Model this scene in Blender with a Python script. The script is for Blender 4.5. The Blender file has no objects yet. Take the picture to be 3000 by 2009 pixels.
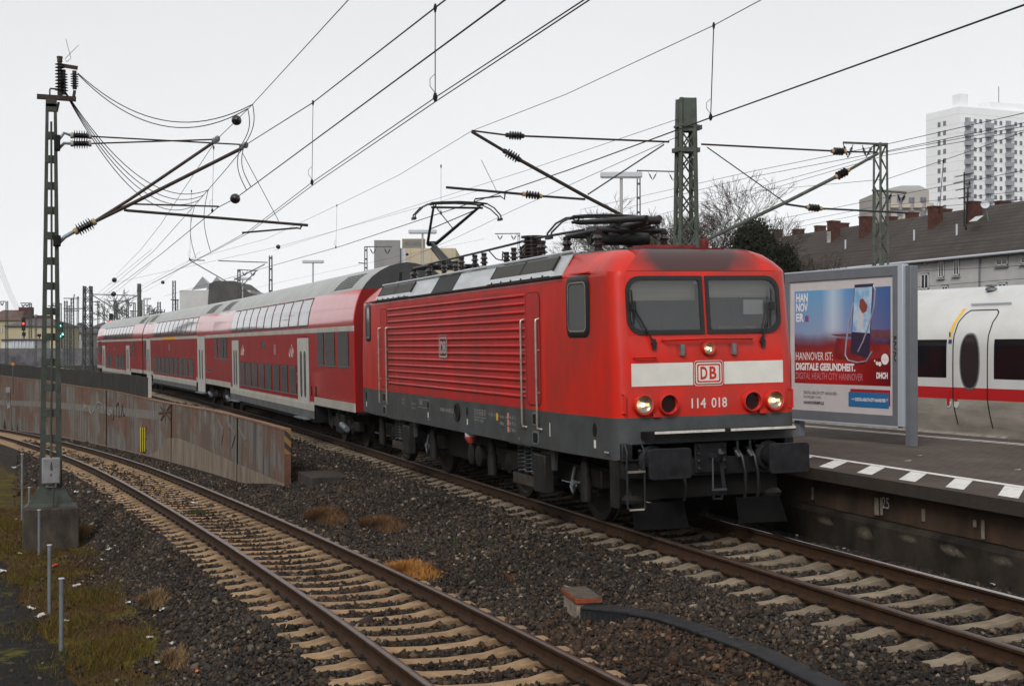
import bpy, math, random
import numpy as np
from mathutils import Vector, Matrix, Euler
R = math.radians
random.seed(7)
rng = np.random.default_rng(7)
scn = bpy.context.scene
COL = scn.collection

# ------------------------------------------------------------------ camera
CW, CH, CF, CYAW, CPIT = 3000.0, 2009.0, 4039.56, 2.8130, 0.0031
CLOC = np.array([24.549, -8.605, 2.5334])
cam = bpy.data.cameras.new("camera")
cam.sensor_width = 36.0
cam.lens = CF / CW * 36.0
cam.clip_start = 0.1
cam.clip_end = 4000
camo = bpy.data.objects.new("camera", cam)
COL.objects.link(camo)
camo.location = CLOC
camo.rotation_euler = (math.pi / 2 + CPIT, 0, CYAW - math.pi / 2)
scn.camera = camo
# ------------------------------------------------------------------ world, sun, exposure
SUN_EL, SUN_AZ = R(38), R(-40)      # azimuth of the sun measured from +x towards +y
w = bpy.data.worlds.new("World"); scn.world = w; w.use_nodes = True
nt = w.node_tree; nt.nodes.clear()
o_ = nt.nodes.new('ShaderNodeOutputWorld'); bg = nt.nodes.new('ShaderNodeBackground')
sk = nt.nodes.new('ShaderNodeTexSky'); sk.sky_type = 'NISHITA'; sk.sun_disc = False
sk.sun_elevation = SUN_EL; sk.sun_rotation = math.pi / 2 - SUN_AZ
sk.air_density = 1.0; sk.dust_density = 0.6; sk.ozone_density = 1.0
bw = nt.nodes.new('ShaderNodeRGBToBW')
pw = nt.nodes.new('ShaderNodeMath'); pw.operation = 'POWER'; pw.inputs[1].default_value = 0.22
tint = nt.nodes.new('ShaderNodeMix'); tint.data_type = 'RGBA'; tint.blend_type = 'MULTIPLY'
tint.inputs[0].default_value = 1.0; tint.inputs[7].default_value = (0.965, 0.98, 1.0, 1)
# thin uneven cloud cover
tcw = nt.nodes.new('ShaderNodeTexCoord'); cn = nt.nodes.new('ShaderNodeTexNoise')
cn.inputs['Scale'].default_value = 1.3; cn.inputs['Detail'].default_value = 5
mr = nt.nodes.new('ShaderNodeMapRange'); mr.inputs[3].default_value = 2.35; mr.inputs[4].default_value = 3.25
mul = nt.nodes.new('ShaderNodeMath'); mul.operation = 'MULTIPLY'
nt.links.new(tcw.outputs['Generated'], cn.inputs['Vector']); nt.links.new(cn.outputs['Fac'], mr.inputs[0])
nt.links.new(sk.outputs[0], bw.inputs[0]); nt.links.new(bw.outputs[0], pw.inputs[0])
nt.links.new(pw.outputs[0], mul.inputs[0]); nt.links.new(mr.outputs[0], mul.inputs[1])
nt.links.new(mul.outputs[0], tint.inputs[6]); nt.links.new(tint.outputs[2], bg.inputs[0])
bg.inputs[1].default_value = 0.115
nt.links.new(bg.outputs[0], o_.inputs[0])
sl = bpy.data.lights.new("sun", 'SUN'); sl.energy = 1.15; sl.angle = R(25); sl.color = (1.0, 0.97, 0.93)
slo = bpy.data.objects.new("sun", sl); COL.objects.link(slo)
sd = Vector((math.cos(SUN_EL) * math.cos(SUN_AZ), math.cos(SUN_EL) * math.sin(SUN_AZ), math.sin(SUN_EL)))
slo.rotation_euler = sd.to_track_quat('Z', 'Y').to_euler(); slo.location = (10, -20, 40)
scn.view_settings.view_transform = 'Standard'; scn.view_settings.look = 'None'
scn.view_settings.gamma = 1.0; scn.view_settings.exposure = 1.0

# ------------------------------------------------------------------ layout helpers
CANT = R(1.1)
_fw = np.array([math.cos(CYAW) * math.cos(CPIT), math.sin(CYAW) * math.cos(CPIT), math.sin(CPIT)])
_rt = np.array([math.sin(CYAW), -math.cos(CYAW), 0.0]); _up = np.cross(_rt, _fw)
def ray(u, v): return _fw + _rt * (u - CW / 2) / CF - _up * (v - CH / 2) / CF
def at(u, v, D): return Vector(CLOC + ray(u, v) * D)          # survey point: bearing + range -> place
def atz(u, v, z):
    d = ray(u, v); return Vector(CLOC + d * ((z - CLOC[2]) / d[2]))
def aty(u, v, y):
    d = ray(u, v); return Vector(CLOC + d * ((y - CLOC[1]) / d[1]))
def atplane(u, v, P0, ang):
    d = ray(u, v); n = np.array([-math.sin(ang), math.cos(ang)])
    t = ((np.array(P0)[:2] - CLOC[:2]) @ n) / (d[:2] @ n); return Vector(CLOC + d * t)
def ym(x): return np.where(np.asarray(x) > -10.3, 0.0, -(np.asarray(x) + 10.3) ** 2 / 1975.0)
def yl(x):
    d = 14 - np.asarray(x, float); return -4.85 - .022 * d - np.where(d > 0, .0009 * d * d, 0)
def zl(x): return np.interp(x, [-92, -73, -58, -48.7, -37, -25.3, -16.9, -5.5, 3.96, 10.2, 14, 24],
                            [-3.2, -2.65, -2.13, -1.85, -1.52, -1.17, -.93, -.66, -.42, -.27, -.2, -.05])
WX = -7.6                                                     # free end of the retaining wall
def ywall(x): return yl(x) + 2.5
def sst(a, b, t):
    t = np.clip((t - a) / (b - a), 0, 1); return t * t * (3 - 2 * t)
def zg(x, y):
    x = np.asarray(x, float); y = np.asarray(y, float)
    L, Zl, Mm = yl(x), zl(x), ym(x)
    between = (Zl - .24) + (-.25 - Zl + .24) * np.clip((y - L - 1.5) / np.maximum(.1, (Mm - 1.55) - (L + 1.5)), 0, 1)
    yard = np.where(x > -45, -.27, -.3)
    k = sst(-13, WX, x)
    z = between * k + np.where(y > ywall(x) + .26, yard, Zl - .24) * (1 - k)
    left = (Zl - .24) - .62 * sst(1.35, 2.35, L - y)
    z = np.where(y < L, left, z)
    return z

# ------------------------------------------------------------------ materials
MATS = {}
def M(name, col, rough=.6, metal=0., var=0., vs=3., bump=0., bs=40., coat=0., emit=None, es=0., col2=None, spec=.5, stretch=None, det=6):
    if name in MATS: return MATS[name]
    if spec == .5 and rough >= .5: spec = .16
    m = bpy.data.materials.new(name); m.use_nodes = True; n = m.node_tree; b = n.nodes['Principled BSDF']
    b.inputs['Base Color'].default_value = (*col, 1); b.inputs['Roughness'].default_value = rough
    b.inputs['Metallic'].default_value = metal; b.inputs['Coat Weight'].default_value = coat
    b.inputs['Coat Roughness'].default_value = .08
    b.inputs['Specular IOR Level'].default_value = spec
    if emit: b.inputs['Emission Color'].default_value = (*emit, 1); b.inputs['Emission Strength'].default_value = es
    tc = None
    def vec():
        nonlocal tc
        if tc is None:
            t = n.nodes.new('ShaderNodeTexCoord'); tc = t.outputs['Object']
            if stretch:
                mp = n.nodes.new('ShaderNodeMapping'); mp.inputs['Scale'].default_value = stretch
                n.links.new(tc, mp.inputs[0]); tc = mp.outputs[0]
        return tc
    if var or col2:
        nz = n.nodes.new('ShaderNodeTexNoise'); nz.inputs['Scale'].default_value = vs; nz.inputs['Detail'].default_value = det
        nz.inputs['Roughness'].default_value = .65
        n.links.new(vec(), nz.inputs['Vector'])
        rp = n.nodes.new('ShaderNodeValToRGB'); c2 = col2 or tuple(c * (1 - var) for c in col); c1 = col if col2 else tuple(min(1, c * (1 + var)) for c in col)
        rp.color_ramp.elements[0].position = .36; rp.color_ramp.elements[1].position = .64
        rp.color_ramp.elements[0].color = (*c2, 1); rp.color_ramp.elements[1].color = (*c1, 1)
        n.links.new(nz.outputs['Fac'], rp.inputs[0]); n.links.new(rp.outputs[0], b.inputs['Base Color'])
        rr = n.nodes.new('ShaderNodeMapRange'); rr.inputs[3].default_value = min(1, rough + .1); rr.inputs[4].default_value = max(.03, rough - .06)
        n.links.new(nz.outputs['Fac'], rr.inputs[0]); n.links.new(rr.outputs[0], b.inputs['Roughness'])
    if bump:
        nb = n.nodes.new('ShaderNodeTexNoise'); nb.inputs['Scale'].default_value = bs; nb.inputs['Detail'].default_value = 6
        n.links.new(vec(), nb.inputs['Vector'])
        bp = n.nodes.new('ShaderNodeBump'); bp.inputs['Strength'].default_value = bump; bp.inputs['Distance'].default_value = .02
        n.links.new(nb.outputs['Fac'], bp.inputs['Height']); n.links.new(bp.outputs[0], b.inputs['Normal'])
    MATS[name] = m; return m

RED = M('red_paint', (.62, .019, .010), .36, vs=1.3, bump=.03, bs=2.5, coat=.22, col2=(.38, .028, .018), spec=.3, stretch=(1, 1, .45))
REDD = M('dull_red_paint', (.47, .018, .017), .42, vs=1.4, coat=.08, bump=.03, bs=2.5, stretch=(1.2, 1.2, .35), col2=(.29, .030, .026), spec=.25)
REDC = M('coach_red_paint', (.52, .016, .017), .30, vs=.9, coat=1.0, bump=.02, bs=1.2, col2=(.44, .018, .019), spec=.4, stretch=(1, 1, .5))
GREYD = M('dark_grey_paint', (.066, .072, .077), .5, var=.15, vs=2.0, col2=(.044, .045, .043), spec=.3)
BEIGE = M('light_grey_paint', (.44, .43, .39), .4, var=.12, vs=1.3, stretch=(1, 1, .3), col2=(.36, .34, .29))
SKIRTG = M('coach_skirt_grey', (.10, .105, .105), .5, var=.2, vs=2)
ROOFG = M('coach_roof_grey', (.30, .31, .30), .42, var=.10, vs=1.5, coat=.1)
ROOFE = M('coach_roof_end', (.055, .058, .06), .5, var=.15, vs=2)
ROOFL = M('locomotive_roof_grey', (.05, .052, .055), .5, var=.3, vs=2)
ALU = M('brushed_aluminium', (.55, .57, .58), .38, metal=.55, var=.1, vs=2.5, stretch=(.4, 2, 2))
GRILLE = M('dark_grille', (.05, .05, .048), .55, var=.2, vs=30)
BLACK = M('black_underframe', (.006, .006, .006), .65, var=.4, vs=4, col2=(.010, .009, .008), spec=.2)
BOGIE = M('dirty_bogie_steel', (.019, .017, .015), .55, var=.4, vs=6, col2=(.009, .008, .007), spec=.3)
SPRING = M('spring_steel', (.035, .038, .042), .35, metal=.4)
RUBBER = M('black_rubber', (.012, .012, .013), .45)
CHROME = M('worn_handrail_steel', (.42, .37, .32), .35, metal=.6, var=.25, vs=7)
GLASSD = M('dark_window_glass', (.115, .12, .12), .07, spec=.4)
GLASSU = M('upper_window_glass', (.05, .055, .058), .04, spec=.8, coat=1.0)
WHITE = M('white_marking', (.66, .65, .60), .45, var=.06, vs=3)
DIMW = M('faded_white_marking', (.34, .33, .31), .5)
PORC = M('brown_porcelain', (.030, .022, .020), .22, coat=.4)
PANTO = M('pantograph_steel', (.022, .022, .023), .45, metal=.3)
YELLOW = M('yellow_marking', (.62, .34, .02), .5)
RAILM = M('rusty_rail', (.046, .024, .013), .7, var=.3, vs=8, bump=.15, bs=60, col2=(.030, .016, .009), spec=.10)
RAILT = M('polished_rail_top', (.62, .60, .59), .18, metal=1.0, var=.2, vs=4, stretch=(.3, 3, 3))
RAILB = M('brown_rail_top', (.10, .066, .052), .34, metal=.6, var=.2, vs=4)
CLIP = M('rail_clip_steel', (.028, .022, .018), .6)
SLEEPW = M('warm_concrete_sleeper', (.33, .215, .122), .8, var=.2, vs=7, bump=.4, bs=30, col2=(.225, .15, .085))
SLEEPG = M('weathered_concrete_sleeper', (.25, .195, .14), .8, var=.25, vs=5, bump=.3, bs=30, col2=(.17, .14, .10))
MASTG = M('mast_green_paint', (.060, .072, .062), .55, var=.2, vs=5, col2=(.042, .046, .040))
MASTB = M('old_mast_green', (.085, .105, .088), .6, var=.25, vs=5, col2=(.06, .065, .055))
MASTF = M('far_mast_steel', (.075, .083, .082), .7, var=.15, vs=3)
WIRE = M('overhead_wire', (.015, .015, .015), .5)
WIRET = M('tube_steel', (.045, .034, .029), .5, metal=.3, var=.2, vs=6)
INSUL = M('dark_insulator', (.014, .011, .011), .25, coat=.3)
INSCAP = M('insulator_cap_grey', (.34, .33, .31), .5)
INSCAPO = M('insulator_cap_ochre', (.36, .25, .13), .6)
CONC = M('old_concrete', (.075, .062, .05), .85, var=.3, vs=3, bump=.35, bs=25, col2=(.028, .024, .019), stretch=(1, 1, .5))
GALV = M('galvanised_steel', (.18, .20, .21), .5, metal=.4, var=.15, vs=9)
LAMPG = M('pale_lamp_housing', (.45, .48, .51), .45)
LAMPP = M('lamp_post_grey', (.35, .34, .34), .5)
FRAMEG = M('billboard_frame_grey', (.125, .135, .15), .45, var=.08, vs=3)
FRAMEL = M('billboard_trim_silver', (.42, .47, .52), .4, metal=.2)

# ------------------------------------------------------------------ mesh builder
class MB:
    def __init__(s): s.v = []; s.f = []; s.m = []
    def add(s, vs, fs, mi=0):
        b = len(s.v); s.v += [tuple(p) for p in vs]; s.f += [tuple(i + b for i in f) for f in fs]; s.m += [mi] * len(fs); return s
    def bx(s, x0, x1, y0, y1, z0, z1, mi=0, mat=None):
        vs = [Vector(p) for p in ((x0, y0, z0), (x1, y0, z0), (x1, y1, z0), (x0, y1, z0), (x0, y0, z1), (x1, y0, z1), (x1, y1, z1), (x0, y1, z1))]
        if mat: vs = [mat @ p for p in vs]
        return s.add(vs, [(0, 3, 2, 1), (4, 5, 6, 7), (0, 1, 5, 4), (1, 2, 6, 5), (2, 3, 7, 6), (3, 0, 4, 7)], mi)
    def bar(s, a, b, wx, wz, mi=0, up=(0, 0, 1)):
        a, b = Vector(a), Vector(b); d = (b - a); L = d.length; d.normalize()
        sd_ = d.cross(Vector(up));
        if sd_.length < 1e-4: sd_ = d.cross(Vector((1, 0, 0)))
        sd_.normalize(); u = sd_.cross(d)
        vs = [p + sd_ * i * wx / 2 + u * j * wz / 2 for p in (a, b) for i, j in ((-1, -1), (1, -1), (1, 1), (-1, 1))]
        return s.add(vs, [(0, 1, 2, 3), (7, 6, 5, 4), (0, 4, 5, 1), (1, 5, 6, 2), (2, 6, 7, 3), (3, 7, 4, 0)], mi)
    def tube(s, pts, r, n=6, mi=0, cap=True):
        pts = [Vector(p) for p in pts]; rs = r if isinstance(r, (list, tuple)) else [r] * len(pts)
        ref = None; rings = []
        for i, p in enumerate(pts):
            t = (pts[min(i + 1, len(pts) - 1)] - pts[max(i - 1, 0)])
            if t.length < 1e-9: t = Vector((0, 0, 1))
            t.normalize()
            if ref is None: ref = t.orthogonal().normalized()
            else:
                ref = ref - t * ref.dot(t)
                ref = ref.normalized() if ref.length > 1e-5 else t.orthogonal().normalized()
            bi = t.cross(ref)
            rings.append([p + (ref * math.cos(2 * math.pi * k / n) + bi * math.sin(2 * math.pi * k / n)) * rs[i] for k in range(n)])
        vs = [q for rg in rings for q in rg]; fs = []
        for i in range(len(pts) - 1):
            for k in range(n): fs.append((i * n + k, i * n + (k + 1) % n, (i + 1) * n + (k + 1) % n, (i + 1) * n + k))
        if cap: fs += [tuple(range(n - 1, -1, -1)), tuple(range((len(pts) - 1) * n, len(pts) * n))]
        return s.add(vs, fs, mi)
    def lathe(s, prof, o, ax=(0, 0, 1), n=14, mi=0, cap=True):
        o = Vector(o); ax = Vector(ax).normalized(); e = ax.orthogonal().normalized(); b = ax.cross(e)
        vs = [o + ax * h + (e * math.cos(2 * math.pi * k / n) + b * math.sin(2 * math.pi * k / n)) * r for r, h in prof for k in range(n)]
        fs = [(i * n + k, i * n + (k + 1) % n, (i + 1) * n + (k + 1) % n, (i + 1) * n + k) for i in range(len(prof) - 1) for k in range(n)]
        if cap: fs += [tuple(range(n - 1, -1, -1)), tuple(range((len(prof) - 1) * n, len(prof) * n))]
        return s.add(vs, fs, mi)
    def prism(s, poly, d, mi=0):      # poly: planar 3d points, d: extrusion vector
        p = [Vector(q) for q in poly]; d = Vector(d); n = len(p)
        return s.add(p + [q + d for q in p], [tuple(range(n - 1, -1, -1)), tuple(range(n, 2 * n))] + [(i, (i + 1) % n, n + (i + 1) % n, n + i) for i in range(n)], mi)
    def face(s, poly, mi=0): return s.add(poly, [tuple(range(len(poly)))], mi)
    def rings(s, rs, mi=0, closed=True, cap0=False, cap1=False):
        n = len(rs[0]); vs = [q for r in rs for q in r]; fs = []
        for i in range(len(rs) - 1):
            for k in range(n if closed else n - 1): fs.append((i * n + k, i * n + (k + 1) % n, (i + 1) * n + (k + 1) % n, (i + 1) * n + k))
        if cap0: fs.append(tuple(range(n - 1, -1, -1)))
        if cap1: fs.append(tuple(range((len(rs) - 1) * n, len(rs) * n)))
        return s.add(vs, fs, mi)
    def build(s, name, mats, parent=None, smooth=35, bevel=0, recalc=True):
        me = bpy.data.meshes.new(name); me.from_pydata(s.v, [], s.f)
        for m in (mats if isinstance(mats, (list, tuple)) else [mats]): me.materials.append(m)
        if any(s.m): me.polygons.foreach_set('material_index', s.m)
        if recalc:
            import bmesh
            bm = bmesh.new(); bm.from_mesh(me); bmesh.ops.recalc_face_normals(bm, faces=bm.faces); bm.to_mesh(me); bm.free()
        if smooth: me.shade_smooth(); me.set_sharp_from_angle(angle=R(smooth))
        o = bpy.data.objects.new(name, me); COL.objects.link(o)
        if parent: o.parent = parent
        if bevel:
            b = o.modifiers.new('bevel', 'BEVEL'); b.width = bevel; b.segments = 2; b.limit_method = 'ANGLE'; b.angle_limit = R(40)
        return o
def tag(o, label=None, cat=None, group=None, kind=None):
    if label: o['label'] = label
    if cat: o['category'] = cat
    if group: o['group'] = group
    if kind: o['kind'] = kind
    return o
def thing(name, label, cat, loc=(0, 0, 0), rot=(0, 0, 0), group=None):
    o = bpy.data.objects.new(name, None); COL.objects.link(o); o.location = loc; o.rotation_euler = rot; o.empty_display_size = .2
    return tag(o, label, cat, group)
_tc = {}
def text_mesh(s, bold=0.):
    if (s, bold) in _tc: return _tc[(s, bold)]
    cu = bpy.data.curves.new('t', 'FONT'); cu.body = s; cu.offset = bold; cu.resolution_u = 3
    ob = bpy.data.objects.new('t', cu); COL.objects.link(ob); dg = bpy.context.evaluated_depsgraph_get()
    me = bpy.data.meshes.new_from_object(ob.evaluated_get(dg))
    v = np.array([p.co[:2] for p in me.vertices]); f = [tuple(p.vertices) for p in me.polygons]
    bpy.data.objects.remove(ob); bpy.data.curves.remove(cu); bpy.data.meshes.remove(me)
    v -= v.min(0); _tc[(s, bold)] = (v, f); return v, f
def lettering(items, name, mats, parent, label=None):
    # items: (string, origin, right, up, width, height, matindex, bold)
    mb = MB()
    for s, o, r, u, wd, h, mi, bold in items:
        v, f = text_mesh(s, bold); ex = v.max(0); o, r, u = Vector(o), Vector(r).normalized(), Vector(u).normalized()
        sy = h / ex[1]; sx = (wd / ex[0]) if wd else sy
        mb.add([o + r * (p[0] * sx) + u * (p[1] * sy) for p in v], f, mi)
    ob = mb.build(name, mats, parent, smooth=0, recalc=False)
    if label: ob['label'] = label
    return ob
def catenary(a, b, sag, n=12):
    a, b = Vector(a), Vector(b); return [a.lerp(b, t / n) - Vector((0, 0, sag * 4 * (t / n) * (1 - t / n))) for t in range(n + 1)]
def rrect(w_, h_, r, n=5):
    return [(cx + r * math.cos(a), cy + r * math.sin(a)) for cx, cy, a0 in ((w_ / 2 - r, h_ / 2 - r, 0), (-w_ / 2 + r, h_ / 2 - r, 90), (-w_ / 2 + r, -h_ / 2 + r, 180), (w_ / 2 - r, -h_ / 2 + r, 270)) for a in [R(a0 + 90 * i / n) for i in range(n + 1)]]
def shed_insulator(mb, a, b, r, n=5, core=.35, mi=0, capmi=1, cap=.18):
    a, b = Vector(a), Vector(b); L = (b - a).length; prof = []
    c = L * cap; prof2 = [(r * .5, 0), (r * .55, c * .9), (r * .45, c)]
    mb.lathe(prof2, a, b - a, 10, capmi); mb.lathe(prof2, b, a - b, 10, capmi)
    st = (L - 2 * c) / n; prof = [(r * core, c)]
    for i in range(n):
        h = c + st * i; prof += [(r * core, h + st * .1), (r, h + st * .35), (r * .92, h + st * .5), (r * core, h + st * .75)]
    prof.append((r * core, L - c)); mb.lathe(prof, a, b - a, 12, mi)

# ------------------------------------------------------------------ ground sheet (ballast bed, soil, yard, reaching the horizon)
def ground_material():
    m = bpy.data.materials.new('trackside_ground'); m.use_nodes = True; n = m.node_tree; L = n.links.new; b = n.nodes['Principled BSDF']
    b.inputs['Roughness'].default_value = .95; b.inputs['Specular IOR Level'].default_value = .05
    tc = n.nodes.new('ShaderNodeTexCoord').outputs['Object']
    def noise(s, d=6, r=.6):
        q = n.nodes.new('ShaderNodeTexNoise'); q.inputs['Scale'].default_value = s; q.inputs['Detail'].default_value = d; q.inputs['Roughness'].default_value = r
        L(tc, q.inputs['Vector']); return q.outputs['Fac']
    def ramp(f, *st):
        q = n.nodes.new('ShaderNodeValToRGB'); L(f, q.inputs[0]); e = q.color_ramp.elements
        while len(e) < len(st): e.new(.5)
        for i, (p, c) in enumerate(st): e[i].position = p; e[i].color = (*c, 1)
        return q.outputs[0]
    def mix(f, a, c):
        q = n.nodes.new('ShaderNodeMix'); q.data_type = 'RGBA'; L(f, q.inputs[0]); L(a, q.inputs[6]); L(c, q.inputs[7]); return q.outputs[2]
    vo = n.nodes.new('ShaderNodeTexVoronoi'); vo.inputs['Scale'].default_value = 22; L(tc, vo.inputs['Vector'])
    sep = n.nodes.new('ShaderNodeSeparateColor'); L(vo.outputs['Color'], sep.inputs[0])
    bal = ramp(sep.outputs[0], (.0, (.018, .016, .015)), (.5, (.026, .022, .019)), (.85, (.045, .036, .029)), (1, (.08, .07, .06)))
    soil = ramp(noise(.9, 8, .7), (.30, (.030, .019, .010)), (.43, (.062, .036, .014)), (.52, (.058, .042, .012)), (.58, (.095, .085, .009)), (.66, (.15, .135, .006)), (.8, (.07, .06, .014)))
    soil2 = ramp(noise(26, 6, .7), (.35, (.018, .013, .007)), (.7, (.12, .085, .04)))
    fm = n.nodes.new('ShaderNodeValue'); fm.outputs[0].default_value = .35
    soil = mix(fm.outputs[0], soil, soil2)
    at_ = n.nodes.new('ShaderNodeAttribute'); at_.attribute_name = 'soil'
    ad = n.nodes.new('ShaderNodeMath'); ad.operation = 'ADD'; L(at_.outputs['Fac'], ad.inputs[0])
    sc = n.nodes.new('ShaderNodeMapRange'); L(noise(2.2, 7, .7), sc.inputs[0]); sc.inputs[3].default_value = -.9; sc.inputs[4].default_value = .9; L(sc.outputs[0], ad.inputs[1])
    st = n.nodes.new('ShaderNodeMapRange'); st.interpolation_type = 'SMOOTHSTEP'; st.inputs[1].default_value = .35; st.inputs[2].default_value = .65; L(ad.outputs[0], st.inputs[0])
    L(mix(st.outputs[0], bal, soil), b.inputs['Base Color'])
    bp = n.nodes.new('ShaderNodeBump'); bp.inputs['Strength'].default_value = .8; bp.inputs['Distance'].default_value = .03; L(vo.outputs['Distance'], bp.inputs['Height']); L(bp.outputs[0], b.inputs['Normal'])
    return m
def axis(lo, hi, dense_lo, dense_hi, step):
    a = [np.arange(dense_lo, dense_hi, step)]; s = step; p = dense_lo; low = []
    while p > lo: s *= 1.25; p -= s; low.append(p)
    s = step; p = dense_hi; up = [p]
    while p < hi: s *= 1.25; p += s; up.append(p)
    return np.array(sorted(low) + list(a[0]) + up)
gx = axis(-720, 160, -60, 22, .35); gy = axis(-460, 460, -14, 3, .18)
gX, gY = np.meshgrid(gx, gy, indexing='ij'); gZ = zg(gX, gY)
# wall: keep the step under the wall sharp enough; lower the far-left ramp gently
gZ = np.where((gX < -120), -.3, gZ)
nx, ny = gX.shape; idx = np.arange(nx * ny).reshape(nx, ny)
fq = np.stack([idx[:-1, :-1], idx[1:, :-1], idx[1:, 1:], idx[:-1, 1:]], -1).reshape(-1, 4)
gme = bpy.data.meshes.new('ground'); gme.from_pydata(np.stack([gX, gY, gZ], -1).reshape(-1, 3).tolist(), [], fq.tolist())
soil = sst(1.75, 2.55, yl(gX) - gY) * (gX > -60)
soil = np.maximum(soil, sst(45, 47, gY) * .9)
a_ = gme.attributes.new('soil', 'FLOAT', 'POINT'); a_.data.foreach_set('value', soil.reshape(-1).astype(np.float32))
gme.materials.append(ground_material()); gme.shade_smooth()
ground = bpy.data.objects.new('ground', gme); COL.objects.link(ground); ground['kind'] = 'structure'

# ------------------------------------------------------------------ tracks
def heading(yf, x): return math.atan2(float(yf(x + .5)) - float(yf(x - .5)), 1.0)
def sleeper_stains(m, k):
    n = m.node_tree; L = n.links.new; b = n.nodes['Principled BSDF']; src = b.inputs['Base Color'].links[0].from_socket
    tc = n.nodes.new('ShaderNodeTexCoord'); sp = n.nodes.new('ShaderNodeSeparateXYZ'); L(tc.outputs['Object'], sp.inputs[0])
    ab = n.nodes.new('ShaderNodeMath'); ab.operation = 'ABSOLUTE'; L(sp.outputs['Y'], ab.inputs[0])
    su = n.nodes.new('ShaderNodeMath'); su.operation = 'SUBTRACT'; su.inputs[1].default_value = .753; L(ab.outputs[0], su.inputs[0]); a2 = n.nodes.new('ShaderNodeMath'); a2.operation = 'ABSOLUTE'; L(su.outputs[0], a2.inputs[0])
    nz = n.nodes.new('ShaderNodeTexNoise'); nz.inputs['Scale'].default_value = 9; nz.inputs['Detail'].default_value = 6; oi = n.nodes.new('ShaderNodeObjectInfo'); va = n.nodes.new('ShaderNodeVectorMath'); va.operation = 'ADD'; cx = n.nodes.new('ShaderNodeCombineXYZ'); mm = n.nodes.new('ShaderNodeMath'); mm.operation = 'MULTIPLY'; mm.inputs[1].default_value = 37.; L(oi.outputs['Random'], mm.inputs[0]); L(mm.outputs[0], cx.inputs[0]); L(tc.outputs['Object'], va.inputs[0]); L(cx.outputs[0], va.inputs[1]); L(va.outputs[0], nz.inputs['Vector'])
    ma = n.nodes.new('ShaderNodeMath'); ma.operation = 'MULTIPLY_ADD'; ma.inputs[1].default_value = .5; L(nz.outputs['Fac'], ma.inputs[0]); L(a2.outputs[0], ma.inputs[2])
    mr_ = n.nodes.new('ShaderNodeMapRange'); mr_.interpolation_type = 'SMOOTHSTEP'; mr_.inputs[1].default_value = .28; mr_.inputs[2].default_value = .58; mr_.inputs[3].default_value = k; mr_.inputs[4].default_value = 0; L(ma.outputs[0], mr_.inputs[0])
    mx = n.nodes.new('ShaderNodeMix'); mx.data_type = 'RGBA'; mx.inputs[7].default_value = (.075, .042, .025, 1); L(mr_.outputs[0], mx.inputs[0]); L(src, mx.inputs[6])
    tone = n.nodes.new('ShaderNodeMapRange'); tone.inputs[3].default_value = .72; tone.inputs[4].default_value = 1.08; L(oi.outputs['Random'], tone.inputs[0])
    m4 = n.nodes.new('ShaderNodeMix'); m4.data_type = 'RGBA'; m4.blend_type = 'MULTIPLY'; m4.inputs[0].default_value = 1; L(mx.outputs[2], m4.inputs[6]); L(tone.outputs[0], m4.inputs[7]); L(m4.outputs[2], b.inputs['Base Color'])
sleeper_stains(SLEEPW, .55); sleeper_stains(SLEEPG, .4)
def sleeper_mesh(name, mat):
    st = [(-1.30, .09, .145, -.230), (-1.27, .10, .15, -.214), (-1.08, .10, .15, -.208), (-.98, .105, .15, -.186), (-.92, .11, .15, -.168), (-.62, .11, .15, -.168), (-.53, .105, .145, -.185), (-.40, .09, .135, -.210), (0, .08, .125, -.226)]
    st = st + [(-y, a, b, z) for y, a, b, z in st[-2::-1]]
    mb = MB(); mb.rings([[(-b, y, -.40), (-a, y, z - .012), (-a * .8, y, z), (a * .8, y, z), (a, y, z - .012), (b, y, -.40)] for y, a, b, z in st], 0, True, True, True)
    o = mb.build(name, mat, smooth=25); return o
def fastening_mesh():
    mb = MB(); mb.bx(-.07, .07, -.12, .12, -.185, -.170)
    for s in (-1, 1):
        mb.bx(-.06, .06, s * .085 - .03, s * .085 + .03, -.182, -.15)
        mb.tube([(-.05, s * .06, -.145), (-.05, s * .12, -.125), (0, s * .135, -.115), (.05, s * .12, -.125), (.05, s * .06, -.145)], .010, 5)
        mb.lathe([(.018, 0), (.018, .05), (.012, .055)], (0, s * .095, -.16), (0, 0, 1), 6)
    return mb
def rail_object(parent, yf, zf, off, x0, x1, step, topmat, cant):
    prof = [(-.075, -.172), (.075, -.172), (.075, -.160), (.02, -.140), (.010, -.125), (.010, -.055), (.034, -.042), (.036, -.016), (.031, -.006), (.018, 0), (-.018, 0), (-.031, -.006), (-.036, -.016), (-.034, -.042), (-.010, -.055), (-.010, -.125), (-.02, -.140), (-.075, -.160)]
    mb = MB(); rs = []
    for x in np.arange(x0, x1 + .01, step):
        h = heading(yf, x); c = Vector((x, float(yf(x)), float(zf(x)))); n_ = Vector((-math.sin(h), math.cos(h), 0))
        rs.append([c + n_ * (off + a) + Vector((0, 0, b + cant * off)) for a, b in prof])
    mb.rings(rs, 0, True, True, True)
    nseg = len(rs) - 1
    for i in range(nseg):
        for k in (7, 8, 9, 10, 11): mb.m[i * len(prof) + k] = 1
    return mb.build('rail', [RAILM, topmat], parent, smooth=40)
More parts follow.
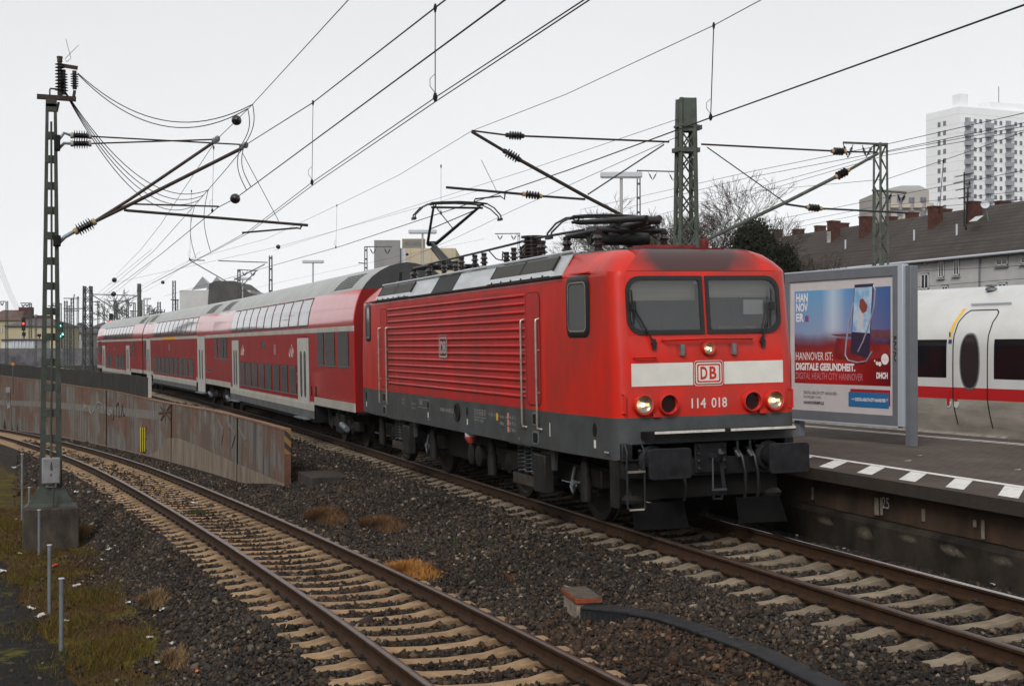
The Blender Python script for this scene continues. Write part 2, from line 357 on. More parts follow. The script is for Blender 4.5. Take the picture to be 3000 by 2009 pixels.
def track(label, yf, zf, x0, x1, phase, cant, mat, tops, nparts, zoff=0.):
    t = thing('railway_track', label, 'railway track')
    rail_object(t, yf, zf, -.753, x0, x1, 1.0, tops[0], cant); rail_object(t, yf, zf, .753, x0, x1, 1.0, tops[1], cant)
    proto = sleeper_mesh('sleeper', mat); proto.parent = t
    f0 = fastening_mesh().build('rail_fastening', CLIP, proto, smooth=30)
    xs = []; x = phase
    while x < x1: x += .6
    while x > x0:
        if x <= x1 - .2: xs.append(x)
        x -= .6
    far = MB(); pv = [v.co.copy() for v in proto.data.vertices]; pf = [tuple(p.vertices) for p in proto.data.polygons]
    for i, x in enumerate(xs):
        mt = Matrix.Translation((x, float(yf(x)), float(zf(x)))) @ Matrix.Rotation(heading(yf, x) + random.gauss(0, .006), 4, 'Z') @ Matrix.Rotation(math.atan(cant), 4, 'X')
        if i < nparts:
            o = proto if i == 0 else proto.copy()
            if i: COL.objects.link(o); o.parent = t
            o.matrix_basis = mt
            for k, s in enumerate((-.753, .753)):
                f = f0 if (i == 0 and k == 0) else f0.copy()
                if not (i == 0 and k == 0): COL.objects.link(f); f.parent = o
                f.location = (0, s, 0)
        else:
            far.add([mt @ v for v in pv], pf)
    if far.v: far.build('sleepers', mat, t, smooth=25)['kind'] = 'stuff'
    return xs
xs_main = track('straight railway track under the red train, grey sleepers and a polished right rail', ym, lambda x: 0.0, -120, 17, 10.06, math.tan(CANT), SLEEPG, (RAILB, RAILT), 100)
xs_left = track('curving railway track with sandy sleepers descending along the stained concrete wall', yl, zl, -62, 19, 14.15, 0.0, SLEEPW, (RAILB, RAILB), 100)
for ob in [o for o in bpy.data.objects if o.get('kind') == 'stuff']: pass

# ------------------------------------------------------------------ ballast stones (uncountable: one object)
def ballast():
    N = 1300000
    x = rng.uniform(-48, 17, N); y = rng.uniform(-9.5, 2.2, N)
    dx = x - CLOC[0]; dy = y - CLOC[1]
    D = dx * _fw[0] + dy * _fw[1]; lat = dx * _rt[0] + dy * _rt[1]
    z = zg(x, y); u = CW / 2 + CF * lat / D; v = CH / 2 + CF * CPIT - CF * (z - CLOC[2]) / D
    L = yl(x); offl = L - y; offm = y - ym(x)
    k = (u > -60) & (u < 3060) & (v < 2080)
    dens = np.interp(D, [10, 20, 30, 45, 75], [560, 480, 230, 80, 20])
    k &= rng.random(N) < dens * 65 * 11.7 / N
    edge = 2.05 + .35 * (np.sin(x * 1.7) * .5 + np.sin(x * 4.1 + 1) * .3 + np.sin(x * .6 + 2) * .6) + np.interp(x, [5, 12], [.35, 0])
    k &= ~((offl > edge) & (rng.random(N) > .10 * np.exp(-(offl - edge) * 1.2)))
    k &= ~((y > ym(x) + 1.75))
    k &= ~((x < WX + .2) & (np.abs(y - ywall(x)) < .28))
    for yf, xs, zf in ((ym, xs_main, 0), (yl, xs_left, 1)):
        oy = y - yf(x); h = (yf(x + .5) - yf(x - .5)); xc = x + h * oy
        ph = (xc - xs[0] + .3) % .6 - .3
        on = (np.abs(oy) < 1.29) & (np.abs(ph) < .135)
        k &= ~(on & (rng.random(N) > .018)); k &= ~(np.abs(np.abs(oy) - .753) < .11)
    x, y, z, D = x[k], y[k], z[k], D[k]; n = len(x)
    base = np.array([(-1, -1, -1), (1, -1, -1), (1, 1, -1), (-1, 1, -1), (-1, -1, 1), (1, -1, 1), (1, 1, 1), (-1, 1, 1)], float) * .58
    P = base[None] * (1 + rng.uniform(-.52, .52, (n, 8, 3)))
    size = rng.lognormal(math.log(.0235), .34, n)
    sc = size[:, None] * rng.uniform(.6, 1.35, (n, 3)) * np.array([1.15, 1.0, .72]) * np.interp(D, [10, 30, 60], [1.0, 1.15, 2.0])[:, None]
    P = P * sc[:, None, :]
    q = rng.normal(size=(n, 4)); q[:, 1:3] *= .55; q /= np.linalg.norm(q, axis=1)[:, None]; a, b, c, d = q.T
    Rm = np.stack([np.stack([1 - 2 * (c * c + d * d), 2 * (b * c - a * d), 2 * (b * d + a * c)], -1), np.stack([2 * (b * c + a * d), 1 - 2 * (b * b + d * d), 2 * (c * d - a * b)], -1), np.stack([2 * (b * d - a * c), 2 * (c * d + a * b), 1 - 2 * (b * b + c * c)], -1)], 1)
    P = np.einsum('nij,nkj->nki', Rm, P)
    P += np.stack([x, y, z + rng.uniform(-.014, .024, n)], -1)[:, None, :]
    F = np.array([(0, 3, 2, 1), (4, 5, 6, 7), (0, 1, 5, 4), (1, 2, 6, 5), (2, 3, 7, 6), (3, 0, 4, 7)])
    Fa = (F[None] + (np.arange(n) * 8)[:, None, None]).reshape(-1)
    me = bpy.data.meshes.new('ballast_stones'); me.vertices.add(n * 8); me.loops.add(n * 24); me.polygons.add(n * 6)
    me.vertices.foreach_set('co', P.reshape(-1).astype(np.float32)); me.loops.foreach_set('vertex_index', Fa.astype(np.int32))
    me.polygons.foreach_set('loop_start', np.arange(0, n * 24, 4, dtype=np.int32)); me.update(calc_edges=True)
    pal = np.array([(.048, .044, .042), (.070, .062, .056), (.034, .031, .030), (.088, .068, .050), (.105, .066, .042), (.062, .057, .058), (.17, .145, .115), (.32, .285, .24)])
    ci = rng.choice(8, n, p=[.20, .18, .17, .12, .09, .125, .09, .025]); col = pal[ci] * rng.uniform(.65, 1.3, (n, 1))
    # rusty brake-dust browns nearer the left track
    warm = np.clip(1 - np.abs(y - yl(x)) / 1.6, 0, 1)[:, None] * .35; col = col * (1 - warm) + col * np.array([1.25, .9, .68]) * warm
    col = col * np.array([1.0, .91, .83]) * .60
    pat = .5 * np.sin(x * .83 + 1.7 * np.sin(y * .9 + .4)) + .3 * np.sin(x * 2.3 + y * 1.9) + .2 * np.sin(x * 4.1 - y * 3.3 + 1); col = col * (1 + .22 * pat)[:, None]; dst = (np.clip(pat, 0, 1) * .35)[:, None]; col = col * (1 - dst) + np.array([.060, .047, .036]) * dst
    brn = (sst(9.5, 11.5, x) * sst(-4.6, -3.8, y) * (1 - sst(-2.4, -1.9, y)) * .75)[:, None]; col = col * (1 - brn) + col * np.array([1.12, .86, .70]) * brn
    ca = np.concatenate([np.repeat(col, 8, 0), np.ones((n * 8, 1))], 1).astype(np.float32)
    at_ = me.color_attributes.new('stone', 'FLOAT_COLOR', 'POINT'); at_.data.foreach_set('color', ca.reshape(-1))
    m = bpy.data.materials.new('ballast_stone'); m.use_nodes = True; t = m.node_tree; b_ = t.nodes['Principled BSDF']; b_.inputs['Roughness'].default_value = .8; b_.inputs['Specular IOR Level'].default_value = .14
    an = t.nodes.new('ShaderNodeAttribute'); an.attribute_name = 'stone'; t.links.new(an.outputs['Color'], b_.inputs['Base Color'])
    me.materials.append(m); o = bpy.data.objects.new('ballast_stones', me); COL.objects.link(o); o['kind'] = 'stuff'
    print('stones', n)
ballast()

# ------------------------------------------------------------------ retaining wall and panel fence on it
def wall_material():
    m = bpy.data.materials.new('stained_concrete_wall'); m.use_nodes = True; n = m.node_tree; L = n.links.new; b = n.nodes['Principled BSDF']; b.inputs['Roughness'].default_value = .85; b.inputs['Specular IOR Level'].default_value = .15
    tc = n.nodes.new('ShaderNodeTexCoord').outputs['Object']
    def noise(scale, s, d=6, r=.65):
        mp = n.nodes.new('ShaderNodeMapping'); mp.inputs['Scale'].default_value = scale; L(tc, mp.inputs[0])
        q = n.nodes.new('ShaderNodeTexNoise'); q.inputs['Scale'].default_value = s; q.inputs['Detail'].default_value = d; q.inputs['Roughness'].default_value = r; L(mp.outputs[0], q.inputs['Vector']); return q.outputs['Fac']
    def ramp(f, *st):
        q = n.nodes.new('ShaderNodeValToRGB'); L(f, q.inputs[0]); e = q.color_ramp.elements
        while len(e) < len(st): e.new(.5)
        for i, (p, c) in enumerate(st): e[i].position = p; e[i].color = (*c, 1)
        return q.outputs[0]
    def mix(f, a, c, mode='MIX'):
        q = n.nodes.new('ShaderNodeMix'); q.data_type = 'RGBA'; q.blend_type = mode
        if isinstance(f, float): q.inputs[0].default_value = f
        else: L(f, q.inputs[0])
        L(a, q.inputs[6]); L(c, q.inputs[7]); return q.outputs[2]
    rust = ramp(noise((1, 1, .25), .55, 5), (.35, (.135, .074, .052)), (.5, (.165, .102, .077)), (.62, (.12, .095, .08)))
    streak = ramp(noise((3, 3, .12), 1.1, 8, .7), (.38, (.075, .062, .054)), (.5, (.165, .148, .132)), (.66, (.24, .225, .21)))
    fac = ramp(noise((.45, .45, .7), .8, 4), (.46, (0, 0, 0)), (.56, (1, 1, 1)))
    col = mix(fac, rust, streak)
    col = mix(.55, col, ramp(noise((4, 4, .25), 2.5, 7), (.3, (.35, .33, .32)), (.62, (1, 1, 1))), 'MULTIPLY')
    L(col, b.inputs['Base Color'])
    bp = n.nodes.new('ShaderNodeBump'); bp.inputs['Strength'].default_value = .25; bp.inputs['Distance'].default_value = .02; L(noise((6, 6, 2), 5), bp.inputs['Height']); L(bp.outputs[0], b.inputs['Normal'])
    return m
WALLM = wall_material()
CONCB = M('pale_wall_footing', (.24, .195, .15), .85, var=.3, vs=2.5, bump=.3, bs=20, col2=(.13, .10, .078), stretch=(2, 2, .3))
RUSTCAP = M('rusty_wall_coping', (.21, .12, .075), .7, var=.3, vs=5)
BANDM = M('grey_wall_band', (.20, .185, .165), .8, var=.3, vs=3, stretch=(2, 2, .4), col2=(.12, .11, .10))
wt = thing('retaining_wall', 'long rust-stained concrete retaining wall with graffiti beside the curving track', 'wall')
wxs = np.concatenate([np.arange(-90, -12, 2.0), [-11, -9.5, WX]])
def wtop(x): return .62 + .03 * math.sin(x * .3)
def wband(x, k): # stepped construction joints that follow the ramp
    return float(zl(x)) + k
def ftop(x): return float(np.interp(x, [-27, -23.6, -14, -7.6], [float(zl(-27)) - .2, -.45, -.6, -.66])) if x > -27 else float(zl(x)) - .2
def wall_strip(name, mat, f0, f1, y0, y1, par=wt):
    mb = MB(); rs = []
    for x in wxs:
        y = float(ywall(x)); a, b = f0(x), f1(x)
        rs.append([(x, y + y0, a), (x, y + y1, a), (x, y + y1, b), (x, y + y0, b)])
    mb.rings(rs, 0, True, True, True); return mb.build(name, mat, par, smooth=20)
wall_strip('wall_face', WALLM, lambda x: ftop(x), wtop, 0, .14)
wall_strip('footing', CONCB, lambda x: float(zl(x)) - .9, lambda x: ftop(x), -.02, .16)
wall_strip('coping', RUSTCAP, wtop, lambda x: wtop(x) + .04, -.015, .15)
mb = MB(); rs = []
for x in np.arange(-88, -24, 2.0):
    y = float(ywall(x)); k = min(1, (x + 88) / 64); zb = float(zl(x)) + 1.12 + .3 * (1 - k)
    rs.append([(x, y - .006, zb), (x, y + .02, zb), (x, y + .02, zb + .32), (x, y - .006, zb + .32)])
mb.rings(rs, 0, True, True, True); mb.build('concrete_band', BANDM, wt)
# expansion joints and the striped end of the wall
mb = MB()
for x in (-13.0, -23.4, -38.0, -57): mb.bx(x - .014, x + .014, float(ywall(x)) - .04, float(ywall(x)) + .05, float(zl(x)) - .4, wtop(x))
mb.build('expansion_joint', BLACK, wt)
def hazard_mat():
    m = bpy.data.materials.new('hazard_stripes'); m.use_nodes = True; n = m.node_tree; b = n.nodes['Principled BSDF']; b.inputs['Roughness'].default_value = .7
    wv = n.nodes.new('ShaderNodeTexWave'); wv.inputs['Scale'].default_value = 2.2; wv.bands_direction = 'DIAGONAL'; wv.inputs['Distortion'].default_value = .4
    tc = n.nodes.new('ShaderNodeTexCoord'); n.links.new(tc.outputs['Object'], wv.inputs['Vector'])
    rp = n.nodes.new('ShaderNodeValToRGB'); rp.color_ramp.interpolation = 'CONSTANT'; rp.color_ramp.elements[1].position = .5
    rp.color_ramp.elements[0].color = (.035, .022, .015, 1); rp.color_ramp.elements[1].color = (.20, .115, .022, 1)
    n.links.new(wv.outputs['Fac'], rp.inputs[0]); n.links.new(rp.outputs[0], b.inputs['Base Color']); return m
yw = float(ywall(WX)); mb = MB(); mb.bx(WX, WX + .012, yw - .005, yw + .145, float(zl(WX)) + .75, wtop(WX)); mb.build('hazard_panel', hazard_mat(), wt)
mb = MB(); mb.bx(WX, WX + .012, yw - .005, yw + .145, float(zl(WX)) - .1, float(zl(WX)) + .748); mb.build('end_face', M('rusty_end_face', (.105, .055, .036), .8, var=.4, vs=4), wt)
# graffiti strokes on the wall
def stroke(pts, w_, name, mat, lab=None):
    mb = MB()
    for (x0, z0), (x1, z1) in zip(pts[:-1], pts[1:]):
        a = Vector((x0, float(ywall(x0)) - .008, z0)); b = Vector((x1, float(ywall(x1)) - .008, z1)); mb.bar(a, b, .004, w_, up=(0, 1, 0)) if False else mb.bar(a, b, w_, .006, up=(0, 1, 0))
    return mb.build(name, mat, wt)
GY = M('graffiti_yellow', (.62, .50, .02), .6); GW = M('graffiti_pale', (.26, .25, .25), .7); GD = M('graffiti_dark', (.03, .025, .025), .6)
def graffiti(u0, v0, u1, v1, fn, name, mat, w_):
    # strokes laid out on the wall face, metres along and up the wall
    a = [atw(u0, v0), atw(u1, v1)]; fn(a, name, mat, w_)
def atw(u, v):
    d = ray(u, 1000); lo, hi = 20., 120.
    for _ in range(60):
        m_ = (lo + hi) / 2; P = CLOC + d * m_
        if P[1] - float(ywall(P[0])) > 0: hi = m_
        else: lo = m_
    P = CLOC + ray(u, v) * m_; return float(P[0]), float(P[2])
mb = MB()
for i in range(3):
    u = 415 + i * 6; pts = [atw(u, v) for v in (1252, 1275, 1300, 1322)]
    for (x0, z0), (x1, z1) in zip(pts[:-1], pts[1:]): mb.bar((x0, float(ywall(x0)) - .03, z0), (x1, float(ywall(x1)) - .03, z1), .26, .012, up=(0, 1, 0))
mb.build('graffiti', GY, wt)['label'] = 'yellow graffiti letters low on the wall'
def tagmark(lst, mat, w_):
    mb = MB()
    for pl in lst:
        pts = [atw(*q) for q in pl]
        for (x0, z0), (x1, z1) in zip(pts[:-1], pts[1:]): mb.bar((x0, float(ywall(x0)) - .016, z0), (x1, float(ywall(x1)) - .016, z1), w_, .012, up=(0, 1, 0))
    return mb.build('graffiti', mat, wt)
tagmark([[(418, 1251), (424, 1258), (430, 1251)], [(414, 1288), (430, 1284)], [(415, 1318), (424, 1324), (430, 1318)]], GD, .06)
tagmark([[(343, 1222), (343, 1186), (349, 1180), (351, 1222)], [(357, 1220), (359, 1184), (363, 1216), (367, 1216)], [(333, 1230), (335, 1200)]], GD, .09)
tagmark([[(283, 1196), (285, 1182), (290, 1176), (296, 1182), (293, 1193), (286, 1197)], [(299, 1180), (301, 1200), (306, 1184), (309, 1201), (313, 1184)], [(262, 1192), (264, 1206), (270, 1212), (275, 1203), (274, 1190)], [(247, 1178), (249, 1196), (255, 1190), (249, 1186)], [(318, 1205), (324, 1200), (328, 1208), (322, 1216), (317, 1210)]], GW, .045)
tagmark([[(470, 1190), (500, 1228)], [(500, 1186), (472, 1230)], [(466, 1210), (506, 1204)], [(480, 1184), (486, 1234)]], M('graffiti_rust', (.085, .045, .033), .7), .07)
tagmark([[(640, 1230), (655, 1260), (650, 1300)], [(672, 1240), (690, 1270), (680, 1310)], [(700, 1250), (720, 1290)], [(620, 1245), (632, 1330)]], M('graffiti_faint', (.17, .15, .14), .7), .08)
tagmark([[(18, 1142), (30, 1142), (30, 1185), (22, 1190), (18, 1142)], [(24, 1140), (25, 1188)]], GW, .35)
# fence of dark panels standing on the wall
ft = thing('panel_fence', 'dark weathered panel fence standing on top of the retaining wall', 'fence')
FENM = M('dark_fence_panel', (.050, .047, .042), .8, var=.45, vs=3, stretch=(3, 3, .3), col2=(.022, .021, .02))
fx = np.arange(-90, -30.5, 2.2)
for i, x in enumerate(fx):
    x1 = x + 2.17; mb = MB()
    ya, yb = float(ywall(x)) + .07, float(ywall(x1)) + .07; za = 1.42 + .02 * math.sin(i * 1.3)
    mb.add([(x, ya - .03, .665), (x1, yb - .03, .665), (x1, yb + .03, .665), (x, ya + .03, .665), (x, ya - .03, za), (x1, yb - .03, za), (x1, yb + .03, za), (x, ya + .03, za)], [(0, 3, 2, 1), (4, 5, 6, 7), (0, 1, 5, 4), (1, 2, 6, 5), (2, 3, 7, 6), (3, 0, 4, 7)])
    mb.build('fence_panel', FENM, ft, smooth=0)
xe = fx[-1] + 2.2; mb = MB(); mb.bx(xe, xe + .06, float(ywall(xe)) + .04, float(ywall(xe)) + .16, .66, 1.47); mb.build('end_post', M('pale_post', (.36, .35, .33), .6), ft)
mb = MB(); p0 = atw(706, 1390); mb.bx(WX + .05, WX + 1.7, yw + .3, yw + 1.2, -1.0, -.36); 
tag(mb.build('concrete_slab', M('dark_slab', (.042, .034, .029), .85, var=.35, vs=3, bump=.3), None, bevel=.02), 'low dark concrete slab in the ballast at the free end of the wall', 'slab')

# ------------------------------------------------------------------ platform
def paving_mat(name, c1, c2, cm, sx, sy, rot=0.):
    m = bpy.data.materials.new(name); m.use_nodes = True; n = m.node_tree; L = n.links.new; b = n.nodes['Principled BSDF']; b.inputs['Roughness'].default_value = .85; b.inputs['Specular IOR Level'].default_value = .12
    tc = n.nodes.new('ShaderNodeTexCoord'); mp = n.nodes.new('ShaderNodeMapping'); mp.inputs['Rotation'].default_value = (0, 0, rot); L(tc.outputs['Object'], mp.inputs[0])
    br = n.nodes.new('ShaderNodeTexBrick'); br.inputs['Scale'].default_value = 1; br.inputs['Brick Width'].default_value = sx; br.inputs['Row Height'].default_value = sy; br.inputs['Mortar Size'].default_value = .006
    br.inputs['Color1'].default_value = (*c1, 1); br.inputs['Color2'].default_value = (*c2, 1); br.inputs['Mortar'].default_value = (*cm, 1); L(mp.outputs[0], br.inputs['Vector'])
    nz = n.nodes.new('ShaderNodeTexNoise'); nz.inputs['Scale'].default_value = .9; nz.inputs['Detail'].default_value = 8; nz.inputs['Roughness'].default_value = .7; L(tc.outputs['Object'], nz.inputs['Vector'])
    mr_ = n.nodes.new('ShaderNodeMapRange'); mr_.inputs[1].default_value = .3; mr_.inputs[2].default_value = .7; mr_.inputs[3].default_value = .7; mr_.inputs[4].default_value = 1.2; L(nz.outputs['Fac'], mr_.inputs[0])
    mx = n.nodes.new('ShaderNodeMix'); mx.data_type = 'RGBA'; mx.blend_type = 'MULTIPLY'; mx.inputs[0].default_value = 1; L(br.outputs['Color'], mx.inputs[6]); L(mr_.outputs[0], mx.inputs[7]); L(mx.outputs[2], b.inputs['Base Color'])
    bp = n.nodes.new('ShaderNodeBump'); bp.inputs['Strength'].default_value = .3; bp.inputs['Distance'].default_value = .01; L(br.outputs['Fac'], bp.inputs['Height']); bp.invert = True; L(bp.outputs[0], b.inputs['Normal'])
    return m
PZ = .80; ICE_ANG = R(5.7); ICE_P = (1.69, 10.04)
def pfar(x): return 8.85 + (x - 4.09) * math.tan(R(6.0))
def pnear(x): return float(ym(x)) + (2.0 if x < 2 else 2.0 - .025 * (x - 2))
pxs = list(np.arange(-62, 24.1, 2.0))
mb = MB(); rs = [[(x, pnear(x), PZ - .16), (x, max(pnear(x) + .1, pfar(x)), PZ - .16), (x, max(pnear(x) + .1, pfar(x)), PZ), (x, pnear(x), PZ)] for x in pxs]; mb.rings(rs, 0, True, True, True)
# top surface = paving, side = coping concrete
for i in range(len(pxs) - 1): mb.m[i * 4 + 2] = 1
PAV = paving_mat('platform_paving', (.102, .084, .072), (.080, .065, .055), (.036, .029, .025), .2, .1)
COPE = M('dark_mossy_coping', (.045, .037, .030), .85, var=.35, vs=4, bump=.4, bs=30, col2=(.035, .028, .022))
pl = mb.build('platform', [COPE, PAV], smooth=0); pl['kind'] = 'structure'
mb = MB(); rs = [[(x, pnear(x) + .004, PZ + .004), (x, pnear(x) + 1.02, PZ + .004)] for x in pxs]; mb.rings(rs, 0, False); o = mb.build('platform_edge_slabs', paving_mat('edge_slab', (.080, .063, .052), (.062, .049, .040), (.022, .018, .015), 1.0, 3.0), smooth=0); o['kind'] = 'structure'
PWHITE = M('worn_white_paint', (.74, .73, .70), .6, var=.12, vs=14, col2=(.52, .50, .47))
mb = MB(); yc = .765
rs = [[(x, pnear(x) + 1.02, PZ + .008), (x, pnear(x) + 1.17, PZ + .008)] for x in pxs if x > -45]; mb.rings(rs, 0, False)
blk = [2415, 2545, 2665, 2800, 2958]
bl = [atz(u, 1365 + (u - 2415) * .135, PZ).x for u in blk]
for k in range(-14, 12):
    xc = 7.24 + 1.02 * k
    if xc < 22: mb.add([(xc - .18, pnear(xc) + .19, PZ + .008), (xc + .18, pnear(xc) + .19, PZ + .008), (xc + .18 - .92, pnear(xc) + 1.022, PZ + .0085), (xc - .18 - .92, pnear(xc) + 1.022, PZ + .0085)], [(0, 1, 2, 3)])
for o_1, w_1 in ((-.92, .10), (-1.12, .07)): 
    rs = [[(x, pfar(x) + o_1, PZ + .008), (x, pfar(x) + o_1 + w_1, PZ + .008)] for x in pxs if x > -30]; mb.rings(rs, 0, False)
o = mb.build('platform_markings', PWHITE, smooth=0); o['kind'] = 'structure'
pw_ = thing('platform_wall', 'dark stained platform edge wall of concrete slabs beside the right rail', 'wall')
WALLD = M('platform_wall_panel', (.080, .050, .032), .85, vs=1.6, stretch=(1, 1, .6), bump=.35, bs=18, col2=(.038, .027, .020))
mb = MB()
for i, x in enumerate(np.arange(-40, 23, 1.9)):
    mb.bx(x, x + 1.86, pnear(x) + .20, pnear(x) + .45, .22, PZ - .16)
mb.build('slab_row', WALLD, pw_, smooth=0, bevel=.012)
mb = MB(); rs = [[(x, pnear(x) + .12, -.35), (x, pnear(x) + .5, -.35), (x, pnear(x) + .5, .215), (x, pnear(x) + .17, .215), (x, pnear(x) + .12, .15)] for x in pxs]; mb.rings(rs, 0, True, True, True); mb.build('plinth', M('plinth_concrete', (.042, .034, .025), .85, vs=1.5, stretch=(1, 1, .8), bump=.4, bs=14, col2=(.012, .010, .008)), pw_)
LIME = M('lime_streak', (.17, .15, .12), .8, var=.3, vs=8)
mb = MB()
for u, v0, v1, wd in [(2412, 1425, 1462, .05), (2610, 1455, 1506, .09), (2625, 1455, 1506, .05), (2754, 1488, 1524, .06), (2912, 1520, 1540, .05), (2937, 1520, 1575, .05)]:
    P0 = aty(u, v0, 2.25); P1 = aty(u, v1, 2.25)
    mb.bx(P0.x - wd / 2, P0.x + wd / 2, pnear(P0.x) + .185, pnear(P0.x) + .198, P1.z, min(P0.z, PZ - .17))
mb.build('lime_streak', LIME, pw_)
def stain_mat():
    m = bpy.data.materials.new('water_stain'); m.use_nodes = True; n = m.node_tree; L = n.links.new; b = n.nodes['Principled BSDF']; b.inputs['Roughness'].default_value = .9; b.inputs['Base Color'].default_value = (.20, .17, .12, 1)
    tc = n.nodes.new('ShaderNodeTexCoord'); mp = n.nodes.new('ShaderNodeMapping'); mp.inputs['Location'].default_value = (-1, -1, -1); mp.inputs['Scale'].default_value = (2, 2, 2); g = n.nodes.new('ShaderNodeTexGradient'); g.gradient_type = 'SPHERICAL'; L(tc.outputs['Generated'], mp.inputs[0]); L(mp.outputs[0], g.inputs[0])
    nz = n.nodes.new('ShaderNodeTexNoise'); nz.inputs['Scale'].default_value = 14; nz.inputs['Detail'].default_value = 6; L(tc.outputs['Object'], nz.inputs['Vector']); mu = n.nodes.new('ShaderNodeMath'); mu.operation = 'MULTIPLY'; L(g.outputs['Fac'], mu.inputs[0]); L(nz.outputs['Fac'], mu.inputs[1]); m2 = n.nodes.new('ShaderNodeMath'); m2.operation = 'MULTIPLY'; m2.inputs[1].default_value = 1.1; m2.use_clamp = True; L(mu.outputs[0], m2.inputs[0]); L(m2.outputs[0], b.inputs['Alpha']); return m
STM = stain_mat()
for u0, v0, u1, v1 in ((2402, 1481, 2436, 1548), (2530, 1503, 2546, 1590), (2660, 1535, 2682, 1595), (2768, 1553, 2840, 1643), (2945, 1585, 2966, 1665)):
    A, B = aty(u0, v0, 2.0), aty(u1, v1, 2.0); mb = MB(); k_ = 8; rs = []
    for i in range(k_ + 1):
        t = i / k_; xx = A.x + (B.x - A.x) * t ** 1.6; zz = A.z + (B.z - A.z) * t; wd = .10 + .22 * t * (1 - .4 * t); rs.append([(xx - wd, pnear(xx) + .112, min(zz, .14)), (xx + wd, pnear(xx) + .112, min(zz, .14))])
    mb.rings(rs, 0, False); mb.build('water_stain', STM, pw_, smooth=30)
P0 = aty(2634, 1487, 2.24); lettering([('25', (P0.x - .07, pnear(P0.x) + .193, P0.z), (1, 0, 0), (0, 0, 1), .16, .15, 0, 0)], 'chalk_number', DIMW, pw_)

# paved path in the lower left corner
mb = MB()
e = [(13.5, -7.75), (8.6, -7.95), (4, -8.45), (0, -8.85), (-6, -9.4), (-16, -10.6)]
for (xa, ya), (xb, yb) in zip(e[:-1], e[1:]):
    n_ = 22
    for i in range(n_):
        t0, t1 = i / n_, (i + 1) / n_; x0, x1 = xa + (xb - xa) * t0, xa + (xb - xa) * t1; y0, y1 = ya + (yb - ya) * t0, ya + (yb - ya) * t1
        y0 += .10 * math.sin(x0 * 2.1) - .25; y1 += .10 * math.sin(x1 * 2.1) - .25
        mb.add([(x0, y0, float(zg(x0, y0)) + .012), (x1, y1, float(zg(x1, y1)) + .012), (x1, -14, float(zg(x1, y1)) + .05), (x0, -14, float(zg(x0, y0)) + .05)], [(0, 1, 2, 3)])
def mossy_paving():
    m = paving_mat('mossy_paving', (.0125, .0115, .011), (.009, .0085, .008), (.004, .004, .0035), .9, .22, R(90)); n = m.node_tree; L = n.links.new; b = n.nodes['Principled BSDF']
    src = b.inputs['Base Color'].links[0].from_socket
    tc = n.nodes.new('ShaderNodeTexCoord'); nz = n.nodes.new('ShaderNodeTexNoise'); nz.inputs['Scale'].default_value = 1.5; nz.inputs['Detail'].default_value = 8; nz.inputs['Roughness'].default_value = .7; L(tc.outputs['Object'], nz.inputs['Vector'])
    rp = n.nodes.new('ShaderNodeValToRGB'); rp.color_ramp.elements[0].position = .55; rp.color_ramp.elements[1].position = .63; L(nz.outputs['Fac'], rp.inputs[0])
    mx = n.nodes.new('ShaderNodeMix'); mx.data_type = 'RGBA'; mx.inputs[7].default_value = (.075, .068, .004, 1); L(rp.outputs[0], mx.inputs[0]); L(src, mx.inputs[6]); L(mx.outputs[2], b.inputs['Base Color']); return m
o = mb.build('path', mossy_paving(), smooth=30); o['kind'] = 'structure'

# ------------------------------------------------------------------ the red electric locomotive
loco = thing('locomotive', 'red electric locomotive with lit headlights and two roof pantographs at the head of the train', 'locomotive', (0, 0, 0), (CANT, 0, 0))
def outline(X, Yf, Ym, r, z):
    q = [(X, y) for y in (0, .030, .30, .60, .90)] + [(X, min(1.13, Yf - r - .02))]
    q += [(X - r + r * math.sin(a), Yf - r + r * math.cos(a)) for a in [R(90 - 90 * i / 6) for i in range(7)]]
    q += [(5.9, Ym), (4.0, Ym), (0, Ym)]
    h = q + [(-x, y) for x, y in q[-2::-1]]
    return [(x, y, z) for x, y in h] + [(x, -y, z) for x, y in h[-2:0:-1]]
def loft(levels, mi=0):
    mb = MB(); rs = [outline(*l) for l in levels]; mb.rings(rs, mi); return mb, len(rs[0])
# grey skirt
mb, n = loft([(7.70, 1.37, 1.485, .22, 1.05), (7.70, 1.37, 1.485, .22, 1.612)])
mb.face([p for p in outline(7.70, 1.37, 1.485, .22, 1.05)][::-1]); mb.build('skirt', GREYD, loco)
# red body with two windscreen openings at each end
LV = [(7.70, 1.37, 1.485, .22, 1.612), (7.70, 1.37, 1.485, .22, 2.34), (7.635, 1.37, 1.485, .22, 2.73), (7.56, 1.36, 1.485, .23, 3.50), (7.55, 1.36, 1.485, .23, 3.575),
      (7.525, 1.34, 1.458, .25, 3.62), (7.45, 1.27, 1.397, .28, 3.72), (7.34, 1.17, 1.337, .30, 3.82), (7.17, 1.06, 1.295, .32, 3.89)]
mb, n = loft(LV)
kill = set()
q = outline(*LV[2])
for k in range(n):
    a, b = q[k], q[(k + 1) % n]
    if abs(a[0]) > 7.6 and abs(b[0]) > 7.6 and a[0] * b[0] > 0 and .029 < min(abs(a[1]), abs(b[1])) and max(abs(a[1]), abs(b[1])) < 1.131: kill.add(2 * n + k)
mb.f = [f for i, f in enumerate(mb.f) if i not in kill]; mb.m = [0] * len(mb.f)
mb.build('body_shell', RED, loco, smooth=32)
mb, n = loft([LV[-1], (6.9, .93, 1.16, .3, 3.925), (6.4, .7, .8, .3, 3.95)], 0); mb.face(outline(6.4, .7, .8, .3, 3.95)); mb.build('roof', ROOFL, loco)
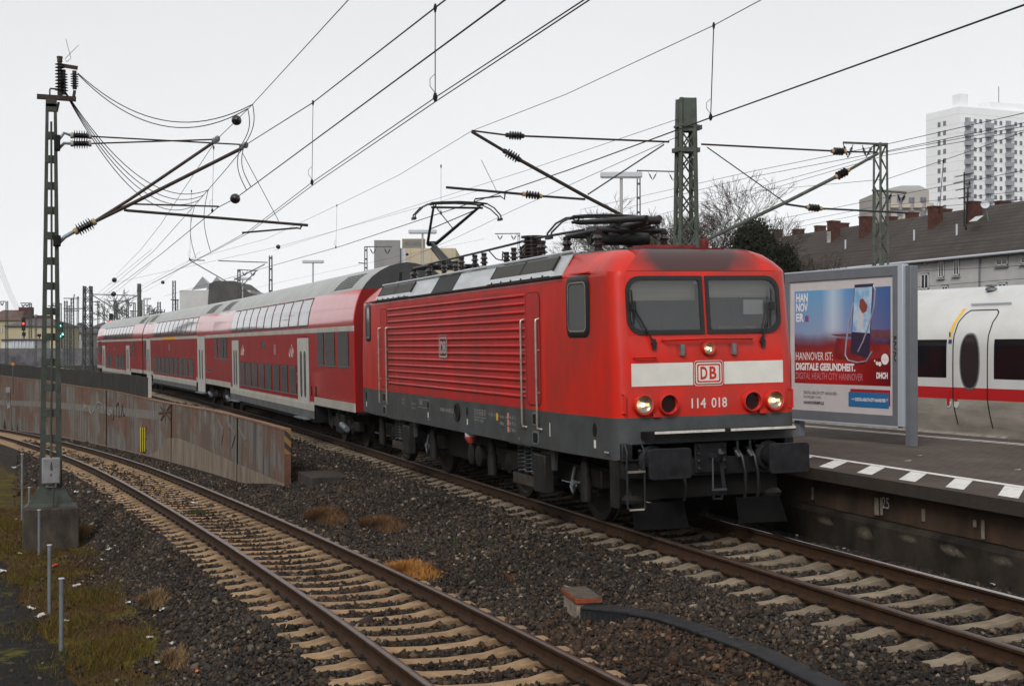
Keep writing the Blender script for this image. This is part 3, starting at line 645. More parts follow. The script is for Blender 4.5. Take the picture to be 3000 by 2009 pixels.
mb = MB(); mb.bx(5.6, 6.9, -.55, .25, 3.93, 3.975); mb.bx(4.9, 5.5, -.5, .3, 3.95, 3.985); mb.build('roof_hatch', M('roof_hatch_red', (.22, .03, .03), .5, var=.3, vs=5), loco)
mb = MB(); mb.lathe([(.06, 0), (.065, .10), (.05, .14)], (6.95, .35, 3.92)); mb.bx(6.75, 7.05, .12, .62, 3.90, 3.925); mb.build('roof_horn', M('dark_red_horn', (.12, .015, .015), .5), loco)
# sooty brow over the windscreen
def soot():
    m = bpy.data.materials.new('sooty_red_paint'); m.use_nodes = True; t = m.node_tree; b = t.nodes['Principled BSDF']; b.inputs['Roughness'].default_value = .4; b.inputs['Specular IOR Level'].default_value = .3; b.inputs['Coat Weight'].default_value = .15
    nz = t.nodes.new('ShaderNodeTexNoise'); nz.inputs['Scale'].default_value = 1.6; nz.inputs['Detail'].default_value = 7
    tc = t.nodes.new('ShaderNodeTexCoord'); t.links.new(tc.outputs['Object'], nz.inputs['Vector'])
    g = t.nodes.new('ShaderNodeTexGradient'); g.gradient_type = 'SPHERICAL'; mp = t.nodes.new('ShaderNodeMapping'); mp.inputs['Location'].default_value = (0, .05, -3.85 * 1.6); mp.inputs['Scale'].default_value = (0, .74, 1.6); t.links.new(tc.outputs['Object'], mp.inputs[0]); t.links.new(mp.outputs[0], g.inputs[0])
    ad = t.nodes.new('ShaderNodeMath'); ad.operation = 'MULTIPLY_ADD'; ad.inputs[1].default_value = 1.0; t.links.new(g.outputs['Fac'], ad.inputs[0])
    s2 = t.nodes.new('ShaderNodeMath'); s2.operation = 'MULTIPLY_ADD'; s2.inputs[1].default_value = .55; s2.inputs[2].default_value = -.28; t.links.new(nz.outputs['Fac'], s2.inputs[0]); t.links.new(s2.outputs[0], ad.inputs[2])
    rp = t.nodes.new('ShaderNodeValToRGB'); rp.color_ramp.elements[0].position = .12; rp.color_ramp.elements[1].position = .5
    rp.color_ramp.elements[0].color = (.58, .019, .011, 1); rp.color_ramp.elements[1].color = (.060, .030, .028, 1); t.links.new(ad.outputs[0], rp.inputs[0]); t.links.new(rp.outputs[0], b.inputs['Base Color']); return m
mb = MB(); rs = []
for X, Yf, Ym, r, z in LV[4:]:
    rs.append([(X + .006, y * (Yf - r), z + .003) for y in (-1, -.75, -.5, -.25, 0, .25, .5, .75, 1)])
mb.rings(rs, 0, False); mb.build('sooty_brow', soot(), loco)
# windscreens
CABIN = M('cab_interior_grey', (.16, .165, .17), .8, var=.1, vs=2); BLIND = M('cream_sun_blind', (.55, .51, .42), .8, var=.08, vs=3, stretch=(1, .3, 6))
gm = bpy.data.materials.new('windscreen_glass'); gm.use_nodes = True; t = gm.node_tree; t.nodes.clear()
oo = t.nodes.new('ShaderNodeOutputMaterial'); mx = t.nodes.new('ShaderNodeMixShader'); tr = t.nodes.new('ShaderNodeBsdfTransparent'); gl = t.nodes.new('ShaderNodeBsdfGlossy'); fr = t.nodes.new('ShaderNodeFresnel'); df = t.nodes.new('ShaderNodeBsdfDiffuse'); m2 = t.nodes.new('ShaderNodeMixShader')
tr.inputs[0].default_value = (.86, .9, .89, 1); gl.inputs['Roughness'].default_value = .02; fr.inputs[0].default_value = 1.6; df.inputs[0].default_value = (.35, .37, .38, 1); m2.inputs[0].default_value = .14
t.links.new(fr.outputs[0], mx.inputs[0]); t.links.new(tr.outputs[0], m2.inputs[1]); t.links.new(df.outputs[0], m2.inputs[2]); t.links.new(m2.outputs[0], mx.inputs[1]); t.links.new(gl.outputs[0], mx.inputs[2]); t.links.new(mx.outputs[0], oo.inputs[0])
def fx_(z): # front face x at height z
    return np.interp(z, [1.6, 2.34, 2.73, 3.50, 3.575], [7.70, 7.70, 7.635, 7.56, 7.55])
for s in (-1, 1):
    # rounded-corner glass and rubber frame, following the sloped front
    z0, z1 = 2.745, 3.485; ya, yb = .045, 1.135
    outer_r = .20
    def ring(g, ro, ri):
        pts = []
        lo, hi, a, b = z0 - g, z1 + g, ya - g, yb + g
        for cy, cz, rr_, a0 in ((b - ro, hi - ro, ro, 0), (a + ri, hi - ri, ri, 90), (a + ri, lo + ri, ri, 180), (b - ro, lo + ro, ro, 270)):
            for i in range(6):
                th = R(a0 + 18 * i); pts.append((cy + rr_ * math.cos(th), cz + rr_ * math.sin(th)))
        return pts
    i_, o_r = ring(-.03, .17, .03), ring(.025, .20, .015)
    fr_ = MB(); P = lambda yz, dx: (float(fx_(yz[1])) + dx, s * yz[0], yz[1])
    fr_.rings([[P(p, .004) for p in o_r], [P(p, .024) for p in o_r], [P(p, .024) for p in i_], [P(p, -.02) for p in i_]], 0, True)
    f = fr_.build('windscreen', RUBBER, loco, smooth=30)
    crn = [(1.150, 3.52)] * 6 + [(.012, 3.52)] * 6 + [(.012, 2.712)] * 6 + [(1.150, 2.712)] * 6
    cf = MB(); cf.rings([[P(p, .0035) for p in crn], [P(p, .006) for p in o_r]], 0, True); cf.build('windscreen_surround', RED, loco, smooth=0)
    sb_ = MB(); sb_.prism([(6.95, s * .55 + a, 2.92 + b) for a, b in rrect(.46, .62, .12)], (-.10, 0, 0)); sb_.build('driver_seat', M('seat_grey', (.06, .065, .075), .8), loco, bevel=.02)
    g = MB(); g.face([P(p, .006) for p in ring(-.02, .17, .03)]); g.build('pane', gm, f, smooth=0)
    bl_ = MB(); zb = 3.20 if s < 0 else 3.235; bl_.add([(7.45, s * .06, zb), (7.45, s * 1.10, zb), (7.42, s * 1.10, 3.47), (7.42, s * .06, 3.47)], [(0, 1, 2, 3)]); bl_.bx(7.44, 7.46, min(s * .06, s * 1.1), max(s * .06, s * 1.1), zb - .02, zb); bl_.build('sun_blind', BLIND, f)
    k = MB(); k.bx(7.50, 7.53, s * .10 - .025, s * .10 + .025, 3.40, 3.47); k.build('blind_bracket', LAMPG, f)
    # wiper
    wp = MB(); zz = 2.62
    ypiv = -.80 if s < 0 else .84; ytip = -1.08 if s < 0 else 1.02
    if s < 0: wp.bar((7.70, -.80, 2.60), (7.66, -1.08, 3.10), .03, .02); wp.bar((7.675, -1.08, 2.86), (7.645, -1.10, 3.32), .022, .02); wp.bx(7.66, 7.70, -1.11, -1.05, 3.05, 3.16)
    else: wp.bar((7.70, .82, 2.60), (7.66, .99, 3.10), .03, .02); wp.bar((7.675, .97, 2.80), (7.645, 1.01, 3.32), .022, .02); wp.bx(7.66, 7.70, .96, 1.03, 3.03, 3.14)
    wp.lathe([(.035, 0), (.035, .06)], (7.66, ypiv, 2.60), (1, 0, 0)); wp.bar((7.69, ypiv, 2.66), (7.70, ypiv + .0, 2.52), .05, .03); wp.build('wiper', RUBBER, loco)
mb = MB(); mb.bx(7.40, 7.42, .70, 1.0, 2.98, 3.18); mb.build('paper_sheet', M('white_paper', (.85, .86, .86), .6, emit=None), loco)
mb = MB(); mb.add([(6.3, -1.3, 2.0), (6.3, 1.3, 2.0), (6.3, 1.3, 3.55), (6.3, -1.3, 3.55)], [(0, 1, 2, 3)]); mb.add([(7.5, -1.25, 2.74), (7.5, 1.25, 2.74), (6.3, 1.3, 2.5), (6.3, -1.3, 2.5)], [(0, 1, 2, 3)]); mb.bx(7.25, 7.45, -.9, -.35, 2.74, 2.80); mb.bx(7.2, 7.4, .3, .9, 2.74, 2.82); mb.build('cab_interior', CABIN, loco)
# front: stripes, logo, number
mb = MB()
for y0, y1 in ((-1.14, -.235), (.235, 1.14)): mb = MB(); mb.bx(7.700, 7.704, y0, y1, 2.03, 2.335); mb.build('white_band', WHITE, loco, smooth=0)
FX = 7.7035
lg = MB(); r_o = rrect(.44, .34, .045); r_i = rrect(.425, .325, .04); lg.rings([[(FX, a, 2.185 + b) for a, b in r_o], [(FX, a, 2.185 + b) for a, b in r_i]]); r_o = rrect(.385, .285, .035); lg.face([(FX, a, 2.185 + b) for a, b in r_o]); lgo = lg.build('logo_plate', WHITE, loco, smooth=0)
lg = MB(); r_o = rrect(.35, .25, .025); r_i = rrect(.31, .21, .02); lg.rings([[(FX + .002, a, 2.185 + b) for a, b in r_o], [(FX + .002, a, 2.185 + b) for a, b in r_i]]); lg.build('logo_border', RED, lgo, smooth=0)
lettering([('D', (FX + .002, -.125, 2.10), (0, 1, 0), (0, 0, 1), .105, .175, 0, .03), ('B', (FX + .002, .012, 2.10), (0, 1, 0), (0, 0, 1), .105, .175, 0, .03)], 'logo_letters', RED, lgo)
lettering([('114', (7.7035, -.265, 1.715), (0, 1, 0), (0, 0, 1), .215, .135, 0, .012), ('018', (7.7035, .035, 1.715), (0, 1, 0), (0, 0, 1), .235, .135, 0, .012)], 'running_number', M('number_white', (.62, .60, .58), .5), loco)
# lamps
LENS = M('lit_headlight', (.5, .4, .25), .2, emit=(1.0, .60, .24), es=.5); BULB = M('headlight_bulb', (1, .9, .7), .3, emit=(1, .85, .58), es=2.2); REFL = M('headlight_reflector', (.30, .26, .21), .28, metal=.7)
def lamp(y, z, rad, lit, name, x=7.70):
    mb = MB(); mb.lathe([(rad * .86, -.02), (rad * .86, .055), (rad * .93, .075), (rad * 1.04, .07), (rad * 1.10, .04), (rad * 1.12, 0)], (x, y, z), (1, 0, 0), 28, cap=False); h = mb.build(name, RED, loco, smooth=50)
    if lit:
        mb = MB(); mb.lathe([(.001, .006), (rad * .4, .012), (rad * .70, .026), (rad * .82, .045)], (x, y, z), (1, 0, 0), 24, cap=False); mb.build('reflector', REFL, h, smooth=60)
        mb = MB(); mb.bx(x + .02, x + .024, y - rad * .72, y + rad * .72, z - rad * .16, z + rad * .16); mb.build('lens_glow', LENS, h, smooth=0)
        mb = MB(); mb.lathe([(.001, .03), (rad * .2, .036), (rad * .22, .03)], (x, y - rad * .08, z), (1, 0, 0), 14); mb.build('bulb', BULB, h)
    else:
        mb = MB(); mb.lathe([(.001, .006), (rad * .87, .006)], (x, y, z), (1, 0, 0), 24, cap=False); mb.build('dark_lens', M('dark_lens', (.02, .003, .003), .12, coat=.5), h)
for y, lit in ((-.985, 1), (.985, 1)): lamp(y, 1.785, .135, 1, 'headlight')
for y in (-.62, .64): lamp(y, 1.785, .135, 0, 'tail_light')
lamp(0, 2.52, .088, 1, 'top_headlight', 7.675)
for y in (-.80, .80):
    mb = MB(); mb.bx(7.70, 7.74, y - .05, y + .05, 1.615, 1.67); mb.build('lamp_bracket', RED, loco)
for y in (-.39, .39):
    mb = MB(); mb.bx(7.67, 7.74, y - .035, y + .02, 2.43, 2.58); mb.bx(7.74, 7.745, y - .03, y + .015, 2.45, 2.565); o = mb.build('route_lamp', GALV, loco, bevel=.006)
def rail_(pts, r, name, mat): 
    mb = MB(); mb.tube(pts, r, 8); return mb.build(name, mat, loco, smooth=50)
rail_([(7.64, -.66, 2.645), (7.73, -.66, 2.645), (7.74, 0, 2.655), (7.73, .66, 2.645), (7.64, .66, 2.645)], .018, 'front_handrail', RED)
rail_([(7.68, -1.10, 2.42), (7.75, -1.10, 2.42), (7.75, -.80, 2.42), (7.68, -.80, 2.42)], .016, 'front_handrail', RED)
for y in (-1.26, 1.26): rail_([(7.66, y, 1.68), (7.74, y, 1.68), (7.74, y, 1.93), (7.66, y, 1.93)], .016, 'corner_handrail', RED)
# buffer beam, step, buffers, coupling
mb = MB(); mb.bx(7.70, 7.95, -.93, 1.18, 1.385, 1.43); mb.bx(7.70, 7.95, -1.02, -.93, 1.33, 1.43); o = mb.build('front_step', BLACK, loco)
mb = MB(); mb.bx(7.945, 7.955, -.93, .10, 1.405, 1.438); mb.bx(7.945, 7.955, .19, 1.18, 1.405, 1.438); mb.build('step_edge', M('step_edge_white', (.55, .53, .48), .5, var=.2, vs=12), o, smooth=0)
mb = MB(); mb.bx(7.55, 7.70, -1.30, 1.30, .80, 1.28); mb.build('buffer_beam', M('buffer_beam_black', (.012, .012, .013), .5, var=.3, vs=5, spec=.3), loco, bevel=.02)
BUFM = M('buffer_plate_black', (.014, .014, .016), .55, var=.35, vs=7, spec=.2)
for y in (-.875, .875):
    mb = MB(); mb.lathe([(.20, 7.68), (.20, 7.74), (.15, 7.76), (.15, 8.05), (.115, 8.06), (.115, 8.27)], (0, y, 1.04), (1, 0, 0), 20); b_ = mb.build('buffer', BUFM, loco, smooth=40)
    mb = MB(); pr_ = rrect(.60, .40, .05, 4); mb.prism([(8.26, y + a, 1.04 + b) for a, b in pr_], (.05, 0, 0)); mb.lathe([(.16, 8.312), (.10, 8.318), (.001, 8.319)], (0, y, 1.04), (1, 0, 0), 20); mb.build('buffer_plate', BUFM, b_, bevel=.008)
    mb = MB()
    for a, b in ((-.17, .13), (.17, .13), (-.17, -.13), (.17, -.13)): mb.lathe([(.028, 0), (.028, .04), (.018, .05)], (7.70, y + a, 1.04 + b), (1, 0, 0), 6)
    mb.build('bolts', SPRING, b_)
mb = MB(); mb.bx(7.70, 7.73, -.24, .24, .84, 1.24); mb.build('coupling_plate', BUFM, loco, bevel=.01)
mb = MB()
for a in (-.19, .19):
    for b in (.90, 1.0, 1.1, 1.2): mb.lathe([(.022, 0), (.022, .03), (.012, .04)], (7.73, a, b), (1, 0, 0), 6)
mb.build('coupling_bolts', SPRING, loco)
mb = MB(); mb.tube([(7.70, 0, 1.05), (7.95, 0, 1.05), (8.02, 0, 1.12), (7.98, 0, 1.17)], [.05, .05, .045, .02], 8); mb.bar((7.9, -.06, 1.05), (7.94, -.085, .62), .02, .05); mb.bar((7.9, .06, 1.05), (7.94, .085, .62), .02, .05); mb.tube([(7.94, -.11, .62), (7.94, .11, .62)], .03, 8); mb.tube([(7.94, -.07, .64), (7.9, -.06, .5), (7.9, .06, .5), (7.94, .07, .64)], .018, 6); mb.build('screw_coupling', SPRING, loco)
for y in (.36, .55):
    mb = MB(); mb.tube([(7.72, y, 1.15), (7.82, y, 1.14), (7.9, y + .02, 1.05), (7.93, y + .05, .85), (7.9, y + .07, .6), (7.86, y + .07, .5)], .024, 8); h = mb.build('brake_hose', RUBBER, loco, smooth=60)
    mb = MB(); mb.tube([(7.80, y - .02, 1.12), (7.88, y, 1.04)], .035, 8); mb.bx(7.8, 7.82, y - .015, y + .015, 1.14, 1.26); mb.build('hose_valve', SPRING, h)
for y in (-.5,):
    mb = MB(); mb.tube([(7.72, y, .95), (7.85, y, .92), (7.9, y + .03, .7), (7.86, y + .02, .5)], .022, 8); mb.build('brake_hose', RUBBER, loco, smooth=60)
# shunter's step ladder at the near corner
mb = MB(); s1 = -1.27; s2 = -1.02
for yy in (s1, s2): mb.tube([(7.72, yy * .98 + (-.02), 1.27), (7.80, yy, 1.18), (7.80, yy, 1.02), (7.76, yy, .94)], .014, 6); mb.tube([(7.80, yy, 1.12), (7.80, yy, .42)], .014, 6)
mb.tube([(7.80, s1, .44), (7.80, s1 + .03, .40), (7.80, s2 - .03, .40), (7.80, s2, .44)], .016, 6); mb.build('step_frame', SPRING, loco, smooth=50)
mb = MB(); mb.bx(7.77, 7.83, s1, s2, .895, .92); mb.tube([(7.81, s1 + .02, .405), (7.81, s2 - .02, .405)], .016, 6); mb.build('step_rung', CHROME, loco)
mb = MB(); mb.bx(7.42, 7.6, -1.36, -1.30, .42, 1.05); mb.bx(7.45, 7.75, -1.32, -1.05, 1.05, 1.06); mb.build('step_bracket', BOGIE, loco)
# rail guards under the front
for y in (-.78, .78):
    mb = MB(); mb.add([(7.62, y - .36, .47), (7.72, y + .36 if y < 0 else y - .36 + .62, .47), (7.80, (y + .40) if y < 0 else y + .34, .12), (7.70, y - .36, .12)], [(0, 1, 2, 3)]); mb.prism([(7.60, y - .36, .46), (7.60, y + .30, .46), (7.66, y + .36, .14), (7.66, y - .30, .14)], (.03, 0, 0)); mb.build('rail_guard', M('rail_guard_steel', (.006, .006, .006), .8, var=.3, vs=5, spec=.05), loco)
    mb = MB(); mb.lathe([(.16, 0), (.17, .05), (.10, .12), (.09, .20)], (7.45, y * 1.33, .45), (0, 0, 1), 16); mb.build('sand_pipe_base', BOGIE, loco)

# sides: ribs, doors, handrails, windows, roof panels
def ysurf(x): return 1.485 if abs(x) < 5.9 else 1.485 - (abs(x) - 5.9) * (.115 / 1.58)
for S in (-1, 1):
    mb = MB()
    for i in range(13):
        z = 1.80 + i * (3.365 - 1.80) / 12; yo = S * 1.485
        pf = [(0, -.028), (.022, -.020), (.030, 0), (.022, .020), (0, .028)]
        mb.rings([[(x, yo + S * a * k, z + b) for a, b in pf] for x, k in ((-4.45, .1), (-4.40, 1), (4.40, 1), (4.45, .1))], 0, False)
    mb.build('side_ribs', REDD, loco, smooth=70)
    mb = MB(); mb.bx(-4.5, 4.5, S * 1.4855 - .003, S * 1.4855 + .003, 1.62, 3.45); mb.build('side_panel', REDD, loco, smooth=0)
    for sx in (-1, 1):
        # door
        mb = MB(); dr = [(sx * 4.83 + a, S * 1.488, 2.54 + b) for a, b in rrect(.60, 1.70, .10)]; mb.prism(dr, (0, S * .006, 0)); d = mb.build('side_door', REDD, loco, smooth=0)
        mb = MB(); o1, i1 = rrect(.62, 1.72, .11), rrect(.595, 1.695, .10); mb.rings([[(sx * 4.83 + a, S * 1.4945, 2.54 + b) for a, b in o1], [(sx * 4.83 + a, S * 1.4945, 2.54 + b) for a, b in i1]]); mb.build('door_seal', M('door_gap', (.07, .012, .012), .7), d, smooth=0)
        for k, xx in enumerate((sx * 4.42, sx * 5.10)):
            mb = MB(); mb.tube([(xx, S * 1.49, 2.99), (xx, S * 1.545, 2.975), (xx, S * 1.55, 2.93), (xx, S * 1.55, 1.40), (xx, S * 1.545, 1.345), (xx + .03 * sx, S * 1.48, 1.33)], .018, 8)
            for zz in (2.52, 1.88): mb.bar((xx, S * 1.48, zz), (xx, S * 1.56, zz), .022, .022)
            mb.build('door_handrail', CHROME, loco, smooth=50)
        # side window
        xc = sx * 6.55; ang = math.atan(.115 / 1.58)
        def P(a, b, o): 
            x = xc + a; return (x, S * (ysurf(x) + o), 3.125 + b)
        o1, m1, i1 = rrect(.74, .86, .13), rrect(.68, .80, .11), rrect(.58, .70, .09)
        mb = MB(); mb.rings([[P(a, b, .002) for a, b in o1], [P(a, b, .018) for a, b in m1], [P(a, b, .018) for a, b in i1], [P(a, b, .004) for a, b in i1]]); wn = mb.build('cab_side_window', RUBBER, loco, smooth=30)
        mb = MB(); i2 = rrect(.54, .66, .08); mb.rings([[P(a, b, .019) for a, b in i1], [P(a, b, .019) for a, b in i2]]); mb.build('window_rim', CHROME, wn)
        mb = MB(); mb.face([P(a, b, .006) for a, b in i1]); mb.build('pane', GLASSD, wn, smooth=0)
        mb = MB(); mb.bx(xc - .42, xc + .42, S * (ysurf(xc)) - .005, S * ysurf(xc) + .03, 3.585, 3.60); mb.build('rain_gutter', RED, loco)
        # skirt openings
        for zz in (1.475, 1.19):
            mb = MB(); mb.prism([(sx * 4.87 + a, S * 1.486, zz + b) for a, b in rrect(.26, .20, .05)], (0, S * .012, 0)); ff = mb.build('foot_hole', GALV, loco)
            mb = MB(); mb.prism([(sx * 4.87 + a, S * 1.499, zz + b) for a, b in rrect(.21, .155, .04)], (0, S * .002, 0)); mb.build('hole_recess', BLACK, ff, smooth=0)
        mb = MB()
        for xx, rr_ in ((sx * 7.02, .075), (sx * 1.3, .06)):
            mb.prism([(xx + rr_ * .9 * math.cos(t), S * (ysurf(xx) + .001), 1.43 + rr_ * 1.6 * .8 * math.sin(t)) for t in [2 * math.pi * i / 16 for i in range(16)]], (0, S * .005, 0))
        mb.build('lifting_holes', BLACK, loco, smooth=0)
        mb = MB(); mb.bx(sx * 7.02 - .03, sx * 7.02 + .03, S * (ysurf(7.02) + .001) - .003, S * (ysurf(7.02)) + .006, 1.18, 1.29); mb.bx(sx * 1.3 - .02, sx * 1.3 + .02, S * 1.487 - .003, S * 1.487 + .003, 1.2, 1.3); mb.build('lifting_marks', WHITE, loco, smooth=0)
    mb = MB(); mb.lathe([(.16, 0), (.165, .03), (.13, .035), (.12, .01)], (.72, S * 1.485, 1.40), (0, S, 0), 20); mb.build('porthole', BOGIE, loco)
    mb = MB(); mb.prism([(.72 + .12 * math.cos(2 * math.pi * i / 18), S * 1.50, 1.40 + .12 * math.sin(2 * math.pi * i / 18)) for i in range(18)], (0, S * .004, 0)); mb.build('porthole_glass', BLACK, loco, smooth=0)
    # sloping roof edge panels: bottom (y 1.485, z 3.575) to top (y 1.295, z 3.89)
    def sl(x, t_, o=.010): return (x, S * (1.485 - .19 * t_ + o * .86), 3.575 + .315 * t_ + o * .5)
    def panel(x0, x1, t0, t1, o, name, mat, parent=loco):
        mb = MB(); q = [sl(x0, t0, o), sl(x1, t0, o), sl(x1, t1, o), sl(x0, t1, o)]; q2 = [sl(x0, t0, -.01), sl(x1, t0, -.01), sl(x1, t1, -.01), sl(x0, t1, -.01)]
        mb.add(q + q2, [(0, 1, 2, 3), (4, 7, 6, 5), (0, 4, 5, 1), (1, 5, 6, 2), (2, 6, 7, 3), (3, 7, 4, 0)]); return mb.build(name, mat, parent, smooth=0)
    panel(-5.55, 6.05, -.02, 1.06, .008, 'roof_side_panel', ALU)
    panel(-.94, .48, -.01, 1.04, .016, 'roof_side_cover', M('black_roof_cover', (.012, .012, .013), .5))
    for x0, x1, nm in ((2.68, 5.6, 6), (-5.45, -2.64, 6)):
        gp = panel(x0, x1, .30, .97, .020, 'air_grille', GRILLE)
        mb = MB(); nsl = 60
        for i in range(nsl):
            x = x0 + (x1 - x0) * (i + .5) / nsl; mb.bar(sl(x, .33, .028), sl(x, .94, .028), .018, .012)
        mb.build('grille_slats', M('grille_slat', (.09, .09, .085), .5), gp)
        mb = MB(); xm = (x0 + x1) / 2; mb.bar(sl(xm, .31, .03), sl(xm, .96, .03), .05, .02); mb.bar(sl(x0, .31, .03), sl(x0, .96, .03), .04, .02); mb.bar(sl(x1, .31, .03), sl(x1, .96, .03), .04, .02); mb.build('grille_frame', BOGIE, gp)
        panel(x0 - .05, x1 + .05, .02, .27, .045, 'grille_flap', ALU, gp)
        mb = MB()
        for i in range(6): x = x0 + (x1 - x0) * (i + .5) / 6; mb.bar(sl(x, .015, .05), sl(x, .08, .05), .025, .02)
        mb.build('flap_catch', BLACK, gp)
    mb = MB(); mb.tube([sl(-5.6, 1.10, .03), sl(6.1, 1.10, .03)], .022, 6); mb.build('roof_edge_rail', LAMPG, loco)
    mb = MB(); mb.bar(sl(-6.0, -.03, .02), sl(6.1, -.03, .02), .035, .03); mb.build('roof_gutter', BOGIE, loco)
# side lettering (near side)
Ys = -1.4895
lettering([('91 80 6 114 018-5 D-DB', (-.42, Ys, 1.36), (1, 0, 0), (0, 0, 1), .98, .075, 0, .01)], 'vehicle_number', DIMW, loco)
lettering([('1', (5.47, Ys - .001, 1.25), (1, 0, 0), (0, 0, 1), .035, .20, 0, 0)], 'cab_number', WHITE, loco)
mb = MB(); 
r_o, r_i = rrect(.58, .46, .05), rrect(.565, .445, .045); mb.rings([[(-.05 + a, -1.522, 2.56 + b) for a, b in r_o], [(-.05 + a, -1.522, 2.56 + b) for a, b in r_i]])
r_o, r_i = rrect(.50, .38, .04), rrect(.42, .31, .03); mb.rings([[(-.05 + a, -1.522, 2.56 + b) for a, b in r_o], [(-.05 + a, -1.522, 2.56 + b) for a, b in r_i]]); sg = mb.build('side_logo', DIMW, loco, smooth=0)
lettering([('DB', (-.235, -1.522, 2.44), (1, 0, 0), (0, 0, 1), .37, .24, 0, .035)], 'logo_letters', DIMW, sg)
it = []
for (x, z, s_, w_, h_) in [(-2.55, 1.40, 'DB Regio AG', .34, .05), (-2.55, 1.32, 'Region Hessen', .34, .04), (-1.95, 1.42, '140', .25, .10), (1.75, 1.40, '01 01 03 08 18', .62, .07), (1.75, 1.28, 'AW  Ta  16,6m', .5, .06), (2.55, 1.42, 'P 120t  R 100t', .55, .05), (3.15, 1.40, 'E 82t  Mg', .42, .05), (3.15, 1.30, '96t', .2, .05), (3.65, 1.42, 'A 67 t', .3, .05), (3.65, 1.32, 'B 72 t', .3, .05), (3.65, 1.22, 'C 80 t', .3, .05), (-3.3, 1.46, '82,5t', .16, .05), (-3.3, 1.38, '90,1t', .16, .05), (4.05, 1.10, 'V', .08, .06), (-1.35, 1.14, '16,64m', .2, .05)]:
    it.append((s_, (x, Ys, z), (1, 0, 0), (0, 0, 1), w_, h_, 0, 0))
lettering(it, 'technical_lettering', DIMW, loco)
mb = MB(); mb.bx(-2.02, -1.15, Ys - .001, Ys, 1.53, 1.537); mb.bx(-2.02, -1.15, Ys - .001, Ys, 1.375, 1.382); mb.bx(1.7, 2.4, Ys - .001, Ys, 1.485, 1.492); mb.bx(1.7, 2.4, Ys - .001, Ys, 1.36, 1.367); mb.bx(7.36, 7.50, -1.41, -1.40, 1.14, 1.16); mb.build('marking_lines', DIMW, loco, smooth=0)
mb = MB(); mb.bx(2.95, 3.05, Ys - .001, Ys, 1.36, 1.48); mb.build('yellow_mark', YELLOW, loco, smooth=0)
mb = MB()
for k in range(3): mb.bx(3.52, 3.62, Ys - .001, Ys, 1.20 + k * .11, 1.29 + k * .11)
mb.build('pink_marks', M('pink_marking', (.5, .22, .17), .6), loco, smooth=0)

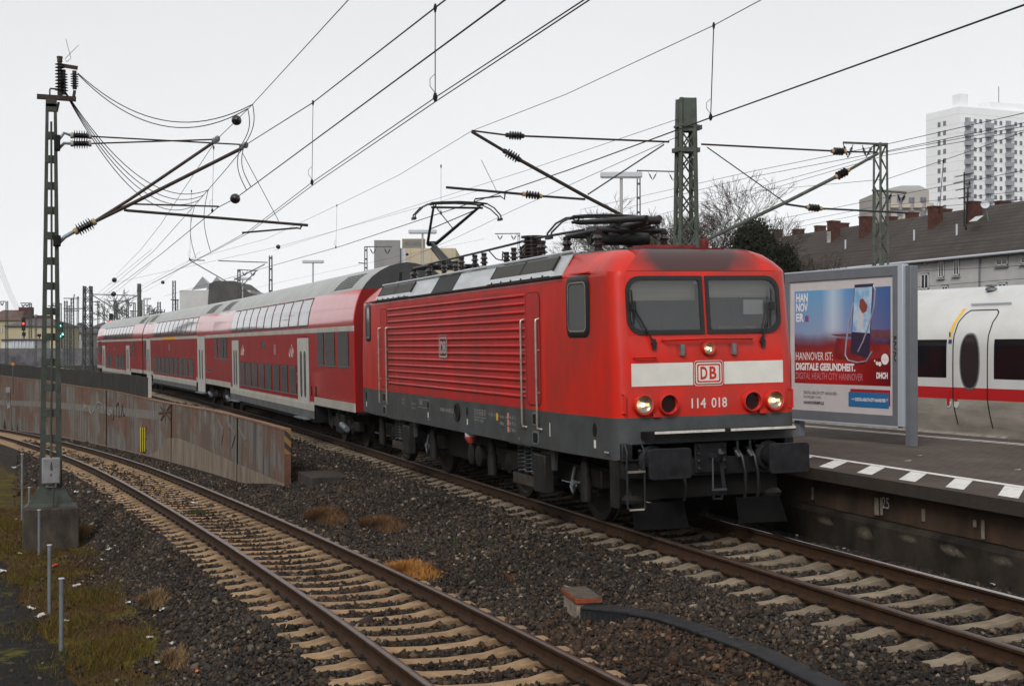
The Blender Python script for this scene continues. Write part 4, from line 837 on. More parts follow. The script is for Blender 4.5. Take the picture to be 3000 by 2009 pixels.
# running gear
PIV = 4.05
for sb in (-1, 1):
    bg_ = MB()
    for s in (-1, 1):
        bg_.bx(sb * PIV - 2.45, sb * PIV + 2.45, s * 1.02 - .09, s * 1.02 + .09, .55, .82)
        bg_.bx(sb * PIV - .75, sb * PIV + .75, s * 1.02 - .1, s * 1.15 + .1, .42, .58)
    bg_.bx(sb * PIV - 2.4, sb * PIV - 2.2, -1, 1, .55, .8); bg_.bx(sb * PIV + 2.2, sb * PIV + 2.4, -1, 1, .55, .8); bg_.bx(sb * PIV - .5, sb * PIV + .5, -1, 1, .5, .85)
    bo = bg_.build('bogie', BOGIE, loco, bevel=.02)
    for ax in (-1.65, 1.65):
        for s in (-1, 1):
            mb = MB(); mb.lathe([(.03, .10), (.12, .10), (.14, .06), (.50, .04), (.53, .065), (.61, .06), (.612, -.05), (.64, -.065), (.64, -.09), (.1, -.09)], (sb * PIV + ax, s * .76, .612), (0, s, 0), 28); mb.build('wheel', M('wheel_steel', (.022, .020, .017), .5, metal=.3, var=.3, vs=5), bo)
            mb = MB(); mb.lathe([(.17, 0), (.19, .05), (.19, .14), (.13, .17), (.05, .18)], (sb * PIV + ax, s * .95, .612), (0, s, 0), 16); mb.bx(sb * PIV + ax - .28, sb * PIV + ax + .28, s * 1.0 - .1, s * 1.0 + .1, .5, .66); mb.build('axle_box', BOGIE, bo)
            for xx in (-.36, .36):
                mb = MB(); pts = [(sb * PIV + ax + xx + .075 * math.cos(a), s * 1.02 + .075 * math.sin(a), .42 + .022 * a / 2) for a in [2 * math.pi * i / 10 for i in range(56)]]; mb.tube(pts, .018, 5); mb.build('axle_spring', SPRING, bo)
            mb = MB(); dx = -.75 if ax > 0 else .72; X = sb * PIV + ax + (.52 if ax > 0 else -.52); mb.lathe([(.05, 0), (.085, .02), (.085, .36), (.07, .37), (.07, .58), (.045, .6), (.045, .64)], (X, s * 1.22, .34), (0, 0, 1), 12); mb.tube([(X, s * 1.22, .98), (X + .02, s * 1.25, 1.08)], .02, 6); mb.tube([(X, s * 1.22, .97), (X - .09, s * 1.2, 1.12)], .016, 6); mb.build('damper', BOGIE, bo, smooth=50)
    for s in (-1, 1):
        for xx in (-.34, -.02, .30):
            mb = MB(); X = sb * PIV + xx; pts = [(X + .115 * math.cos(a), s * 1.25 + .115 * math.sin(a), .55 + .50 * a / (2 * math.pi * 8)) for a in [2 * math.pi * i / 12 for i in range(8 * 12 + 1)]]; mb.tube(pts, .021, 6); mb.build('secondary_spring', SPRING, bo, smooth=60)
        mb = MB(); mb.bx(sb * PIV - .55, sb * PIV + .55, s * 1.25 - .14, s * 1.25 + .14, .49, .53); mb.bx(sb * PIV - .55, sb * PIV + .55, s * 1.39 - .01, s * 1.39 + .01, .40, .56); mb.bx(sb * PIV - .5, sb * PIV + .55, s * 1.25 - .15, s * 1.48, 1.03, 1.055); mb.build('spring_tray', M('spring_tray_steel', (.045, .038, .032), .6, var=.4, vs=8), bo)
        mb = MB(); X = sb * PIV + .58; mb.bx(X, X + .5, s * 1.36 - .1, s * 1.36 + .06, .36, .94); sbx = mb.build('sand_box', BOGIE, bo, bevel=.02)
        mb = MB(); mb.bx(X + .0, X + .24, s * 1.43 - .005, s * 1.43 + .005, .90, .935); mb.bx(X, X + .24, s * 1.43 - .005, s * 1.43 + .005, .37, .405); mb.build('box_edge', M('rusty_box_edge', (.19, .14, .11), .6), sbx)
    for s in (-1, 1):
        mb = MB(); X = sb * PIV + 1.05; mb.prism([(X, s * 1.30, 1.06), (X + .22, s * 1.30, 1.06), (X + .16, s * 1.30, .72), (X + .06, s * 1.30, .72)], (0, s * .05, 0)); mb.tube([(X - .55, s * 1.22, .95), (X - .1, s * 1.25, .93)], .07, 8); mb.build('bogie_bracket', GREYD, loco)
        mb = MB(); X = sb * PIV + 1.55; mb.tube([(X, s * 1.15, .8), (X - .1, s * 1.18, .5), (X + .05, s * 1.2, .42), (X + .2, s * 1.22, .55)], .022, 6); mb.lathe([(.06, 0), (.02, .08), (.02, .2)], (X + .18, s * 1.27, .58), (0, s * -1, 0), 10); mb.build('flange_lubricator', GALV, bo)
mb = MB(); mb.bx(-2.0, 2.0, -1.0, 1.0, .45, 1.05); mb.bx(-7.5, 7.5, -1.1, 1.1, .95, 1.06); mb.bx(7.0, 7.55, -1.1, 1.1, .5, .95); mb.build('underframe', BLACK, loco)
for x in (.55, 1.0):
    mb = MB(); mb.lathe([(.18, 0), (.19, .03), (.19, .1), (.1, .12)], (x, -1.10, .62), (0, -1, 0), 20); mb.build('underfloor_fan', BOGIE, loco)
mb = MB(); mb.lathe([(.05, 0), (.11, .09), (.11, .12)], (1.15, -1.38, .86), (0, 0, 1), 12); mb.build('red_drain_cup', M('drain_red', (.35, .05, .035), .5), loco)
mb = MB(); mb.lathe([(.1, 0), (.11, .05), (.08, .08)], (1.15, -1.38, .98), (0, 0, 1), 12); mb.build('drain_collar', LAMPG, loco)

# roof equipment
def post_insulator(x, y, z0, h, r, n=4, parent=loco, name='roof_insulator'):
    mb = MB(); prof = [(r * .75, 0), (r * .75, h * .08)]
    for i in range(n):
        a = h * (.10 + .78 * i / n); st = h * .78 / n; prof += [(r * .55, a + .02 * h), (r * 1.08 * (1 - .05 * i), a + st * .30), (r * .95 * (1 - .05 * i), a + st * .42), (r * .5, a + st * .9)]
    prof += [(r * .62, h * .90), (r * .62, h)]; mb.lathe(prof, (x, y, z0), (0, 0, 1), 14); return mb.build(name, PORC, parent, smooth=45)
ins = [(1312, 770, 776, -.5), (1347, 0, 0, -.35), (1364, 0, 0, -.6), (1403, 0, 0, -.55), (1430, 0, 0, -.55), (1496, 0, 0, -.6), (1518, 0, 0, -.45), (1543, 0, 0, -.4)]
for u, _, _, y in ins:
    P = aty(u, 760, y); post_insulator(P.x, y, 3.92, .42 if u not in (1496,) else .34, .085, 4)
P = aty(1574, 740, -.35); mb = MB(); prof = [(.15, 0)]
for i in range(7): prof += [(.15, .05 + i * .065), (.19, .065 + i * .065), (.19, .08 + i * .065), (.15, .10 + i * .065)]
prof += [(.15, .52), (.21, .53), (.21, .565)]; mb.lathe(prof, (P.x, -.35, 3.93), (0, 0, 1), 18); mb.build('main_breaker', PORC, loco, smooth=40)
xb = P.x; post_insulator(xb + .45, -.35, 3.92, .46, .12, 4)
mb = MB(); pts = [(-5.0, -.5, 4.36), (-3.2, -.55, 4.36), (-1.0, -.55, 4.37), (1.2, -.5, 4.40), (xb, -.4, 4.44), (4.0, -.3, 4.42)]; mb.tube(pts, .022, 8); mb.build('roof_busbar', PANTO, loco)
mb = MB(); mb.tube([(-.2, -.55, 4.37), (-.05, -.45, 4.2), (.3, -.45, 4.15), (.5, -.5, 4.3)], .012, 6); mb.build('roof_cable', PANTO, loco)
for x in (-4.9, -1.6, 1.3, 4.4):
    mb = MB(); mb.tube([(x + .06 * math.cos(a), -1.15, 3.94 + .06 * math.sin(a)) for a in [math.pi * i / 8 for i in range(9)]], .012, 6); mb.build('lifting_eye', GALV, loco)
def pantograph(xb, sgn, raised):
    # base frame on four insulators, lower arm, forked upper arm, collector head
    zb = 4.32; root = MB(); x0, x1 = xb - .65, xb + .65
    for y in (-.55, .55): root.tube([(x0, y, zb), (x1, y, zb)], .035, 8)
    for x in (x0, xb, x1): root.tube([(x, -.55, zb), (x, .55, zb)], .035, 8)
    pg = root.build('pantograph', PANTO, loco, smooth=50)
    for x in (x0, x1):
        for y in (-.55, .55): post_insulator(x, y, 3.93, .38, .105, 3, pg, 'pantograph_insulator')
    if raised: knee, hx, hz = (xb + sgn * 1.10, 4.92), xb - sgn * 1.0, 5.55
    else: knee, hx, hz = (xb + sgn * 1.45, 4.40), xb - sgn * .35, 4.52
    mb = MB(); mb.tube([(xb - sgn * .35, 0, zb + .05), (knee[0], 0, knee[1])], [.075, .055], 10); mb.tube([(xb - sgn * .1, .0, zb - .02), (knee[0] + sgn * .06, .0, knee[1] - .1)], .022, 6); mb.bx(min(xb, xb - sgn * .5), max(xb, xb - sgn * .5), -.18, .18, zb - .04, zb + .1); mb.build('lower_arm', PANTO, pg, smooth=50)
    mb = MB(); mb.tube([(knee[0], -.10, knee[1]), (knee[0], .10, knee[1])], .06, 10)
    if raised: mb.tube([(knee[0], -.1, knee[1]), (hx - sgn * -.12, -.50, hz)], [.034, .026], 8); mb.tube([(knee[0], .1, knee[1]), (hx + sgn * .12, .50, hz)], [.042, .03], 8)
    else:
        for y in (-1, 1): mb.tube([(knee[0], y * .1, knee[1] + .03), (hx, y * .5, hz)], [.05, .035], 8)
    mb.tube([(knee[0] * .6 + hx * .4, -.29, knee[1] * .6 + hz * .4), (hx, .45, hz - .03)], .012, 5); mb.tube([(knee[0] * .6 + hx * .4, .29, knee[1] * .6 + hz * .4), (hx, -.45, hz - .03)], .012, 5)
    mb.build('upper_arm', PANTO, pg, smooth=50)
    if not raised:
        mb = MB(); 
        for y in (-.22, .22): mb.tube([(xb - .5, y, zb + .1), (xb + .2, y, zb + .04), (xb + .7, y * 1.1, zb + .08)], .06, 8)
        mb.lathe([(.1, -.5), (.1, .5)], (xb + .15, 0, zb - .1), (0, 1, 0), 12); mb.build('raising_springs', PANTO, pg, smooth=50)
    mb = MB()
    for dx in (-.17, .17):
        mb.tube([(hx + dx, y, hz + .08 + .03 * (1 - (y / .6) ** 2)) for y in (-.62, -.4, 0, .4, .62)], .022, 6)
        for s in (-1, 1): mb.tube([(hx + dx, s * .62, hz + .08), (hx + dx * .8, s * .80, hz - .01), (hx + dx * .55, s * .96, hz - .17), (hx + dx * .5, s * .97, hz - .24)], .016, 6)
    mb.tube([(hx - .17, -.55, hz + .07), (hx + .17, -.55, hz + .07)], .02, 6); mb.tube([(hx - .17, .55, hz + .07), (hx + .17, .55, hz + .07)], .02, 6); mb.tube([(hx, -.58, hz), (hx, .58, hz)], .024, 8)
    for s in (-1, 1): mb.bx(hx - .11, hx + .11, s * .97 - .03, s * .97 + .03, hz - .27, hz - .22); mb.tube([(hx, s * .5, hz), (hx - .17, s * .5, hz + .08)], .015, 6); mb.tube([(hx, s * .5, hz), (hx + .17, s * .5, hz + .08)], .015, 6)
    mb.build('collector_head', PANTO, pg, smooth=50)
pantograph(-5.05, -1, True); pantograph(4.55, 1, False)
mb = MB(); mb.tube([(-5.9, -.9, 3.98), (-5.6, -.9, 4.02), (-5.55, -.9, 4.25)], .03, 6); mb.tube([(-5.6, -.9, 4.02), (-4.9, -.8, 4.0)], .03, 6); mb.build('roof_switch', PANTO, loco)

# ------------------------------------------------------------------ double-deck coaches (local frame: x = 0 at the end nearest the locomotive, body towards -x)
PROF = [(1.39, .95), (1.39, 1.02), (1.39, 1.17), (1.39, 2.93), (1.39, 3.06), (1.385, 3.14), (1.37, 3.30), (1.34, 3.47), (1.30, 3.63), (1.24, 3.79), (1.17, 3.95), (1.06, 4.10), (.90, 4.26), (.70, 4.40), (.45, 4.52), (.20, 4.58), (0, 4.60)]
def py(z): return float(np.interp(z, [p[1] for p in PROF], [p[0] for p in PROF]))
DOORM = M('coach_door_grey', (.46, .455, .42), .4, var=.1, vs=2, stretch=(1, 1, .4))
WFRAME = M('window_frame_grey', (.045, .045, .047), .5); SEAM = M('door_seam', (.03, .03, .03), .7); LOUV = M('roof_louvre', (.05, .052, .052), .6)
def coach(label, P0, ang, Lc, s0, s1, uw, lw, mids, doors, door_top, yellow=None, cab=False, logos=(), slots=(), zoff=.026):
    t = thing('double_deck_coach', label, 'railway coach', (P0[0], P0[1], zoff), (CANT, 0, ang), 'red double-deck coaches behind the locomotive')
    # body
    xs = [0, .03, s0 - .05, s0, s1, s1 + .05, Lc - .03, Lc]
    if cab: xs = [0, .03, s0 - .05, s0, s1, s1 + .05, Lc - 1.6, Lc - .9, Lc - .35, Lc]
    mb = MB(); rs = []
    for x in xs:
        k = 1.0 if (.01 < x < Lc - .01) or cab else .985
        ring = []
        for y, z in PROF:
            cut = 0
            if cab and x > Lc - 1.7:
                d = (x - (Lc - 1.6)) / 1.6; zt = 4.60 - 1.75 * max(0, d) ** 2.2; z = min(z, zt) if z > 2.9 else z; y = y * (1 - .10 * max(0, d) ** 2)
            ring.append((-x, -y * k, z))
        rs.append(ring + [(a, -b, c) for a, b, c in ring[-2::-1]])
    n = len(rs[0]); np_ = len(PROF)
    mb.rings(rs, 0, False)
    for i in range(len(xs) - 1):
        for k in range(n - 1):
            j = k if k < np_ - 1 else n - 2 - k; mid = (xs[i] + xs[i + 1]) / 2; over = mid < s0 or mid > s1
            zone = 0
            if j == 0: zone = 1
            elif j == 1: zone = 1 if over else 0
            elif j == 3: zone = 1
            elif j >= 10: zone = 2
            mb.m[i * (n - 1) + k] = zone
    mb.build('body_shell', [REDC, BEIGE, ROOFG], t, smooth=28)
    for x, nm in ((0.0, 1), (Lc, -1)):
        if cab and nm < 0: continue
        low = [(-x, -y * .985, z) for y, z in PROF[:11]]; up = [(-x, -y * .985, z) for y, z in PROF[10:]]
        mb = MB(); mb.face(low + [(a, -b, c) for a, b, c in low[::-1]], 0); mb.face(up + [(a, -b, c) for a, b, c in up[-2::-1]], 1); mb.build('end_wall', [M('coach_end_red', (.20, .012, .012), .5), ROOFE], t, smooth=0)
        mb = MB(); mb.bx(-x + .02 * nm if nm > 0 else -x - .30, -x + .30 if nm > 0 else -x - .02, -.75, .75, 1.1, 3.4); mb.build('gangway_bellows', RUBBER, t, bevel=.05)
    if cab:
        r_ = rs[-1]; mb = MB(); mb.face(r_); mb.build('cab_front', REDC, t, smooth=0)
    mb = MB()
    for s in (-1, 1):
        mb.bx(-s1, -s0, s * 1.39 - .02, s * 1.39, .77, .95, 0); mb.bx(-s1, -s0, s * 1.39 - .02, s * 1.39, .55, .77, 1)
    mb.build('skirt', [BEIGE, SKIRTG], t, smooth=0)
    mb = MB(); mb.bx(-s1, -s0, -1.36, 1.36, .45, .94); mb.bx(-Lc, 0, -1.3, 1.3, .90, .96); mb.build('underframe', BLACK, t)
    # windows
    def pane_patch(a, b, z0, z1, name, glass, off=.012, curved=False, par=t, rim=.02):
        nz = 7 if curved else 1; zs = [z0 + (z1 - z0) * i / nz for i in range(nz + 1)]
        out = []
        for s in (-1, 1):
            mb = MB()
            def quad(x0, x1, zz, o, mi, xi=0): mb.rings([[(-x0, s * (py(z) + o), z) for z in zz], [(-x1, s * (py(z) + o), z) for z in zz]], mi, False)
            zz = [z0 - rim + (z1 - z0 + 2 * rim) * i / max(1, nz) for i in range(nz + 1)]
            quad(a - rim, b + rim, zz, off * .5, 1); quad(a, b, zs, off, 0)
            o = mb.build(name, [glass, WFRAME], par, smooth=30)
            if not curved:
                m2 = MB(); m2.bx(-b - rim, -a + rim, s * 1.39 - .002, s * (1.39 + .02), z0 - rim - .02, z0 - rim + .01); m2.build('window_sill', GALV, o)
    for a, b in uw: pane_patch(a, b, 3.16, 3.88, 'upper_window', GLASSU, .012, True, rim=.05)
    for a, b in lw: pane_patch(a, b, 1.17, 1.98, 'lower_window', GLASSD)
    for a, b, z0, z1 in mids: pane_patch(a, b, z0, z1, 'window', GLASSD)
    for a, b in doors:
        for s in (-1, 1):
            mb = MB(); y = s * 1.39; mb.bx(-b, -a, y - .01, y + .012, .56, door_top); d = mb.build('door', DOORM, t, smooth=0)
            mb = MB(); xm = -(a + b) / 2
            mb.bx(xm - .012, xm + .012, y - .005, y + .0145, .58, door_top - .03); mb.bx(-b - .02, -b + .01, y - .005, y + .0145, .56, door_top); mb.bx(-a - .01, -a + .02, y - .005, y + .0145, .56, door_top); mb.build('door_seam', SEAM, d, smooth=0)
            for sx in (-1, 1):
                mb = MB(); xc = xm + sx * (b - a) * .17; mb.prism([(xc + p, y + s * .0125, 1.77 + q) for p, q in rrect(.30, 1.32, .14)], (0, s * .005, 0)); mb.build('door_window', GLASSD, d, smooth=0)
            mb = MB(); mb.bx(-b - .05, -a + .05, y, y + .04, door_top, door_top + .04); mb.build('door_gutter', REDC, d); mb = MB(); mb.bx(-b, -a, y - .15, y + .06, .50, .54); mb.build('door_step', GALV, d)
    if yellow:
        mb = MB()
        for s in (-1, 1): mb.bx(-yellow[1], -yellow[0], s * 1.39 - .003, s * 1.39 + .003, 2.935, 3.055)
        mb.build('yellow_stripe', YELLOW, t, smooth=0)
    for a, b in slots:
        mb = MB(); mb.bx(-b, -a, -1.394, -1.385, 1.18, 1.46); mb.build('grab_recess', BLACK, t, smooth=0)
    # roof louvres at both ends
    for xa, xb in ((1.2, 3.4), (Lc - 3.4, Lc - 1.2)):
        if cab and xa > 10: continue
        for s in (-1, 1):
          mb = MB()
          for i in range(7):
            z = 4.03 + i * .055
            for j in range(6):
                x0 = xa + (xb - xa) * j / 6 + .03; x1 = xa + (xb - xa) * (j + 1) / 6 - .03
                mb.rings([[(-x0, s * (py(z) + .012), z), (-x0, s * (py(z + .035) + .012), z + .035)], [(-x1, s * (py(z) + .012), z), (-x1, s * (py(z + .035) + .012), z + .035)]], 0, False)
          mb.build('roof_louvre', LOUV, t, smooth=0)
    # bogies
    for c in (s0 * .52, Lc - (Lc - s1) * .52):
        mb = MB()
        for s in (-1, 1): mb.bx(-c - 1.75, -c + 1.75, s * 1.05 - .08, s * 1.05 + .08, .42, .66); mb.bx(-c - .5, -c + .5, s * 1.1 - .1, s * 1.1 + .1, .3, .8)
        mb.bx(-c - .4, -c + .4, -1, 1, .4, .8); bo = mb.build('bogie', BOGIE, t, bevel=.02)
        for ax in (-1.25, 1.25):
            for s in (-1, 1):
                mb = MB(); mb.lathe([(.03, .1), (.1, .1), (.12, .05), (.38, .04), (.46, .06), (.46, -.05), (.49, -.07), (.1, -.08)], (-c + ax, s * .76, .46), (0, s, 0), 20); mb.build('wheel', MATS['wheel_steel'], bo)
                mb = MB(); mb.lathe([(.13, 0), (.14, .1), (.08, .13)], (-c + ax, s * 1.05, .46), (0, s, 0), 12); mb.bar((-c + ax, s * 1.16, .5), (-c + ax - .12, s * 1.18, .95), .09, .04); mb.build('axle_box', BOGIE, bo)
        for s in (-1, 1):
            mb = MB(); mb.tube([(-c + .55, s * 1.27, .55), (-c + 1.15, s * 1.27, .46)], .075, 10); mb.build('yaw_damper', GALV, bo)
            mb = MB(); mb.tube([(-c + .11 * math.cos(a), s * 1.12 + .11 * math.sin(a), .66 + .26 * a / (12 * math.pi)) for a in [2 * math.pi * i / 10 for i in range(61)]], .02, 5); mb.build('bogie_spring', SPRING, bo)
    for kind, s_, z in logos:
        it = []; y = -1.395
        if kind == 'DB':
            mb = MB(); o1, i1 = rrect(.42, .30, .03), rrect(.36, .24, .02); mb.rings([[(-s_ + a, y, z + b) for a, b in o1], [(-s_ + a, y, z + b) for a, b in i1]]); lo = mb.build('coach_logo', DIMW, t, smooth=0)
            lettering([('DB', (-s_ - .14, y, z - .085), (1, 0, 0), (0, 0, 1), .28, .17, 0, .03)], 'logo_letters', DIMW, lo)
        elif kind == 'bike':
            mb = MB()
            for dx in (-.2, .2): mb.tube([(-s_ + dx + .13 * math.cos(a), y, z - .06 + .13 * math.sin(a)) for a in [2 * math.pi * i / 14 for i in range(15)]], .012, 4, cap=False)
            mb.tube([(-s_ - .2, y, z - .06), (-s_ - .05, y, z + .12), (-s_ + .12, y, z + .12), (-s_ + .2, y, z - .06)], .007, 4); mb.tube([(-s_ + .12, y, z + .2), (-s_ + .12, y, z + .12)], .012, 4); mb.build('bicycle_symbol', DIMW, t)
        elif kind == 'display':
            mb = MB(); mb.bx(-s_ - .62, -s_ + .62, y, y + .01, z - .15, z + .15); d = mb.build('destination_frame', REDC, t, smooth=0); mb = MB(); mb.bx(-s_ - .45, -s_ + .45, y - .003, y, z - .10, z + .10); mb.build('destination_display', GLASSD, d, smooth=0)
        elif kind == '2':
            lettering([('2', (-s_, y, z), (1, 0, 0), (0, 0, 1), .14, .30, 0, .01)], 'class_number', M('class_pink', (.50, .17, .14), .5), t)
        elif kind == 'text':
            lettering([('50 80 26-33 164-5', (-s_, y, z), (1, 0, 0), (0, 0, 1), 1.5, .07, 0, 0), ('D-DB DBpza 753', (-s_ + 1.7, y, z), (1, 0, 0), (0, 0, 1), 1.1, .07, 0, 0)], 'coach_number', DIMW, t)
    return t
def split(a, b, n, g): 
    w_ = (b - a - g * (n - 1)) / n; return [(a + i * (w_ + g), a + i * (w_ + g) + w_) for i in range(n)]
coach('red double-deck coach directly behind the locomotive, three tall windows beside its front door', (-8.41, 0.0), R(.696), 26.45, 4.95, 21.2,
      split(5.67, 20.75, 10, .24), split(7.55, 18.6, 8, .34), [(.56, 1.76, 2.07, 2.91), (2.16, 3.40, 2.07, 2.91), (3.55, 4.38, 2.07, 2.91), (22.1, 22.95, 2.1, 2.9), (23.1, 24.2, 2.1, 2.9), (24.9, 25.7, 2.1, 2.9)], [(5.6, 7.25), (18.95, 20.65)], 2.80,
      logos=[('DB', 11.1, 2.46), ('bike', 8.28, 2.42), ('bike', 18.0, 2.42), ('display', 13.2, 2.60), ('2', 7.5, 1.5), ('text', 12.5, .63)], slots=[(4.55, 4.75), (5.2, 5.36)])
coach('middle red double-deck coach with a yellow strip under its upper windows', (-34.75, -.32), R(2.358), 26.5, 4.95, 21.5,
      split(5.0, 21.1, 10, .26), split(5.85, 21.0, 9, .38), [(25.0, 25.8, 1.9, 2.9), (.6, 1.6, 1.5, 1.56)], [(2.3, 4.42), (22.7, 24.6)], 3.03, yellow=(11.95, 16.95), logos=[('DB', 14.3, 2.54)])
coach('farthest red double-deck coach, the driving trailer with a sloping end', (-61.66, -1.43), R(3.674), 27.3, 5.5, 22.5,
      split(4.9, 21.7, 10, .28), [(8.99, 10.4), (10.6, 12.1), (12.3, 13.93), (16.04, 17.5), (17.7, 19.15)], [(3.7, 5.0, 2.08, 2.9), (23.2, 24.7, 2.14, 2.97)], [(6.1, 7.85), (20.35, 22.2)], 2.66, cab=True, logos=[('DB', 14.6, 2.4)])

# ------------------------------------------------------------------ white express train on the far side of the platform
ice = thing('express_train_car', 'white express train car with a red stripe and oval door window behind the billboard', 'railway coach', (ICE_P[0], ICE_P[1], 0), (0, 0, ICE_ANG))
IW = M('white_train_paint', (.55, .55, .535), .32, var=.06, vs=1.2, coat=.3); IWD = M('dirty_white_skirt', (.34, .31, .27), .5, vs=2.0, stretch=(.35, .35, 1.6), col2=(.20, .175, .145)); IRED = M('train_red_stripe', (.42, .012, .014), .35)
IP = [(-.12, .55), (-.05, .90), (-.01, 1.15), (0, 1.43), (0, 1.68), (0, 1.88), (0, 2.2), (-.005, 2.55), (-.03, 2.78), (-.15, 3.05), (-.36, 3.28), (-.52, 3.46), (-.62, 3.52), (-.85, 3.70), (-1.15, 3.83), (-1.47, 3.88)]
def iy(z): return -float(np.interp(z, [p[1] for p in IP], [p[0] for p in IP]))
mb = MB(); rs = []
IX = [-34, -20, -6, 0, 2, 12]
for x in IX:
    ring = [(x, -a, z) for a, z in IP]; rs.append(ring + [(x, 2.94 + a, z) for a, z in IP[-2::-1]])
n = len(rs[0]); mb.rings(rs, 0, False)
for i in range(len(IX) - 1):
    for k in range(n - 1):
        j = k if k < len(IP) - 1 else n - 2 - k
        mb.m[i * (n - 1) + k] = 1 if j <= 2 else (2 if j == 3 else 0)
mb.build('body_shell', [IW, IWD, IRED], ice, smooth=25)
def ilx(u, v=1000):     # local x along the near side for a bearing
    P = atplane(u, v, ICE_P, ICE_ANG); return (P.x - ICE_P[0]) * math.cos(ICE_ANG) + (P.y - ICE_P[1]) * math.sin(ICE_ANG)
def side_patch(mb, x0, x1, z0, z1, off, mi=0, n=6):
    zs = [z0 + (z1 - z0) * i / n for i in range(n + 1)]; mb.rings([[(x0, iy(z) - off, z) for z in zs], [(x1, iy(z) - off, z) for z in zs]], mi, False)
IGL = M('express_window_glass', (.006, .006, .008), .06, spec=.4)
for a, b in ((ilx(2560) - 6, ilx(2773)), (ilx(2912), ilx(3000) + 6)):
    mb = MB(); side_patch(mb, a, b, 1.88, 2.70, .006); wn = mb.build('window_band', IGL, ice, smooth=0)
    if a < 0: 
        mb = MB(); side_patch(mb, b - 2.2, b - .95, 1.98, 2.60, .010); mb.build('lit_pane', M('dim_interior', (.035, .028, .024), .2), wn, smooth=0)
dx0, dx1 = ilx(2792), ilx(2893)
mb = MB()
def dline(pts, r=.014):
    q = []
    for (xa, za), (xb_, zb_) in zip(pts[:-1], pts[1:]): q += [(xa + (xb_ - xa) * i / 8, za + (zb_ - za) * i / 8) for i in range(8)]
    mb.tube([(x, iy(z) - .004, z) for x, z in q + [pts[-1]]], r, 5)
cxs = [(dx0 + .10, .90)] + [(dx0, 1.45), (dx0, 2.0), (dx0, 2.5), (dx0, 2.9), (dx0, 3.12), (dx0 + .03, 3.24), (dx0 + .12, 3.32), (dx1 - .12, 3.32), (dx1 - .03, 3.26), (dx1, 3.16), (dx1, 2.9), (dx1, 2.0), (dx1, 1.45), (dx1 + .10, .86)]
dline(cxs); mb.build('door_seal', BLACK, ice, smooth=0)
xm = ilx(2841)
def oval(rx, rz, off): return [(xm + rx * math.copysign(abs(math.cos(t)) ** .8, math.cos(t)), iy(2.22 + rz * math.sin(t) * .98) - off, 2.24 + rz * math.copysign(abs(math.sin(t)) ** .9, math.sin(t))) for t in [2 * math.pi * i / 32 for i in range(32)]]
mb = MB(); mb.rings([oval(.30, .60, .008), oval(.27, .565, .012)]); dw = mb.build('door_window', GALV, ice, smooth=0)
mb = MB(); ov = oval(.268, .562, .011); mb.f += [(i, i + 1, 31 - i - 1, 31 - i) for i in range(-8, 7) if False]; mb.v += ov; mb.m += [0] * 15; mb.f += [((8 + i) % 32, (8 + i + 1) % 32, (8 - i - 1) % 32, (8 - i) % 32) for i in range(0, 15)] ; mb.m.append(0); mb.f.append(((8 + 15) % 32, (8 + 16) % 32, (8 - 15) % 32)); mb.build('pane', M('door_pane', (.030, .022, .022), .08), dw, smooth=0)
mb = MB()
for i in range(6):
    z0, z1 = 2.74 + i * .105, 2.74 + (i + 1) * .105; w_ = .085
    x0 = dx0 - .16; x1 = dx0 - .16
    mb.add([(x0, iy(z0) - .006, z0), (x0 + w_, iy(z0) - .006, z0), (x1 + w_, iy(z1) - .006, z1), (x1, iy(z1) - .006, z1)], [(0, 1, 2, 3)])
mb.build('yellow_class_strip', M('bright_yellow_marking', (.75, .45, .02), .4), ice, smooth=0)
lettering([('1', (dx0 - .14, iy(2.78) - .009, 2.76), (1, 0, 0), (0, 0, 1), .04, .10, 0, .02)], 'class_number', BLACK, ice)
mb = MB(); side_patch(mb, dx0 - .15, dx0 - .05, 2.61, 2.70, .006, 0, 1); mb.build('blue_symbol', M('blue_symbol', (.02, .03, .12), .4), ice, smooth=0)
for dx in (-.13, .10):
    mb = MB(); mb.prism([(dx0 + dx + .09 * math.cos(t), iy(1.40) - .004, 1.38 + .14 * math.sin(t)) for t in [math.pi + math.pi * i / 10 for i in range(11)]], (0, -.004, 0)); mb.build('handle_surround', IW, ice, smooth=0)
    mb = MB(); mb.bx(dx0 + dx - .035, dx0 + dx + .035, -.03, -.005, 1.30 if dx < 0 else 1.40, 1.60); mb.build('door_handle', IRED, ice)
mb = MB(); mb.tube([(dx0 + .05, .46, 3.46), (dx1 + .2, .46, 3.46)], .02, 6); mb.build('door_gutter', LAMPG, ice)
for u in (2804, 2985):
    x = ilx(u); mb = MB(); mb.lathe([(.12, 0), (.12, .06), (.06, .09), (.06, .13)], (x, .95, 3.75)); mb.bx(x - .1, x + .1, .88, 1.02, 3.84, 3.88); mb.build('roof_vent', GALV, ice)
mb = MB(); mb.bx(-34, 12, .05, 2.9, .2, .6); mb.build('underframe', BLACK, ice)
mb = MB(); mb.tube([(x, .0, .62) for x in (-30, ilx(2955) + .0)], .11, 10); mb.build('door_step_rail', M('dirty_sill', (.22, .20, .17), .5, var=.3, vs=4), ice)

